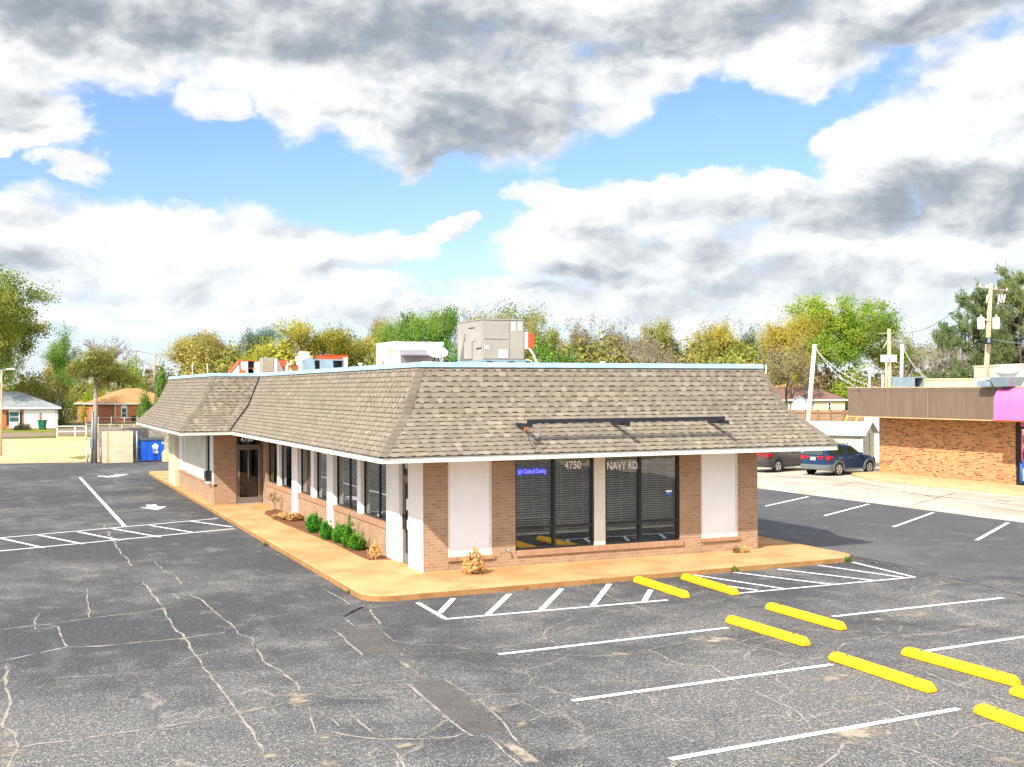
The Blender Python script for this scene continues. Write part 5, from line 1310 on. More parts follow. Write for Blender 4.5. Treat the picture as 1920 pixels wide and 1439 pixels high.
for px, lab, c in ((1381, 'round brown clump of dead leaves at the foot of the right brick corner', LM['tan']), (1398, 'pale dry weed beside the brown clump of dead leaves', M['dry'])):
    p = gp(px, 1036, .16); plant('dead_weed', 'weed', lab, 'dryb', (p.x, p.y, .15), .26, .24, c, 'bark', None, None, 'stem')
# weeds in the kerb joint
random.seed(8)
for px, py, s_, lab, mk in ((1061, 1097, .16, 'green weed growing in the kerb joint behind the fourth hatching bar', 'shrub'), (986, 1106, .12, 'small weed in the kerb joint behind the second hatching bar', 'weed'), (1010, 1104, .09, 'tiny weed between the second and third hatching bars', 'weed'), (1165, 1086, .13, 'weed at the kerb left of the first yellow wheel stop', 'weed'),
                        (1377, 1073, .2, 'yellowish weed at the kerb behind the aisle hatching', 'weed'), (1586, 1054, .2, 'green weed at the rounded right end of the kerb', 'shrub'), (1335, 1069, .12, 'weed at the kerb above the second yellow wheel stop', 'weed'), (497, 1024, .15, 'yellow-green weed at the kerb opposite the green shrubs', 'weed'), (655, 1113, .12, 'weed by the rounded left corner of the kerb', 'weed')):
    p = gp(px, py); plant('weed', 'weed', lab, 'dryb', (p.x, p.y, .14 if mk == 'dry' else .0), s_ * 1.3, s_, M[mk], 'bark', 'weeds along the kerb', None, 'stem')

# ------------------------------------------------------------------ equipment on the flat roof
ZR = ZT - .06                                # roof deck
def pbox(name, parent, mat, x0, x1, y0, y1, z0, z1, bevel=.008, label=None):
    q = MB(); q.box(x0, x1, y0, y1, z0, z1); o = q.build(name, mat, parent, bevel)
    if label: o['label'] = label
    return o


c = at(905, 676, 32.0); x0, y0 = c.x, c.y; x1, y1 = x0 + 1.27, y0 + 1.95; z0, z1 = 5.52, 6.63
tu = empty('air_conditioner', (x0 + .6, y0 + 1, ZR), 'tall tan rooftop air conditioner with white labels at the front of the roof', 'air conditioner')
cab = pbox('cabinet', tu, M['tan_metal'], x0, x1, y0, y1, z0, z1)
pbox('lid', tu, M['tan_metal'], x0 - .02, x1 + .02, y0 - .02, y1 + .02, z1, z1 + .03)
q = MB(); q.box(x0 - .03, x1 + .03, y0 - .03, y1 + .03, 5.39, z0); q.build('base_rail', M['galv'], tu, .005)
pbox('kerb', tu, M['black'], x0 + .08, x1 - .08, y0 + .08, y1 - .08, ZR, 5.39)
q = MB()
for a_, b_ in ((x0 + .1, x0 + .3), (x0 + .75, x0 + .95)): q.box(a_, b_, y0 - .035, y0 - .028, 5.43, 5.48)
q.build('lifting_slot', M['black'], tu)
# access panels: each a slightly proud plate with a shadow gap
pbox('access_panel', tu, M['tan_metal'], x0 + .03, x0 + .80, y0 - .018, y0, 6.10, 6.60, .004); pbox('access_panel', tu, M['tan_metal'], x0 + .03, x0 + .80, y0 - .018, y0, 5.55, 6.07, .004); pbox('access_panel', tu, M['tan_metal'], x0 + .84, x1 - .03, y0 - .018, y0, 5.55, 6.60, .004)
pbox('access_panel', tu, M['tan_metal'], x0 - .018, x0, y0 + .55, y0 + 1.2, 6.05, 6.5, .004); pbox('access_panel', tu, M['tan_metal'], x0 - .05, x0, y0 + .75, y0 + 1.3, 5.56, 6.05, .01)
pbox('access_panel', tu, M['tan_metal'], x0 - .018, x0, y0 + .05, y0 + .5, 5.86, 6.58, .004); pbox('handle', tu, M['black'], x0 - .03, x0 - .018, y0 + .6, y0 + 1.0, 6.42, 6.45); pbox('handle', tu, M['black'], x0 - .03, x0 - .018, y0 + .08, y0 + .42, 5.83, 5.86)
q = MB(); q.add([(x0 - .012, y0 + 1.32, 6.3), (x0 - .012, y0 + 1.75, 5.54), (x0 - .012, y0 + 1.32, 5.54), (x0, y0 + 1.32, 6.3), (x0, y0 + 1.75, 5.54), (x0, y0 + 1.32, 5.54)], [(0, 1, 2), (0, 3, 4, 1), (0, 2, 5, 3)]); q.build('open_flap', M['cladding'], tu)
for a_, b_, e_, f_ in ((.86, .98, 6.34, 6.58), (1.08, 1.18, 6.36, 6.59), (.47, .74, 5.58, 5.80), (.06, .18, 5.83, 5.92)): pbox('sticker', tu, M['paper'], x0 + a_, x0 + b_, y0 - .023, y0 - .017, e_, f_, 0)
for a_, b_, e_, f_ in ((.52, .56, 6.15, 6.3), (.08, .2, 5.7, 5.8)): pbox('sticker', tu, M['paper'], x0 - .024, x0 - .017, y0 + a_, y0 + b_, e_, f_, 0)
hx = x1 + .02
pbox('side_hood', tu, M['white_metal'], x1, x1 + .13, y0 + .03, y0 + .7, 5.84, 6.30); pbox('side_hood', tu, M['rust'], x1 + .13, x1 + .33, y0 + .03, y0 + .7, 5.86, 6.28, label='orange red end of the side hood')
q = MB(); q.path([(x1 + .12, y0 + .1, 5.88), (x1 + .2, y0 + .05, 5.82), (x1 + .29, y0, 5.66), (x1 + .33, y0, 5.55), (x1 + .44, y0, 5.32)], .035, 8); q.build('flexible_conduit', M['white_metal'], tu)
q = MB(); q.path([(x1 + .02, y0 - .03, 5.53), (x1 + .2, y0 - .05, 5.50), (x1 + .22, y0 - .05, 5.42), (x1 + .34, y0 - .05, 5.44), (x1 + .34, y0 - .05, 5.3)], .014, 6); q.build('drain_pipe', M['white'], tu)

c = at(737, 683, 37.0); x0, y0 = c.x, c.y; x1, y1 = x0 + 1.72, y0 + 1.85; z0, z1 = 5.42, 6.22
wu = empty('air_conditioner', (x0 + .8, y0 + .9, ZR), 'white rooftop unit with a dark hood in front, left of the satellite dish', 'air conditioner')
pbox('cabinet', wu, M['white_metal'], x0, x1, y0, y1, z0, z1); pbox('lid', wu, M['white_metal'], x0 - .015, x1 + .015, y0 - .015, y1 + .015, z1, z1 + .025); pbox('kerb', wu, M['galv'], x0 + .05, x1 - .05, y0 + .05, y1 - .05, ZR, z0)
q = MB(); h0, h1 = x0 + .08, x1 - .25
for k in range(1):
    A_1 = [(h0 + .12, y0 - .002, 5.99), (h1, y0 - .002, 5.99), (h1 + .1, y0 - .45, 5.82), (h0, y0 - .45, 5.82)]
    q.add(A_1 + [(p[0], p[1], p[2] - .03) for p in A_1], [(0, 1, 2, 3), (7, 6, 5, 4), (3, 2, 6, 7), (0, 3, 7, 4), (2, 1, 5, 6)])
q.build('hood', M['grey_metal'], wu)
pbox('shade_panel', wu, M['grey_metal'], x0 + .25, x1 - .2, y0 - .012, y0, 5.45, 5.94, .003)  # grey plate painted in for the shaded recess below the hood
for a_ in (.35, .62, 1.0): pbox('door_seam', wu, M['grey_metal'], x0 - .006, x0, y0 + a_, y0 + a_ + .012, 5.5, 6.15, 0)
pbox('sticker', wu, M['yellow_label'], x0 - .01, x0 - .002, y0 + .06, y0 + .3, 5.86, 5.98, 0, 'yellow warning label'); pbox('sticker', wu, M['paper'], x0 - .01, x0 - .002, y0 + .06, y0 + .28, 5.76, 5.83, 0); pbox('handle', wu, M['black'], x0 - .03, x0, y0 + 1.0, y0 + 1.06, 5.5, 5.65)

dc = at(820, 661, 30.6)
ds = empty('satellite_dish', (dc.x, dc.y, ZR), 'round white satellite dish on the roof edge between the two air conditioners', 'satellite dish')
nrm = (-FWD * .52 + Vector((0, 0, .82)) + RGT * .12).normalized(); ta = nrm.cross(Vector((0, 0, 1))).normalized(); tb = nrm.cross(ta)
q = MB(); rings = 6; nn = 24; vs = []
for i in range(rings + 1):
    r = .29 * i / rings; 
    for k in range(nn): t = 2 * math.pi * k / nn; vs.append(dc + ta * (r * 1.0 * math.cos(t)) + tb * (r * 1.02 * math.sin(t)) + nrm * (r * r * .55 - .04))
fs = [(i * nn + k, i * nn + (k + 1) % nn, (i + 1) * nn + (k + 1) % nn, (i + 1) * nn + k) for i in range(rings) for k in range(nn)]
q.add(vs, fs, None, True); refl = q.build('reflector', surf('pale_grey_dish', (.47, .5, .48), (.44, .47, .45), 2, .5, .3), ds); sm = refl.modifiers.new('thickness', 'SOLIDIFY'); sm.thickness = .012
foot = Vector((dc.x + .12, dc.y + .08, ZR))
q = MB(); q.path([dc - nrm * .05, dc - nrm * .16 + Vector((-.08, 0, -.06)), Vector((dc.x - .2, dc.y + .1, ZR))], .022, 8); q.path([dc - nrm * .05, Vector((dc.x + .12, dc.y + .1, ZR))], .02, 8); q.build('mast', M['black'], ds)
lo = at(829, 645, 30.2); q = MB(); q.path([at(827, 674, 30.3), at(830, 646, 30.2)], .012, 6); arm = q.build('feed_arm', M['galv'], ds)
q = MB(); q.lathe([(.0, -.05), (.045, -.05), (.045, .03), (.02, .05)], lo, 'z', 12); q.build('receiver', M['white'], arm)
pbox('roof_block', None, M['stop_white'], dc.x - .38, dc.x - .06, dc.y + .02, dc.y + .2, ZR, ZR + .12); o = bpy.data.objects['roof_block']; tag(o, 'low pale block on the roof edge below the satellite dish', 'block')


def unit(px0, px1, ytop, D, depth, base=ZR):
    """frame of a rooftop box whose front runs along x between two picture columns"""
    a_, b_ = at(px0, 690, D), None
    w = (px1 - px0) / CF * D / (_c + .1)
    return a_.x, a_.x + w, a_.y, a_.y + depth, base, z_at(ytop, D)


x0, x1, y0, y1, z0, z1 = unit(452, 488, 675.5, 47, .9)
rh = empty('vent_hood', ((x0 + x1) / 2, y0, ZR), 'rusty sloping metal vent hood with round orange opening at the left of the roof', 'vent hood')
q = MB(); q.box(x0, x0 + .28, y0, y1, z0, z1); q.box(x1 - .22, x1, y0, y1, z0, z1); q.box(x0 + .28, x1 - .22, y0 + .3, y1, z0, z1); q.build('housing', M['rust_white'], rh)
q = MB(); q.add([(x0 - .42, y0 + .05, z0 + .03), (x0, y0 + .05, z1), (x0, y1, z1), (x0 - .42, y1, z0 + .03), (x0 - .42, y0 + .05, z0), (x0, y0 + .05, z0), (x0, y1, z0), (x0 - .42, y1, z0)], [(0, 1, 2, 3), (0, 4, 5, 1), (3, 2, 6, 7), (0, 3, 7, 4)]); q.build('slope', M['rust_white'], rh)
q = MB(); q.add([(x0 - .44, y0 + .02, z0 + .05), (x0, y0 + .02, z1 + .02), (x0, y1, z1 + .02), (x0 - .44, y1, z0 + .05)], [(0, 1, 2, 3)]); q.box(x0, x1, y0 - .02, y1, z1, z1 + .025); q.build('roof_plate', M['rust'], rh)
q = MB(); q.box(x0 + .28, x1 - .22, y0 + .28, y0 + .3, z0, z1); q.build('opening', M['black'], rh)
q = MB(); q.lathe([(.17, 0), (.2, -.1), (.14, -.1), (.13, 0)], ((x0 + x1) / 2 + .03, y0 + .26, z0 + .12), 'y', 18); q.build('blower_ring', M['rust'], rh)
x0, x1, y0, y1, z0, z1 = unit(492, 514, 669, 46, .6)
ec = empty('evaporative_cooler', ((x0 + x1) / 2, y0, ZR), 'tan box cooler with gridded pad beside the rusty vent hood', 'cooler')
pbox('cabinet', ec, M['tan_metal'], x0, x1, y0, y1, z0, z1); q = MB()
for k in range(7): q.box(x0 + .03 + k * (x1 - x0 - .07) / 6, x0 + .04 + k * (x1 - x0 - .07) / 6, y0 - .012, y0, z0 + .04, z1 - .05)
for k in range(6): q.box(x0 + .03, x1 - .03, y0 - .015, y0 - .002, z0 + .05 + k * .09, z0 + .062 + k * .09)
q.build('grille', M['kerb_conc'], ec); pbox('side_panel', ec, M['paper'], x1 + .02, x1 + .13, y0 - .03, y1, z0, z1 - .04)
x0, x1, y0, y1, z0, z1 = unit(521, 541, 675, 46.5, .5)
rp = empty('metal_duct', ((x0 + x1) / 2, y0, ZR), 'pale duct with a bright orange rust stain between the tan cooler and the white fan', 'duct')
pbox('housing', rp, M['stop_white'], x0, x1, y0, y1, z0, z1); q = MB(); q.add([(x0 + .03, y0 - .006, z1 - .02), (x1 - .05, y0 - .006, z1 - .02), (x0 + .28, y0 - .006, z0 + .24), (x0 + .24, y0 - .006, z0 + .02), (x0 + .2, y0 - .006, z0 + .24)], [(4, 3, 2, 1, 0)]); q.build('rust_stain', M['rust'], rp); pbox('cap', rp, M['rust'], x0 - .05, x1 + .15, y0 - .02, y1, z1, z1 + .025)
p = at(546, 690, 45.5); vp = empty('vent_pipe', (p.x, p.y, ZR), 'grey capped vent pipe left of the white roof fan', 'vent pipe')
q = MB(); q.lathe([(.09, 0), (.09, .34), (.13, .34), (.13, .42), (.05, .46), (.05, .56), (0, .56)], (p.x, p.y, ZR), 'z', 14); q.build('pipe', M['kerb_conc'], vp); pbox('valve', vp, M['rust'], p.x + .05, p.x + .3, p.y - .15, p.y, ZR + .22, ZR + .32)
p = at(570, 690, 44.5); rf = empty('roof_fan', (p.x, p.y, ZR), 'large round white roof exhaust fan with two dark holes', 'exhaust fan')
q = MB(); q.lathe([(.18, 0), (.18, .12), (.22, .14), (.22, .30), (.30, .36), (.34, .62), (.345, .66), (.24, .67), (.22, .70), (.22, .83), (.20, .85), (0, .86)], (p.x, p.y, ZR), 'z', 28); q.build('housing', M['white_metal'], rf)
for a_ in (-.04, .08): q = MB(); q.lathe([(.038, 0), (.038, -.02), (0, -.02)], (p.x + a_ * 1.1, p.y - .318, ZR + .5 + a_ * .4), 'y', 10); q.build('hole', M['black'], rf)
for i, (pa, pb, yt, D, lab) in enumerate(((576, 610, 672, 42.5, 'blue-grey intake hood with open front right below the white fan'), (610, 646, 672.5, 41, 'blue-grey intake hood with open front nearest the white rooftop unit'))):
    x0, x1, y0, y1, z0, z1 = unit(pa, pb, yt, D, .8)
    ih = empty('intake_hood', ((x0 + x1) / 2, y0, ZR), lab, 'intake hood', 'blue-grey intake hoods on the roof')
    q = MB(); q.box(x0, x1, y0 + .3, y1, z0, z1 - .02); q.build('housing', M['galv'], ih)
    a_ = x0 + (x1 - x0) * .42
    q = MB(); q.add([(x0, y0 + .3, z1), (x0, y0 + .02, z1 - .04), (x0, y0 - .12, z0), (x0, y0 + .3, z0), (a_, y0 + .3, z1), (a_, y0 + .02, z1 - .04), (a_, y0 - .12, z0), (a_, y0 + .3, z0)], [(0, 1, 2, 3), (7, 6, 5, 4), (1, 5, 6, 2), (0, 4, 5, 1)]); q.box(a_, x1, y0 - .02, y0 + .3, z1 - .05, z1); q.box(x1 - .03, x1, y0 - .05, y0 + .3, z0, z1 - .05); q.box(a_, x1 - .03, y0 - .05, y0 + .3, z0, z0 + .07); q.build('cowl', M['galv'], ih)
    pbox('opening', ih, M['black'], a_, x1 - .03, y0 + .26, y0 + .295, z0 + .07, z1 - .05, 0)
x0, x1, y0, y1, z0, z1 = unit(602, 655, 665, 44.5, .7)
ob = empty('rusty_duct', ((x0 + x1) / 2, y0, ZR), 'orange rusted metal duct behind the two blue-grey intake hoods', 'duct'); pbox('housing', ob, M['rust'], x0, x1, y0, y1, z0 + .02, z1); pbox('front_panel', ob, M['rust_white'], x1 - .2, x1 - .02, y0 - .012, y0, z0 + .05, z1 - .08); pbox('flange', ob, M['rust'], x0 - .02, x1 + .02, y0 - .02, y1, z1, z1 + .02)
for px, yt, D, lab, hh in ((676, 680, 39, 'short white vent pipe left of the white rooftop unit', .13), (1130, 679, 36, 'small white vent stub above the middle of the front roof', .1), (361, 680, 58, 'thin pale rod on the wing roof, the left one', 0), (389, 680, 57, 'thin pale rod on the wing roof, the right one', 0)):
    p = at(px, 690, D); zt_ = z_at(yt, D); e = empty('vent_pipe' if hh else 'thin_rod', (p.x, p.y, ZR), lab, 'pipe'); q = MB()
    if hh: q.lathe([(.05, 0), (.05, zt_ - ZR - .05), (.085, zt_ - ZR - .05), (.085, zt_ - ZR), (0, zt_ - ZR)], (p.x, p.y, ZR), 'z', 12)
    else: q.tube((p.x, p.y, ZR), (p.x, p.y, zt_), .022, n=6)
    q.build('pipe', M['white'] if hh else M['pale_pole'], e)

# ------------------------------------------------------------------ rubbish enclosure at the far left of the lot
p0, p1 = gp(191, 868), gp(251, 868.3); YE = (p0.y + p1.y) / 2
en = empty('rubbish_enclosure', (p0.x, YE, 0), 'pale painted block wall enclosure round the blue dumpster', 'enclosure')
q = MB(); q.box(p0.x, p1.x, YE, YE + .2, 0, 2.05); q.build('front_wall', M['block'], en, uv=True)
q = MB(); q.box(p1.x - .2, p1.x, YE + .2, YE + 3.6, 0, 2.03); q.build('side_wall', M['block_shaded'], en, uv=True)
q = MB(); q.box(p0.x, at(280, 830, YE + 27).x + .6, YE + 3.6, YE + 3.8, 0, 2.15); q.build('rear_wall', M['block_shaded'], en, uv=True)
xr = at(280, 830, 78).x
q = MB(); q.box(xr, xr + 3.2, YE + 2.6, YE + 2.8, 0, 2.25); q.build('rear_wall', M['block'], en, uv=True)
q = MB(); q.box(p0.x + .26, p0.x + .38, YE - .015, YE, 0, 2.0); o = q.build('stain', M['kerb_conc'], en)
p = gp(256.6, 868); q = MB(); q.tube((p.x, p.y - .1, 0), (p.x, p.y - .1, 2.08), .05); q.tube((p.x, p.y - .1, 1.0), (p.x + .3, p.y + .15, 1.0), .02); q.build('gate_post', M['galv'], en)
p = gp(264.5, 867); x0, y0 = p.x, p.y + .35
du = empty('dumpster', (x0, y0, 0), 'bright blue dumpster with white flower emblem in front of the block wall', 'dumpster')
q = MB(); q.add([(x0, y0, .08), (x0 + 1.5, y0, .08), (x0 + 1.5, y0 + 1.1, .08), (x0, y0 + 1.1, .08), (x0, y0 - .06, 1.38), (x0 + 1.5, y0 - .06, 1.38), (x0 + 1.5, y0 + 1.1, 1.5), (x0, y0 + 1.1, 1.5)], [(3, 2, 1, 0), (0, 1, 5, 4), (1, 2, 6, 5), (2, 3, 7, 6), (3, 0, 4, 7)]); q.build('body', M['blue_bin'], du)
q = MB()
for a_ in (0, .32, .74, 1.16, 1.46): q.box(x0 + a_, x0 + a_ + .04, y0 - .06, y0 + .02, .1, 1.34)
q.build('rib', M['blue_bin'], du)
q = MB(); q.prism([(y0 - .1, 1.38), (y0 + 1.14, 1.5), (y0 + 1.14, 1.56), (y0 + .5, 1.55), (y0 - .1, 1.44)], x0 - .03, x0 + 1.53, 'x'); q.build('lid', M['lid'], du)
q = MB(); fy = y0 - .08
for k in range(5):
    t = math.pi / 2 + k * 2 * math.pi / 5; cx_, cz_ = x0 + .93 + .125 * math.cos(t), .98 + .125 * math.sin(t)
    q.add([(cx_ + .095 * math.cos(a_), fy, cz_ + .095 * math.sin(a_)) for a_ in [m * math.pi / 5 for m in range(10)]], [tuple(range(9, -1, -1))])
q.add([(x0 + .93 + .1 * math.cos(a_), fy - .001, .98 + .1 * math.sin(a_)) for a_ in [m * math.pi / 5 for m in range(10)]], [tuple(range(9, -1, -1))]); q.build('flower_emblem', M['paper'], du)
q = MB(); q.box(x0 + .78, x0 + 1.1, fy, fy + .01, .66, .72); q.box(x0 + .80, x0 + 1.12, fy, fy + .01, .55, .62); q.build('lettering', M['paper'], du); pbox('notice', du, M['paper'], x0 + 1.36, x0 + 1.46, fy, fy + .01, 1.15, 1.3)
p = gp(317, 866); gt = empty('grey_tank', (p.x, p.y + .3, 0), 'low grey rounded tank between the dumpster and the wing', 'tank'); q = MB(); q.lathe([(.38, 0), (.4, .1), (.4, .55), (.3, .72), (0, .76)], (p.x, p.y + .5, 0), 'z', 18); q.build('tank', M['kerb_conc'], gt)

# pole with ivy and the things about its foot
p = gp(178, 868); zt_ = z_at(697, 75.6)
up = empty('utility_pole', (p.x, p.y, 0), 'weathered grey utility pole overgrown with ivy at its top', 'utility pole')
q = MB(); q.tube((p.x, p.y, 0), (p.x + .06, p.y, zt_), .155, .125, 12); q.build('pole', M['wood_pole'], up)
q = MB(); q.tube((p.x - .2, p.y - .1, 0), (p.x - .14, p.y - .1, 3.4), .05); q.box(p.x - .3, p.x - .14, p.y - .2, p.y - .05, .95, 1.6); q.build('conduit', M['galv'], up)
random.seed(2)
iv = plant('ivy', 'ivy', 'bushy ivy crown growing over the top of the grey utility pole', 'bush2', (p.x + .1, p.y, 5.6), 3.3, 1.9, LM['ivy'], 'bark', None, .7, 'stem')
for dx_, dy_, dz_, w_, h_, k_ in ((1.5, .2, -.25, 2.1, 1.2, 'bush1'), (-1.1, .1, -.1, 1.7, 1.3, 'bush2'), (.5, -.3, -.75, 1.0, 1.3, 'bush1'), (2.3, .2, -.5, 1.2, .8, 'bush2'), (.3, 0, .8, 2.2, 1.3, 'bush2')):
    o = bpy.data.objects.new('foliage', PROTO[k_][0]); COL.objects.link(o); o.parent = iv; o.location = (dx_, dy_, dz_); o.scale = (w_, w_, h_); o.material_slots[0].link = 'OBJECT'; o.material_slots[0].material = LM['ivy']
for px, h, r, mk, lab in ((163, .95, .07, 'pale_pole', 'pale wooden stake left of the ivy pole'), (170, .62, .06, 'wood_pole', 'short grey stake at the left foot of the ivy pole'), (188.5, 1.0, .05, 'wood_pole', 'grey stake between the ivy pole and the block wall'), (208.5, .26, .05, 'kerb_conc', 'tiny stub post at the foot of the block wall')):
    p = gp(px, 867.5); q = MB(); q.tube((p.x, p.y - .2, 0), (p.x, p.y - .2, h), r, r * .9); o = q.build('stake', M[mk], None); tag(o, lab, 'post', 'short posts by the ivy pole')

# pipe railing on its low wall, and the mesh fence behind the enclosure
D = 2161 * 4.7 / (822 - 730)
A1_, A2_ = ground_at(107, D), ground_at(161, D)
pr_ = empty('pipe_railing', tuple(A1_), 'white pipe railing on a low concrete wall beyond the sandy lot', 'railing')
fr = lambda t, z, b=0.0: tuple(A1_.lerp(A2_, t) + Vector((0, b, z)))
q = MB()
for z in (1.3, .8): q.tube(fr(0, z), fr(1, z), .045, n=6)
q.build('rail', M['white'], pr_)
for t in (0, .62, 1): q = MB(); q.tube(fr(t, 0), fr(t, 1.35), .06, n=6); q.build('post', M['white'], pr_)
q = MB(); d_ = (A2_ - A1_); q.add([fr(0, 0, -.2), fr(1, 0, -.2), fr(1, 0, .2), fr(0, 0, .2), fr(0, .32, -.2), fr(1, .32, -.2), fr(1, .32, .2), fr(0, .32, .2)], [(0, 1, 5, 4), (1, 2, 6, 5), (2, 3, 7, 6), (3, 0, 4, 7), (4, 5, 6, 7)]); q.build('low_wall', M['kerb_conc'], pr_)
D = 112; A1_, A2_ = ground_at(162, D), ground_at(345, D - 6)
mf = empty('mesh_fence', tuple(A1_), 'thin rusty wire mesh fence behind the dumpster enclosure', 'fence')
q = MB()
for z in (1.45, .8, .15): q.tube(fr(0, z), fr(1, z), .022, n=4)
q.build('rail', M['rust_white'], mf)
for k in range(9): q = MB(); q.tube(fr(k / 8, 0), fr(k / 8, 1.55), .045, n=6); q.build('post', M['kerb_conc'], mf)
D = 150; A1_, A2_ = ground_at(160, D), ground_at(330, D)
mf = empty('mesh_fence', tuple(A1_), 'thin pale wire fence along the lawn of the orange-roofed house', 'fence'); q = MB()
for z in (1.2, .65): q.tube(fr(0, z), fr(1, z), .018, n=4)
q.build('rail', M['galv'], mf)
for k in range(8): q = MB(); q.tube(fr(k / 7, 0), fr(k / 7, 1.3), .03, n=5); q.build('post', M['stop_white'], mf)


# ------------------------------------------------------------------ houses
def frame(C, ang):
    """matrix: local x runs along the wall that looks at the camera side, local y runs away"""
    u = RGT.copy(); u.z = 0; u.normalize(); v = Vector((-u.y, u.x, 0)); c_, s_ = math.cos(ang), math.sin(ang)
    return Matrix.Translation(C) @ Matrix(((u.x * c_ + v.x * s_, -u.x * s_ + v.x * c_, 0, 0), (u.y * c_ + v.y * s_, -u.y * s_ + v.y * c_, 0, 0), (0, 0, 1, 0), (0, 0, 0, 1)))


def hip_house(name, label, C, ang, L, Wd, he, hr, wall_m, roof_m, ov=.5, hipl=None, hipr=None, cat='house', trim='white', uvw=True):
    e = empty(name, tuple(C), label, cat); Fm = frame(C, ang); e['frame'] = 0; del e['frame']
    def bld(q, nm, mat, par=None, **kw):
        q.v = [tuple(Fm @ Vector(p)) for p in q.v]; return q.build(nm, mat, par or e, **kw)
    q = MB(); q.box(0, L, 0, Wd, 0, he); bld(q, 'wall', wall_m, uv=uvw)
    hl = Wd / 2 if hipl is None else hipl; hrr = Wd / 2 if hipr is None else hipr
    a, b_, c_, d_ = (-ov, -ov), (L + ov, -ov), (L + ov, Wd + ov), (-ov, Wd + ov); r0, r1 = (hl - ov * (hl > 0) - ov * (hl == 0), Wd / 2), (L - hrr + ov * (hrr == 0), Wd / 2)
    q = MB(); z = he
    q.add([(*a, z), (*b_, z), (*c_, z), (*d_, z), (*r0, hr), (*r1, hr)], [(0, 1, 5, 4), (1, 2, 5), (2, 3, 4, 5), (3, 0, 4), (3, 2, 1, 0)]); rf_ = bld(q, 'roof', roof_m)
    q = MB()
    for p1, p2, o1, o2 in ((a, b_, (0, .06), (0, .06)), (b_, c_, (-.06, 0), (-.06, 0)), (c_, d_, (0, -.06), (0, -.06)), (d_, a, (.06, 0), (.06, 0))): q.add([(*p1, z - .18), (*p2, z - .18), (*p2, z - .004), (*p1, z - .004)], [(0, 1, 2, 3)])
    bld(q, 'fascia', M[trim], rf_)
    return e, bld, Fm


def face_window(bld, x0, x1, z0, z1, side='front', L=0, glass='dark_win', frm='white', arch=False, name='window', y=-.04):
    q = MB()
    def P(u, w, z): return (u, w, z) if side == 'front' else (L - w, u, z) if side == 'right' else (w, u, z)
    def bx(u0, u1, w0, w1, z0_, z1_):
        p, r = P(u0, w0, z0_), P(u1, w1, z1_); q.box(p[0], r[0], p[1], r[1], z0_, z1_)
    t = .12
    bx(x0 - t, x0, y, 0.02, z0 - t, z1 + t); bx(x1, x1 + t, y, 0.02, z0 - t, z1 + t); bx(x0, x1, y, .02, z0 - t, z0); bx(x0, x1, y, .02, z1, z1 + t)
    m = (z0 + z1) / 2; bx(x0, x1, y * .8, .02, m - .03, m + .03)
    if arch:
        n = 8; xm, r = (x0 + x1) / 2, (x1 - x0) / 2 + t; pts = [(xm + r * math.cos(math.pi * k / n), z1 + t + r * .8 * math.sin(math.pi * k / n)) for k in range(n + 1)]
        vs = [P(u, y, z) for u, z in pts] + [P(u, .02, z) for u, z in pts]
        q.add(vs, [tuple(range(n, -1, -1))] + [(k, k + 1, n + 2 + k, n + 1 + k) for k in range(n)])
    w_ = bld(q, name, M[frm]); q = MB()
    p, r = P(x0, y * .35, z0), P(x1, y * .3, z1); q.box(p[0], r[0], p[1], r[1], z0, z1); bld(q, 'pane', M[glass], w_); return w_


# grey-roofed house, far left
D = 145; HA = .375; Rc = ground_at(107, D); u0_ = (RGT * math.cos(HA) + FWD * math.sin(HA)); u0_.z = 0; u0_.normalize(); HL = 237 / CF * D / 1.074; C = Rc - u0_ * HL; u_ = lambda px: HL - (107 - px) / CF * D / 1.074
e, bld, Fm = hip_house('brick_house', 'low brick house with grey hip roof and two white garage doors at the left edge', C, HA, HL, 9, z_at(763, D) + .15, z_at(731, D), M['brick_house'], M['roof_grey'], .5)
q = MB(); q.box(u_(45), u_(104), -.05, 0, z_at(772, D), z_at(764, D)); bld(q, 'header_panel', M['white'])
for a_, b_ in ((46, 74), (79, 104)):
    q = MB(); q.box(u_(a_), u_(b_), -.06, .0, .03, z_at(772, D) - .02)
    for k in range(3): q.box(u_(a_) + .05, u_(b_) - .05, -.075, -.06, .12 + k * .58, .58 + k * .58)
    bld(q, 'garage_door', M['white'])
face_window(bld, u_(19), u_(36), z_at(787, D), z_at(769, D), arch=True, glass='teal_win')
for a_ in (14, 37.5): q = MB(); q.box(u_(a_), u_(a_ + 4), -.06, -.01, z_at(793, D), z_at(769, D)); bld(q, 'shutter', M['shutter'])
q = MB(); q.box(u_(6), u_(12), -.05, 0, .05, 2.1); bld(q, 'door', M['door_orange'])
q = MB(); q.box(u_(18), u_(37), -.05, 0, .1, z_at(788, D) - .15); o = bld(q, 'panel', M['white'])
q = MB(); q.box(u_(106) - .02, u_(106) + .1, -.1, .1, 0, 2.5); bld(q, 'downspout', M['white'])
p = ground_at(79, 140); tb_ = empty('wheelie_bin', tuple(p), 'dark green wheelie bin before the right white garage door', 'wheelie bin'); q = MB(); Fb = frame(p, 0)
q.add([(-.3, -.3, .08), (.3, -.3, .08), (.3, .3, .08), (-.3, .3, .08), (-.42, -.42, 1.1), (.42, -.42, 1.1), (.42, .42, 1.1), (-.42, .42, 1.1)], [(3, 2, 1, 0), (0, 1, 5, 4), (1, 2, 6, 5), (2, 3, 7, 6), (3, 0, 4, 7)]); q.v = [tuple(Fb @ Vector(v)) for v in q.v]; q.build('body', M['green_bin'], tb_)
q = MB(); q.box(-.46, .46, -.46, .46, 1.1, 1.18); q.v = [tuple(Fb @ Vector(v)) for v in q.v]; q.build('lid', M['green_bin'], tb_)
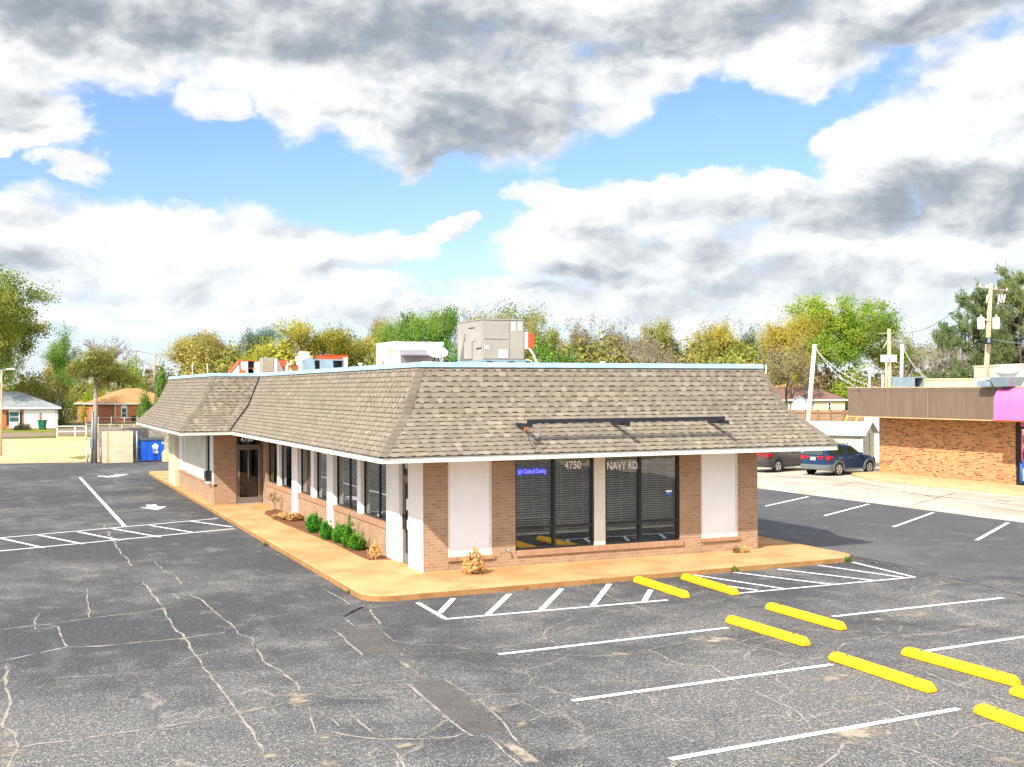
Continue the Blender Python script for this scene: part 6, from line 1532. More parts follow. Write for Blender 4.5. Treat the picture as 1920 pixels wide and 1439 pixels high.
for sx_ in (-.3, .3): q = MB(); q.lathe([(.1, -.05), (.1, .05)], (sx_, .3, .1), 'x', 10); q.v = [tuple(Fb @ Vector(v)) for v in q.v]; q.build('wheel', M['tyre'], tb_)
for px, wd, h, lm, lab in ((40, 1.9, 1.0, 'dull', 'dark green bush under the window of the grey-roofed house'), (51, 1.3, 1.0, 'tan', 'reddish brown bush at the left white garage door')): p = ground_at(px, 139); plant('bush', 'bush', lab, 'bush1', (p.x, p.y, 0), wd, h, LM[lm], 'bark', None, .3, 'stem')

# orange-roofed brick house
D = 168; C = ground_at(216, D); L1 = 10.4; W1 = 12.2
e, bld, Fm = hip_house('brick_house', 'orange brick house with tan-orange hip roof and white arched windows', C, .8, L1, W1, 2.85, 5.05, M['brick_house'], M['roof_orange'], .45, 5.2, 3.6)
for a_ in (1.0, 4.15): face_window(bld, a_, a_ + .72, .75, 2.1, arch=True, glass='teal_win')
q = MB(); q.tube((-.06, -.06, 0), (-.06, -.06, 2.7), .06, n=6); bld(q, 'downspout', M['white'])
q = MB(); q.box(2.6, 3.1, -.3, 0, .2, 1.0); bld(q, 'wall_meter', M['black'])
D = 192; C = ground_at(108, D)
e, bld, Fm = hip_house('small_house', 'small pale grey house between the grey-roofed and the orange brick house', C, 0, 3.6, 4, 3.0, 3.9, M['pale_blue'], M['roof_brown'], .3)
face_window(bld, .9, 1.6, 1.3, 2.5); face_window(bld, 2.4, 3.0, .3, 2.5, glass='teal_win')
# right side: brown-roofed house, its shed, the fence
D = 150; C = ground_at(1440, D); u_ = lambda px: (px - 1440) / CF * D
e, bld, Fm = hip_house('siding_house', 'pale yellow house with brown hip roof behind the wooden fence', C, 0, u_(1584), 7.5, z_at(753, D) + .1, z_at(728, D), M['siding'], M['roof_brown'], .4, 2, 3.2)
face_window(bld, u_(1553), u_(1557), z_at(771, D), z_at(758, D)); face_window(bld, u_(1521), u_(1526), z_at(764, D), z_at(757, D), glass='teal_win')
q = MB(); q.box(u_(1579), u_(1583), -.06, 0, .1, 2.5); bld(q, 'corner_trim', M['pale_blue'])
D = 126; C = ground_at(1483, D); u_ = lambda px: (px - 1483) / CF * D; Lg = u_(1514)
gs = empty('garden_shed', tuple(C), 'pale blue garden shed with barn roof left of the leaning white pole', 'shed'); Fm = frame(C, -.25)
zt_, ze_, zk_ = z_at(747, D), z_at(763, D), z_at(752, D)
prof = [(0, 0), (Lg, 0), (Lg, ze_), (Lg * .82, zk_), (Lg / 2, zt_), (Lg * .18, zk_), (0, ze_)]
q = MB(); q.prism(prof, 0, 3.2, 'y'); q.v = [tuple(Fm @ Vector(v)) for v in q.v]; q.build('wall', M['pale_blue'], gs)
q = MB(); P_ = [(-.12, ze_ - .08), (Lg * .17, zk_ + .03), (Lg / 2, zt_ + .05), (Lg * .83, zk_ + .03), (Lg + .12, ze_ - .08)]
for (a_, z_a), (b_, z_b) in zip(P_[:-1], P_[1:]): q.add([(a_, -.15, z_a), (b_, -.15, z_b), (b_, 3.3, z_b), (a_, 3.3, z_a), (a_, -.15, z_a + .06), (b_, -.15, z_b + .06), (b_, 3.3, z_b + .06), (a_, 3.3, z_a + .06)], [(0, 3, 2, 1), (4, 5, 6, 7), (0, 1, 5, 4), (2, 3, 7, 6), (0, 4, 7, 3), (1, 2, 6, 5)])
q.v = [tuple(Fm @ Vector(v)) for v in q.v]; q.build('roof', M['shed_roof'], gs)
q = MB(); q.box(Lg * .25, Lg * .75, -.03, 0, .05, 1.9); q.v = [tuple(Fm @ Vector(v)) for v in q.v]; q.build('door', M['shed_roof'], gs)
D = 118; A1_, A2_ = ground_at(1480, D), ground_at(1660, D - 4)
wf = empty('wooden_fence', tuple(A1_), 'weathered brown board fence with posts behind the metal shed', 'fence')
zt_ = z_at(772, D) + .05; dr_ = (A2_ - A1_); nrm_ = Vector((-dr_.y, dr_.x, 0)).normalized(); n = 90; q = MB()
for k in range(n):
    a_, b_ = A1_.lerp(A2_, k / n), A1_.lerp(A2_, (k + .93) / n); h = zt_ + random.uniform(-.03, .03)
    q.add([a_, b_, b_ + nrm_ * .02, a_ + nrm_ * .02] + [p + Vector((0, 0, h)) for p in (a_, b_, b_ + nrm_ * .02, a_ + nrm_ * .02)], [(0, 1, 5, 4), (1, 2, 6, 5), (2, 3, 7, 6), (3, 0, 4, 7), (4, 5, 6, 7)])
q.build('boards', M['fence'], wf)
for k in range(8): a_ = A1_.lerp(A2_, (k + .3) / 7.5) - nrm_ * .05; q = MB(); q.box(a_.x - .07, a_.x + .07, a_.y - .07, a_.y + .07, 0, zt_ + .06); q.build('post', M['fence_post'], wf)
q = MB()
for z in (.9, zt_ - .25): q.tube(A1_ - nrm_ * .06 + Vector((0, 0, z)), A2_ - nrm_ * .06 + Vector((0, 0, z)), .05, n=4)
q.build('rail', M['fence_post'], wf)
for pxa, pxb, D, yr, ye, lab in ((1452, 1526, 196, 721, 731, 'far house with orange roof above the brown-roofed house'), (1604, 1652, 190, 716, 728, 'far house with orange roof above the left end of the brown fascia')):
    C = ground_at(pxa, D); L_ = (pxb - pxa) / CF * D
    e, bld, Fm = hip_house('far_house', lab, C, 0, L_, 7, z_at(ye, D), z_at(yr, D), M['siding'], M['roof_orange'], .4)
    face_window(bld, L_ * .4, L_ * .55, 1.2, 2.3)
for pxa, pxb, yt, D, mk, lab in ((1750, 1850, 716, 96, 'siding', 'pale yellow flat-roofed building behind the shop roof'), (1905, 1990, 689, 88, 'siding_cream', 'cream ribbed building behind the round shop vent at the right edge')):
    C = ground_at(pxa, D); L_ = (pxb - pxa) / CF * D; e = empty('flat_building', tuple(C), lab, 'building'); Fm = frame(C, 0); h = z_at(yt, D)
    q = MB(); q.box(0, L_, 0, 8, 0, h)
    if mk == 'siding_cream':
        k = 0
        while k < L_: q.box(k, k + .06, -.04, 0, 0, h); k += .3
    q.v = [tuple(Fm @ Vector(v)) for v in q.v]; q.build('wall', M[mk], e); q = MB(); q.box(-.06, L_ + .06, -.08, 8.06, h, h + .12); q.v = [tuple(Fm @ Vector(v)) for v in q.v]; q.build('roof_edge', M[mk], e)
C = ground_at(50, 210)
e, bld, Fm = hip_house('far_house', 'far low house with pale tan roof behind the tan brush at the left', ground_at(128, 205), 0, 8, 8, z_at(744, 205) + .6, z_at(727, 205), M['siding'], M['tan_lot'], .4)
face_window(bld, 3, 4, 1.2, 2.3)

# metal shed behind the cars
D = 67; Cc = ground_at(1617, D); sh = empty('metal_shed', tuple(Cc), 'cream metal shed with pale blue roof behind the parked cars', 'shed'); Fm = frame(Cc, -.50)
he_, hr_ = z_at(812, D) - .15, z_at(793, D) - .12; LL, WW = 7.0, 3.4
q = MB(); q.box(-LL, 0, 0, WW, 0, he_); q.add([(0, 0, he_), (0, WW, he_), (0, WW / 2, hr_ - .05), (-LL, 0, he_), (-LL, WW, he_), (-LL, WW / 2, hr_ - .05)], [(0, 1, 2), (5, 4, 3)])
k = .18
while k < he_: q.box(-LL, .0, -.025, 0, k, k + .035); q.box(0, .025, .05, WW, k, k + .035); k += .26
q.v = [tuple(Fm @ Vector(v)) for v in q.v]; q.build('wall', M['siding_cream'], sh)
q = MB()
for s_, (ya, yb) in ((0, (-.25, WW / 2)), (1, (WW + .25, WW / 2))): q.add([(-LL - .2, ya, he_ - .1), (.25, ya, he_ - .1), (.25, yb, hr_), (-LL - .2, yb, hr_), (-LL - .2, ya, he_ - .04), (.25, ya, he_ - .04), (.25, yb, hr_ + .06), (-LL - .2, yb, hr_ + .06)], [(0, 1, 2, 3), (7, 6, 5, 4), (0, 4, 5, 1), (1, 5, 6, 2), (3, 7, 4, 0)])
q.v = [tuple(Fm @ Vector(v)) for v in q.v]; q.build('roof', M['shed_roof'], sh)
q = MB(); q.box(-.04, .04, -.05, .04, 0, he_); q.v = [tuple(Fm @ Vector(v)) for v in q.v]; q.build('corner_trim', M['shed_roof'], sh); q = MB(); q.box(.0, .05, WW * .55, WW * .55 + .12, 0, he_); q.v = [tuple(Fm @ Vector(v)) for v in q.v]; q.build('corner_trim', M['shed_roof'], sh)
p = ground_at(1641, 74); wc = empty('white_cabinet', tuple(p), 'tall white box between the wooden fence and the brick shop', 'cabinet'); q = MB(); q.box(p.x - .28, p.x + .5, p.y, p.y + .7, 0, z_at(779, 74)); q.build('body', M['white'], wc, .02); q = MB(); q.box(p.x - .2, p.x + .4, p.y - .02, p.y, .2, 2.2); q.build('door', M['paper'], wc)
p = ground_at(1597, 100); sw = empty('swing_frame', tuple(p), 'yellow slanting frame legs before the wooden fence', 'swing frame')
for a_, b_ in (((1580, 800), (1592, 776)), ((1600, 800), (1612, 776))): q = MB(); q.tube(at(*a_, 100), at(*b_, 100), .06); q.build('leg', M['yellow_label'], sw)
q = MB(); q.tube(at(1592, 776, 100), at(1612, 776, 100), .05); q.build('crossbar', M['yellow_label'], sw)

# ------------------------------------------------------------------ brick shop at the right
XS = 33.5; YS0, YS1 = 12.62, 21.75; ZF0, ZF1 = 3.2, 4.68; YEND = -8
shp = empty('brick_shop', (XS, YS0, 0), 'brick shop with brown metal fascia and pink awning at the right edge', 'shop building')
q = MB(); q.box(XS, XS + 9, YS0, YS1, 0, ZF0 + .6); q.build('wall', M['brick_shop'], shp, uv=True)
q = MB(); q.box(32.0, 44, YEND, 22.46, ZF0, ZF1); q.box(31.985, 32, YEND, 22.46, ZF1 - .14, ZF1 + .01)
y_ = 22.46
q.build('fascia', M['brown_fascia'], shp)
q = MB()
for y_ in (16.6,): q.box(31.994, 32.002, y_, y_ + .008, ZF0, ZF1 - .14)
q.box(31.97, 32.1, YEND, 22.5, ZF0 - .05, ZF0 - .001); q.build('fascia_trim', M['kerb_conc'], shp)
q = MB(); q.box(31.97, 44, YEND, 22.5, ZF1 + .011, ZF1 + .05); q.build('roof', M['kerb_conc'], shp)
ya = on_x(1863, 765, 31.5).y
prof = [(32.0, ZF0 - .02), (31.5, ZF0 - .02), (31.5, 3.95)] + [(32.0 - .5 * math.cos(t), 3.95 + (ZF1 - 3.95) * math.sin(t)) for t in [k * math.pi / 16 for k in range(1, 9)]]
q = MB(); n = len(prof); vs = [(x, ya, z) for x, z in prof] + [(x, YEND, z) for x, z in prof]; q.add(vs, [tuple(range(n))] + [(i, n + i, n + (i + 1) % n, (i + 1) % n) for i in range(n)]); aw = q.build('awning', M['pink'], shp)
q = MB(); q.box(31.48, 31.5, YEND, ya, ZF0 - .03, ZF0 + .02); q.build('awning_edge', M['rust'], aw)
q = MB(); x = XS + .12
q.box(x - .06, x + .06, YS0 - .22, YS0, .05, ZF0); q.box(x - .05, x + .05, YEND, YS0 - .22, 2.75, 2.85); q.box(x - .05, x + .05, YEND, YS0 - .22, .05, .35)
for k in range(1, 9): q.box(x - .05, x + .05, YS0 - .22 - k * 1.5, YS0 - .12 - k * 1.5, .35, 2.75)
sf = q.build('storefront', M['black'], shp)
q = MB(); q.quad((x, YS0 - .22, .35), (x, YS0 - .22, 2.75), (x, YEND, 2.75), (x, YEND, .35)); q.build('pane', M['glass_dark'], sf)
q = MB(); q.box(x - .03, x + .03, YEND, YS0 - .22, 2.85, ZF0); q.build('header', M['pink'], sf); q = MB(); q.box(x - .1, x - .06, YS0 - .38, YS0 - .32, 1.3, 2.7); o = q.build('door_trim', M['pink'], sf); q = MB(); q.tube((x - .14, YS0 - .36, .25), (x - .14, YS0 - .36, 1.25), .06); q.build('door_handle', M['blue_bin'], sf)
q = MB(); q.box(XS + .3, XS + 9, YEND, YS0 - .01, 0, ZF0); q.build('interior', M['interior'], shp)
q = MB(); q.prism(rounded([(30.05, YEND, 0), (XS, YEND, 0), (XS + .3, 22.4, 0), (31.9, 22.2, .4), (30.85, 19.6, .8)]), -.02, .15); o = q.build('shop_sidewalk', M['kerb_conc'], bevel=.03); o['kind'] = 'structure'
# things on the shop roof
ZS = ZF1 + .05
p = at(1695, 727, 62); rx = empty('air_conditioner', (p.x, p.y, ZS), 'pale blue box unit with an open dark end on the brown shop roof', 'air conditioner')
q = MB(); w = 43 / CF * 62; q.box(p.x, p.x + w * .62, p.y, p.y + .9, ZS, z_at(710, 62)); q.build('cabinet', M['galv'], rx); q = MB(); q.box(p.x + w * .62, p.x + w * 1.14, p.y, p.y + .9, z_at(710, 62) - .05, z_at(710, 62)); q.box(p.x + w * 1.10, p.x + w * 1.14, p.y, p.y + .9, ZS, z_at(710, 62) - .05); q.box(p.x + w * .62, p.x + w * 1.1, p.y + .5, p.y + .9, ZS, z_at(710, 62) - .05); q.build('hood', M['galv'], rx)
q = MB(); q.box(p.x + w * .64, p.x + w * 1.08, p.y + .47, p.y + .498, ZS + .06, z_at(710, 62) - .06); q.build('opening', M['black'], rx)
for px, r, yb, yt, D, lab in ((1889, .50, 728, 687, 52, 'large white mushroom-shaped exhaust vent on the shop roof above the pink awning'), (1860, .36, 728, 711, 53, 'low flat vent cap left of the mushroom-shaped exhaust vent')):
    p = at(px, 727, D); H_ = z_at(yt, D) - ZS; e = empty('roof_vent', (p.x, p.y, ZS), lab, 'roof vent')
    q = MB()
    if r > .4: q.add([(p.x + a_ * s_, p.y + b_ * s_, ZS + z) for z, s_ in ((0, .40), (H_ * .42, .55)) for a_, b_ in ((-1, -1), (1, -1), (1, 1), (-1, 1))], [(0, 1, 5, 4), (1, 2, 6, 5), (2, 3, 7, 6), (3, 0, 4, 7), (4, 5, 6, 7)])
    else: q.box(p.x - .5, p.x + .5, p.y - .4, p.y + .4, ZS, ZS + H_ * .6)
    q.build('base', M['galv'], e)
    q = MB(); h0 = H_ * (.44 if r > .4 else .6)
    q.lathe([(r * .6, 0), (r * .75, (H_ - h0) * .15), (r * 1.0, (H_ - h0) * .3), (r * 1.03, (H_ - h0) * .5), (r * .95, (H_ - h0) * .72), (r * .62, (H_ - h0) * .8), (r * .6, (H_ - h0) * .95), (0, H_ - h0)], (p.x, p.y, ZS + h0), 'z', 24); q.build('cap', M['stop_white'], e)


# ------------------------------------------------------------------ poles, lamps and wires
def post(name, px0, y0_, px1, y1_, D, w0, w1, mat, label, cat, group=None):
    """leaning pole through two picture points at one distance, carried down to the ground"""
    a_, b_ = at(px0, y0_, D), at(px1, y1_, D); t = b_.z / (b_.z - a_.z); foot_ = b_ + (a_ - b_) * t
    e = empty(name, tuple(foot_), label, cat, group); q = MB(); q.tube(foot_, b_, w0, w1, 12); q.build('pole', M[mat], e); return e, b_, foot_
lp, lt, lf = post('leaning_pole', 1515, 793, 1527.5, 646, 86, .175, .15, 'pale_pole', 'leaning pale pole with pennant strings beyond the right roof end', 'pole')
sp, st, _f = post('short_pole', 1690, 726, 1691.5, 646, 74, .105, .1, 'pale_pole', 'short white pole rising behind the brown shop fascia', 'pole')
bp_, bt, bf = post('utility_pole', 1848, 727, 1858, 532, 71, .21, .12, 'tan_pole', 'tall leaning utility pole with two white transformers above the shop', 'utility pole')
u71 = RGT
q = MB(); a_, b_ = at(1832, 538, 71), at(1895, 547, 71); q.tube(a_, b_, .055, n=6); q.build('crossarm', M['wood_pole'], bp_)
for px in (1838, 1850, 1868, 1888): q = MB(); c_ = at(px, 539 + (px - 1832) * .14, 71); q.lathe([(.05, 0), (.07, .08), (.03, .18)], c_ + Vector((0, 0, .04)), 'z', 8); q.build('insulator', M['stop_white'], bp_)
for px in (1852, 1874, 1879, 1884): q = MB(); q.tube(at(px, 553, 70.8), at(px - 2, 568, 70.8), .05, n=6); q.build('fuse_holder', M['paper'], bp_)
for px in (1839.5, 1868): q = MB(); c_ = at(px, 618, 70.7); q.lathe([(0, 0), (.2, 0), (.215, .06), (.215, .66), (.18, .74), (.06, .76), (.04, .9), (0, .9)], c_, 'z', 16); tr_ = q.build('transformer', M['stop_white'], bp_)
q = MB(); q.tube(at(1846, 600, 70.9), at(1862, 603, 70.9), .06, n=6); q.build('bracket', M['tan_pole'], bp_)
q = MB(); c_ = at(1852, 640, 70.4); q.box(c_.x - .16, c_.x + .2, c_.y - .1, c_.y + .12, c_.z - .2, c_.z + .22); fl = q.build('flood_light', M['black'], bp_); q = MB(); q.box(c_.x - .12, c_.x + .1, c_.y - .115, c_.y - .1, c_.z - .1, c_.z + .16); q.build('lens', M['galv'], fl)
p2, t2, f2 = post('utility_pole', 1668, 726, 1667, 617, 102, .2, .15, 'tan_pole', 'tan utility pole carrying two white boxes left of the short white pole', 'utility pole')
q = MB(); q.tube(at(1645, 626, 102), at(1690, 624, 102), .04, n=5); q.build('crossarm', M['wood_pole'], p2)
for a_, b_ in ((1653, 1665), (1671, 1679)): q = MB(); c_ = at((a_ + b_) / 2, 679, 101.6); w = (b_ - a_) / CF * 102 / 2; q.box(c_.x - w, c_.x + w, c_.y - .2, c_.y + .2, c_.z, c_.z + 13 / CF * 102); o = q.build('white_box', M['paper'], p2); o.rotation_euler = (0, 0, 0)
q = MB(); q.tube(at(1656, 653, 102), at(1667, 634, 102), .03, n=4); q.build('guy_arm', M['white'], p2)
post('short_pole', 1630, 722, 1631, 693, 118, .12, .1, 'pale_pole', 'small pale pole left of the pole with two white boxes', 'pole'); post('short_pole', 1655, 726, 1655.5, 704, 104, .11, .1, 'pale_pole', 'stumpy pale pole just left of the pole with two white boxes', 'pole')
post('short_pole', 1661, 726, 1662, 680, 112, .12, .1, 'tan_pole', 'thin tan pole hugging the pole with two white boxes', 'pole'); post('short_pole', 1436, 706, 1436.5, 685, 120, .06, .05, 'pale_pole', 'thin pale post beside the right roof corner', 'pole')
e, b_, _f = post('street_lamp', 2, 850, 3, 695, 84, .075, .06, 'tan_pole', 'tan street lamp pole cut by the left edge', 'street lamp'); q = MB(); q.tube(b_, at(22, 692, 84), .04, n=6); q.build('arm', M['galv'], e); c_ = at(20, 692.5, 84); q = MB(); q.box(c_.x - .3, c_.x + .3, c_.y - .12, c_.y + .12, c_.z - .05, c_.z + .06); q.build('lamp_head', M['stop_white'], e)
e, b_, _f = post('street_lamp', 241.5, 735, 241.5, 703, 205, .13, .11, 'pale_pole', 'small beige lamp post behind the orange-roofed house', 'street lamp'); q = MB(); q.path([b_, at(240.5, 700.5, 205), at(238, 701, 205), at(235, 702, 205)], .1, 6); q.build('arm', M['pale_pole'], e)
e, b_, _f = post('street_lamp', 289, 712, 291, 664, 210, .22, .16, 'wood_pole', 'dark lamp pole on the skyline left of the tree line', 'street lamp'); q = MB(); q.path([b_, at(294, 666, 210), at(296, 668, 210)], .12, 6); q.build('arm', M['wood_pole'], e)
e, b_, _f = post('utility_pole', 255, 705, 255.5, 657, 290, .16, .14, 'wood_pole', 'thin far utility pole with one crossarm on the left skyline', 'utility pole'); q = MB(); q.tube(at(249, 659, 290), at(262, 659, 290), .1, n=5); q.build('crossarm', M['wood_pole'], e)


def wire(name, a_, b_, sag, r, label, cat='power line', mat='wire', n=16, group='overhead wires'):
    pts = [Vector(a_).lerp(Vector(b_), k / n) - Vector((0, 0, sag * 4 * (k / n) * (1 - k / n))) for k in range(n + 1)]
    q = MB(); q.path(pts, r, 4); o = q.build(name, M[mat], None); tag(o, label, cat, group); return pts
for i, (y_, lab) in enumerate(((694, 'uppermost of the black wires before the lime tree'), (700, 'second black wire from the top before the lime tree'), (706, 'third black wire from the top before the lime tree'), (713, 'lowest of the black wires before the lime tree'))):
    wire('power_line', at(1530, y_ - 8, 112), at(1960, y_ + 4, 112), 1.0, .022, lab)
wire('power_line', at(1838, 540, 71), at(1690, 624, 102), .8, .018, 'thin wire from the tall transformer pole down to the pole with two white boxes')
wire('power_line', at(1888, 545, 71), at(2000, 560, 60), .2, .018, 'thin wire leaving the tall transformer pole at the right edge'); wire('power_line', at(1860, 636, 71), at(1990, 640, 60), .2, .02, 'pale wire from the flood light to the right edge', mat='galv')
wire('power_line', at(182, 702, 75), at(241, 712, 205), .3, .025, 'black wire from the ivy pole to the beige lamp post')
wire('power_line', at(262, 659, 290), at(335, 663, 300), .6, .05, 'far wire from the skyline pole to the tree line', mat='wood_pole'); wire('power_line', at(249, 659, 290), at(140, 655, 290), .6, .05, 'far wire from the skyline pole to the left', mat='wood_pole')
fl_m = [plain('flag_' + n_, c_, .6) for n_, c_ in (('white', (.8, .8, .8)), ('red', (.65, .06, .05)), ('green', (.05, .45, .25)), ('blue', (.06, .2, .6)))]
for a_, b_, lab in (((1531, 654, 86), (1612, 727, 60), 'string of small pennants from the leaning pole to the left corner of the shop roof'), ((1531, 657, 86), (1648, 727, 62), 'upper string of pennants from the leaning pole to the shop roof'), ((1693, 651, 74), (1745, 712, 61.5), 'short string of pennants from the short white pole to the blue roof unit')):
    e = empty('pennant_string', tuple(at(*a_)), lab, 'pennant string', 'pennant strings'); A, B = at(*a_), at(*b_); n = 22 if a_[0] < 1600 else 12
    pts = [A.lerp(B, k / n) - Vector((0, 0, .9 * 4 * (k / n) * (1 - k / n) * (.4 if n == 12 else .5))) for k in range(n + 1)]
    q = MB(); q.path(pts, .012, 4); q.build('cord', M['paper'], e)
    for k in range(1, n):
        m_ = pts[k]; d_ = (pts[k + 1] - pts[k]).normalized() * .14; q = MB(); q.add([m_ - d_, m_ + d_, m_ + d_ + Vector((0, 0, -.10)), m_ - d_ + Vector((0, 0, -.10))], [(0, 1, 2, 3)]); q.build('flag', fl_m[0] if k % 4 else fl_m[(k // 4) % 3 + 1], e)


# ------------------------------------------------------------------ parked cars
def car(name, label, loc, rz, paint, clad, plate=True):
    """sport utility vehicle, x forward, origin under the middle of the rear axle"""
    e = empty(name, loc, label, 'car', 'parked sport utility vehicles', rz); WB = 2.66
    # side outline: (x, z bottom, z belt, half width)
    st_ = [(-.98, .52, .78, .66), (-.95, .36, 1.02, .80), (-.80, .30, 1.08, .88), (-.45, .28, 1.10, .915), (.4, .27, 1.09, .925), (1.3, .27, 1.06, .925), (2.0, .27, 1.05, .92), (2.3, .28, 1.06, .91), (2.9, .29, .98, .90), (3.3, .30, .88, .86), (3.52, .36, .74, .74), (3.58, .45, .62, .6)]
    q = MB(); prof_n = 8; vs = []
    for x, zb, zt, w in st_:
        m = zb + (zt - zb) * .55; half = [(0, zb), (w * .86, zb), (w * .97, zb + .08), (w, m), (w * .985, m + (zt - m) * .55), (w * .93, zt - .015), (w * .80, zt + .02), (0, zt + .045)]
        vs += [(x, -y, z) for y, z in half] + [(x, y, z) for y, z in reversed(half[1:-1])]
    R = 14; fs = []
    for s_ in range(len(st_) - 1):
        for i in range(R): j = (i + 1) % R; fs.append((s_ * R + i, s_ * R + j, (s_ + 1) * R + j, (s_ + 1) * R + i))
    fs += [tuple(range(R - 1, -1, -1)), tuple((len(st_) - 1) * R + i for i in range(R))]
    q.add(vs, fs, None, True)
    # cabin
    cb = [(-.93, 1.04, 1.06, .70), (-.78, 1.05, 1.48, .68), (-.55, 1.05, 1.60, .66), (.2, 1.05, 1.655, .66), (1.0, 1.05, 1.64, .66), (1.35, 1.05, 1.57, .655), (2.25, 1.03, 1.06, .68)]
    vs = []; R2 = 8; fs = []
    for x, zb, zt, w in cb:
        half = [(.85, zb), (w + (.85 - w) * .12, zt - .06 * (zt > 1.2)), (w * .88, zt), (0, zt + .015)]
        vs += [(x, -y, z) for y, z in half] + [(x, y, z) for y, z in reversed(half[:-1])] + [(x, 0, zb)]
    for s_ in range(len(cb) - 1):
        for i in range(R2): j = (i + 1) % R2; fs.append((s_ * R2 + i, s_ * R2 + j, (s_ + 1) * R2 + j, (s_ + 1) * R2 + i))
    fs += [tuple(range(R2 - 1, -1, -1)), tuple((len(cb) - 1) * R2 + i for i in range(R2))]
    q.add(vs, fs, None, True); body = q.build('body', paint, e)
    es = body.modifiers.new('edges', 'EDGE_SPLIT'); es.split_angle = R_(38)
    def sidep(x, z, s_, off=.012):   # point on the tilted side glass
        t = (z - 1.05) / .55; return (x, s_ * (.85 + (.68 - .85) * t + off), z)
    for s_ in (-1, 1):
        for poly in ([(-.10, 1.10), (.72, 1.10), (.70, 1.54), (-.05, 1.55)], [(.84, 1.10), (1.98, 1.10), (1.36, 1.50), (.82, 1.54)], [(-.62, 1.12), (-.2, 1.10), (-.16, 1.52), (-.50, 1.47)]):
            g = MB(); pts = [sidep(x, z, s_) for x, z in poly]; g.add(pts if s_ < 0 else pts[::-1], [tuple(range(len(pts)))]); g.build('side_window', M['car_glass'], e)
        for x in (.1, 1.0): g = MB(); g.box(x - .1, x + .1, s_ * .925, s_ * .955, .93, .965); g.build('door_handle', M['chrome'], e)
        g = MB(); g.box(-.35, 1.25, s_ * .58 - .02, s_ * .58 + .02, 1.67, 1.70); [g.box(x, x + .06, s_ * .58 - .02, s_ * .58 + .02, 1.60, 1.67) for x in (-.35, 1.19)]; g.build('roof_rail', M['chrome'], e)
        g = MB(); g.box(1.72, 1.9, s_ * .92, s_ * 1.08, 1.06, 1.2); g.build('wing_mirror', paint, e, .03)
        # tail lamp wraps the corner
        g = MB(); g.add([(-.985, s_ * .42, .92), (-.985, s_ * .42, 1.06), (-.95, s_ * .80, 1.12), (-.86, s_ * .905, 1.10), (-.45, s_ * .93, 1.05), (-.5, s_ * .932, .99), (-.84, s_ * .918, .86), (-.965, s_ * .80, .85)], [tuple(range(8)) if s_ > 0 else tuple(range(7, -1, -1))]); g.add([(-.99, s_ * .3, .94), (-.99, s_ * .42, .92), (-.99, s_ * .42, 1.04), (-.99, s_ * .3, 1.02)], [(0, 1, 2, 3)]); tl_ = g.build('tail_lamp', M['red_lamp'], e); so_ = tl_.modifiers.new('thick', 'SOLIDIFY'); so_.thickness = .03; so_.offset = 0
        g = MB(); g.box(-1.0, -.9, s_ * .62, s_ * .80, .50, .57); g.build('reflector', M['red_lamp'], e)
        g = MB(); g.add([(3.30, s_ * .86, .72), (3.5, s_ * .7, .68), (3.5, s_ * .66, .80), (3.2, s_ * .86, .88)], [(0, 1, 2, 3) if s_ > 0 else (3, 2, 1, 0)]); hl_ = g.build('headlight', M['chrome'], e); so_ = hl_.modifiers.new('thick', 'SOLIDIFY'); so_.thickness = .03
        for xw in (0, WB):
            g = MB(); c_ = (xw, s_ * .85, .345)
            g.lathe([(.215, -.11), (.30, -.115), (.34, -.09), (.345, -.05), (.345, .05), (.34, .09), (.30, .115), (.215, .11)], c_, 'y', 28, None, False); wh = g.build('wheel', M['tyre'], e)
            g = MB(); o_ = s_ * .115
            g.lathe([(.235, s_ * .03), (.24, o_), (.215, o_ + s_ * .006), (.205, s_ * .03)], c_, 'y', 28, None, False); g.lathe([(.06, s_ * .05), (.055, o_ + s_ * .004), (0, o_ + s_ * .006)], c_, 'y', 14)
            for k in range(5):
                t = k * 2 * math.pi / 5 + .3
                for dt in (-.16, .16): g.tube((c_[0] + .05 * math.cos(t), c_[1] + s_ * .10, c_[2] + .05 * math.sin(t)), (c_[0] + .215 * math.cos(t + dt), c_[1] + s_ * .10, c_[2] + .215 * math.sin(t + dt)), .018, .02, 5)
            g.build('rim', M['rim'], wh)
            g = MB(); g.lathe([(.22, s_ * .0), (0, s_ * .0)], c_, 'y', 20); g.build('brake_disc', M['black'], wh)
            # arch: dark well and plastic lip
            g = MB(); y0_, y1_ = s_ * .905, s_ * .965
            for k in range(14):
                t0, t1 = R_(-12 + k * 204 / 14), R_(-12 + (k + 1) * 204 / 14)
                P4 = [(xw + r * math.cos(t), z_, .345 + r * math.sin(t)) for t in (t0, t1) for z_ in (y0_ - s_ * .1, y1_) for r in (.40, .475)]
                g.add(P4, [(2, 6, 7, 3), (1, 3, 7, 5), (0, 4, 6, 2)])
            g.build('arch_trim', clad, e)
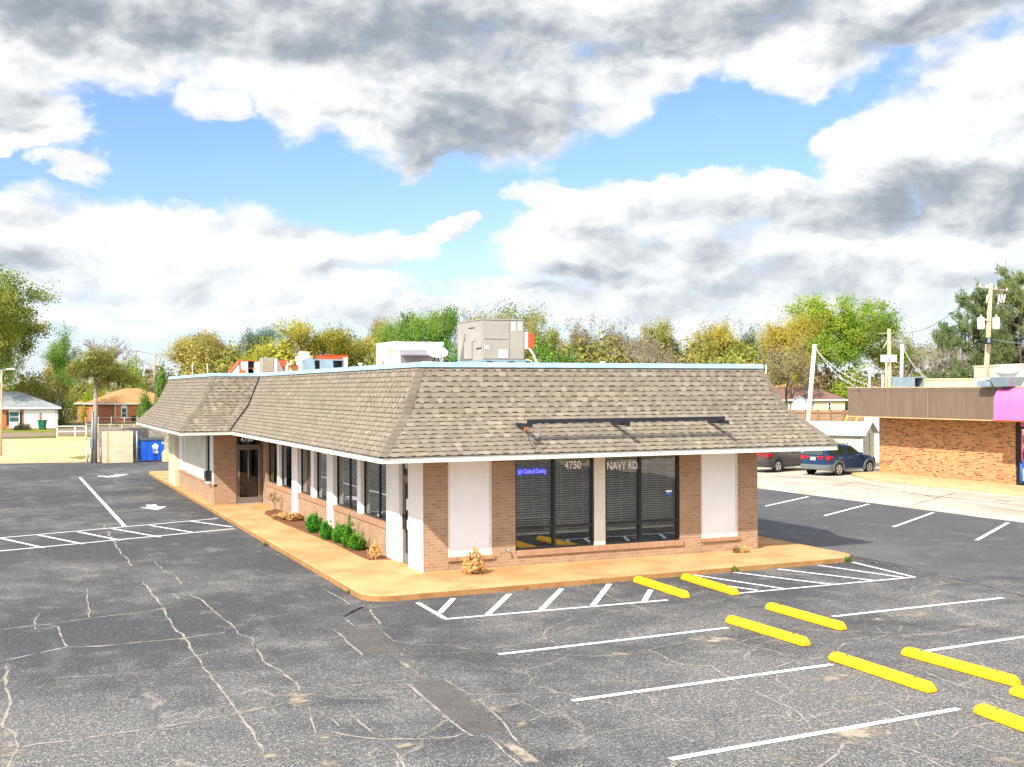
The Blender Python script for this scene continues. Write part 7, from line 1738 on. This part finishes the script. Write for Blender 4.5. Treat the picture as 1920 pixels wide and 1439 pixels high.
            g = MB(); g.lathe([(.41, 0), (0, 0)], (xw, s_ * .929, .345), 'y', 24); g.build('wheel_well', M['black'], e)
    g = MB(); g.add([(-.96, -.62, 1.12), (-.96, .62, 1.12), (-.83, .58, 1.46), (-.83, -.58, 1.46)], [(3, 2, 1, 0)]); g.build('rear_window', M['car_glass'], e)
    g = MB(); g.add([(2.17, -.70, 1.12), (1.42, -.60, 1.57), (1.42, .60, 1.57), (2.17, .70, 1.12)], [(0, 3, 2, 1)]); g.build('windscreen', M['car_glass'], e)
    g = MB(); g.add([(-1.05, -.80, .34), (-1.05, .80, .34), (-.80, .935, .34), (-.50, .935, .30), (-.50, -.935, .30), (-.80, -.935, .34), (-1.05, -.80, .60), (-1.05, .80, .60), (-.80, .935, .62), (-.42, .935, .62), (-.42, -.935, .62), (-.80, -.935, .62)], [(0, 1, 7, 6), (1, 2, 8, 7), (2, 3, 9, 8), (5, 0, 6, 11), (4, 5, 11, 10), (6, 7, 8, 9, 10, 11), (5, 4, 3, 2, 1, 0)]); g.build('bumper', clad, e, .03)
    g = MB(); g.box(.45, 2.2, -.94, -.90, .26, .36); g.build('sill', clad, e); g = MB(); g.box(.45, 2.2, .90, .94, .26, .36); g.build('sill', clad, e)
    if plate:
        g = MB(); g.box(-1.0, -.975, -.16, .16, .84, .99); g.build('number_plate', M['paper'], e)
        g = MB(); g.box(-1.0, -.96, -.42, .42, 1.01, 1.045); g.build('tailgate_trim', M['chrome'], e)
    g = MB(); g.box(-.98, -.55, -.66, .66, 1.56, 1.60); g.build('spoiler', paint, e, .02)
    return e


ang = .235
u_ = Vector((math.cos(ang), math.sin(ang), 0)); n_ = Vector((-u_.y, u_.x, 0))
r1 = gp(1571, 892.3) + n_ * .86; r2 = gp(1456, 886.2) + n_ * .86
car('sport_utility_vehicle', 'blue sport utility car with silver wheels parked at the brick shop corner', (r1.x, r1.y, 0), ang, M['car_blue'], M['cladding'])
car('sport_utility_vehicle', 'bronze brown sport utility car half hidden behind the tan building corner', (r2.x, r2.y, 0), ang + .05, M['car_brown'], M['clad_dark'])
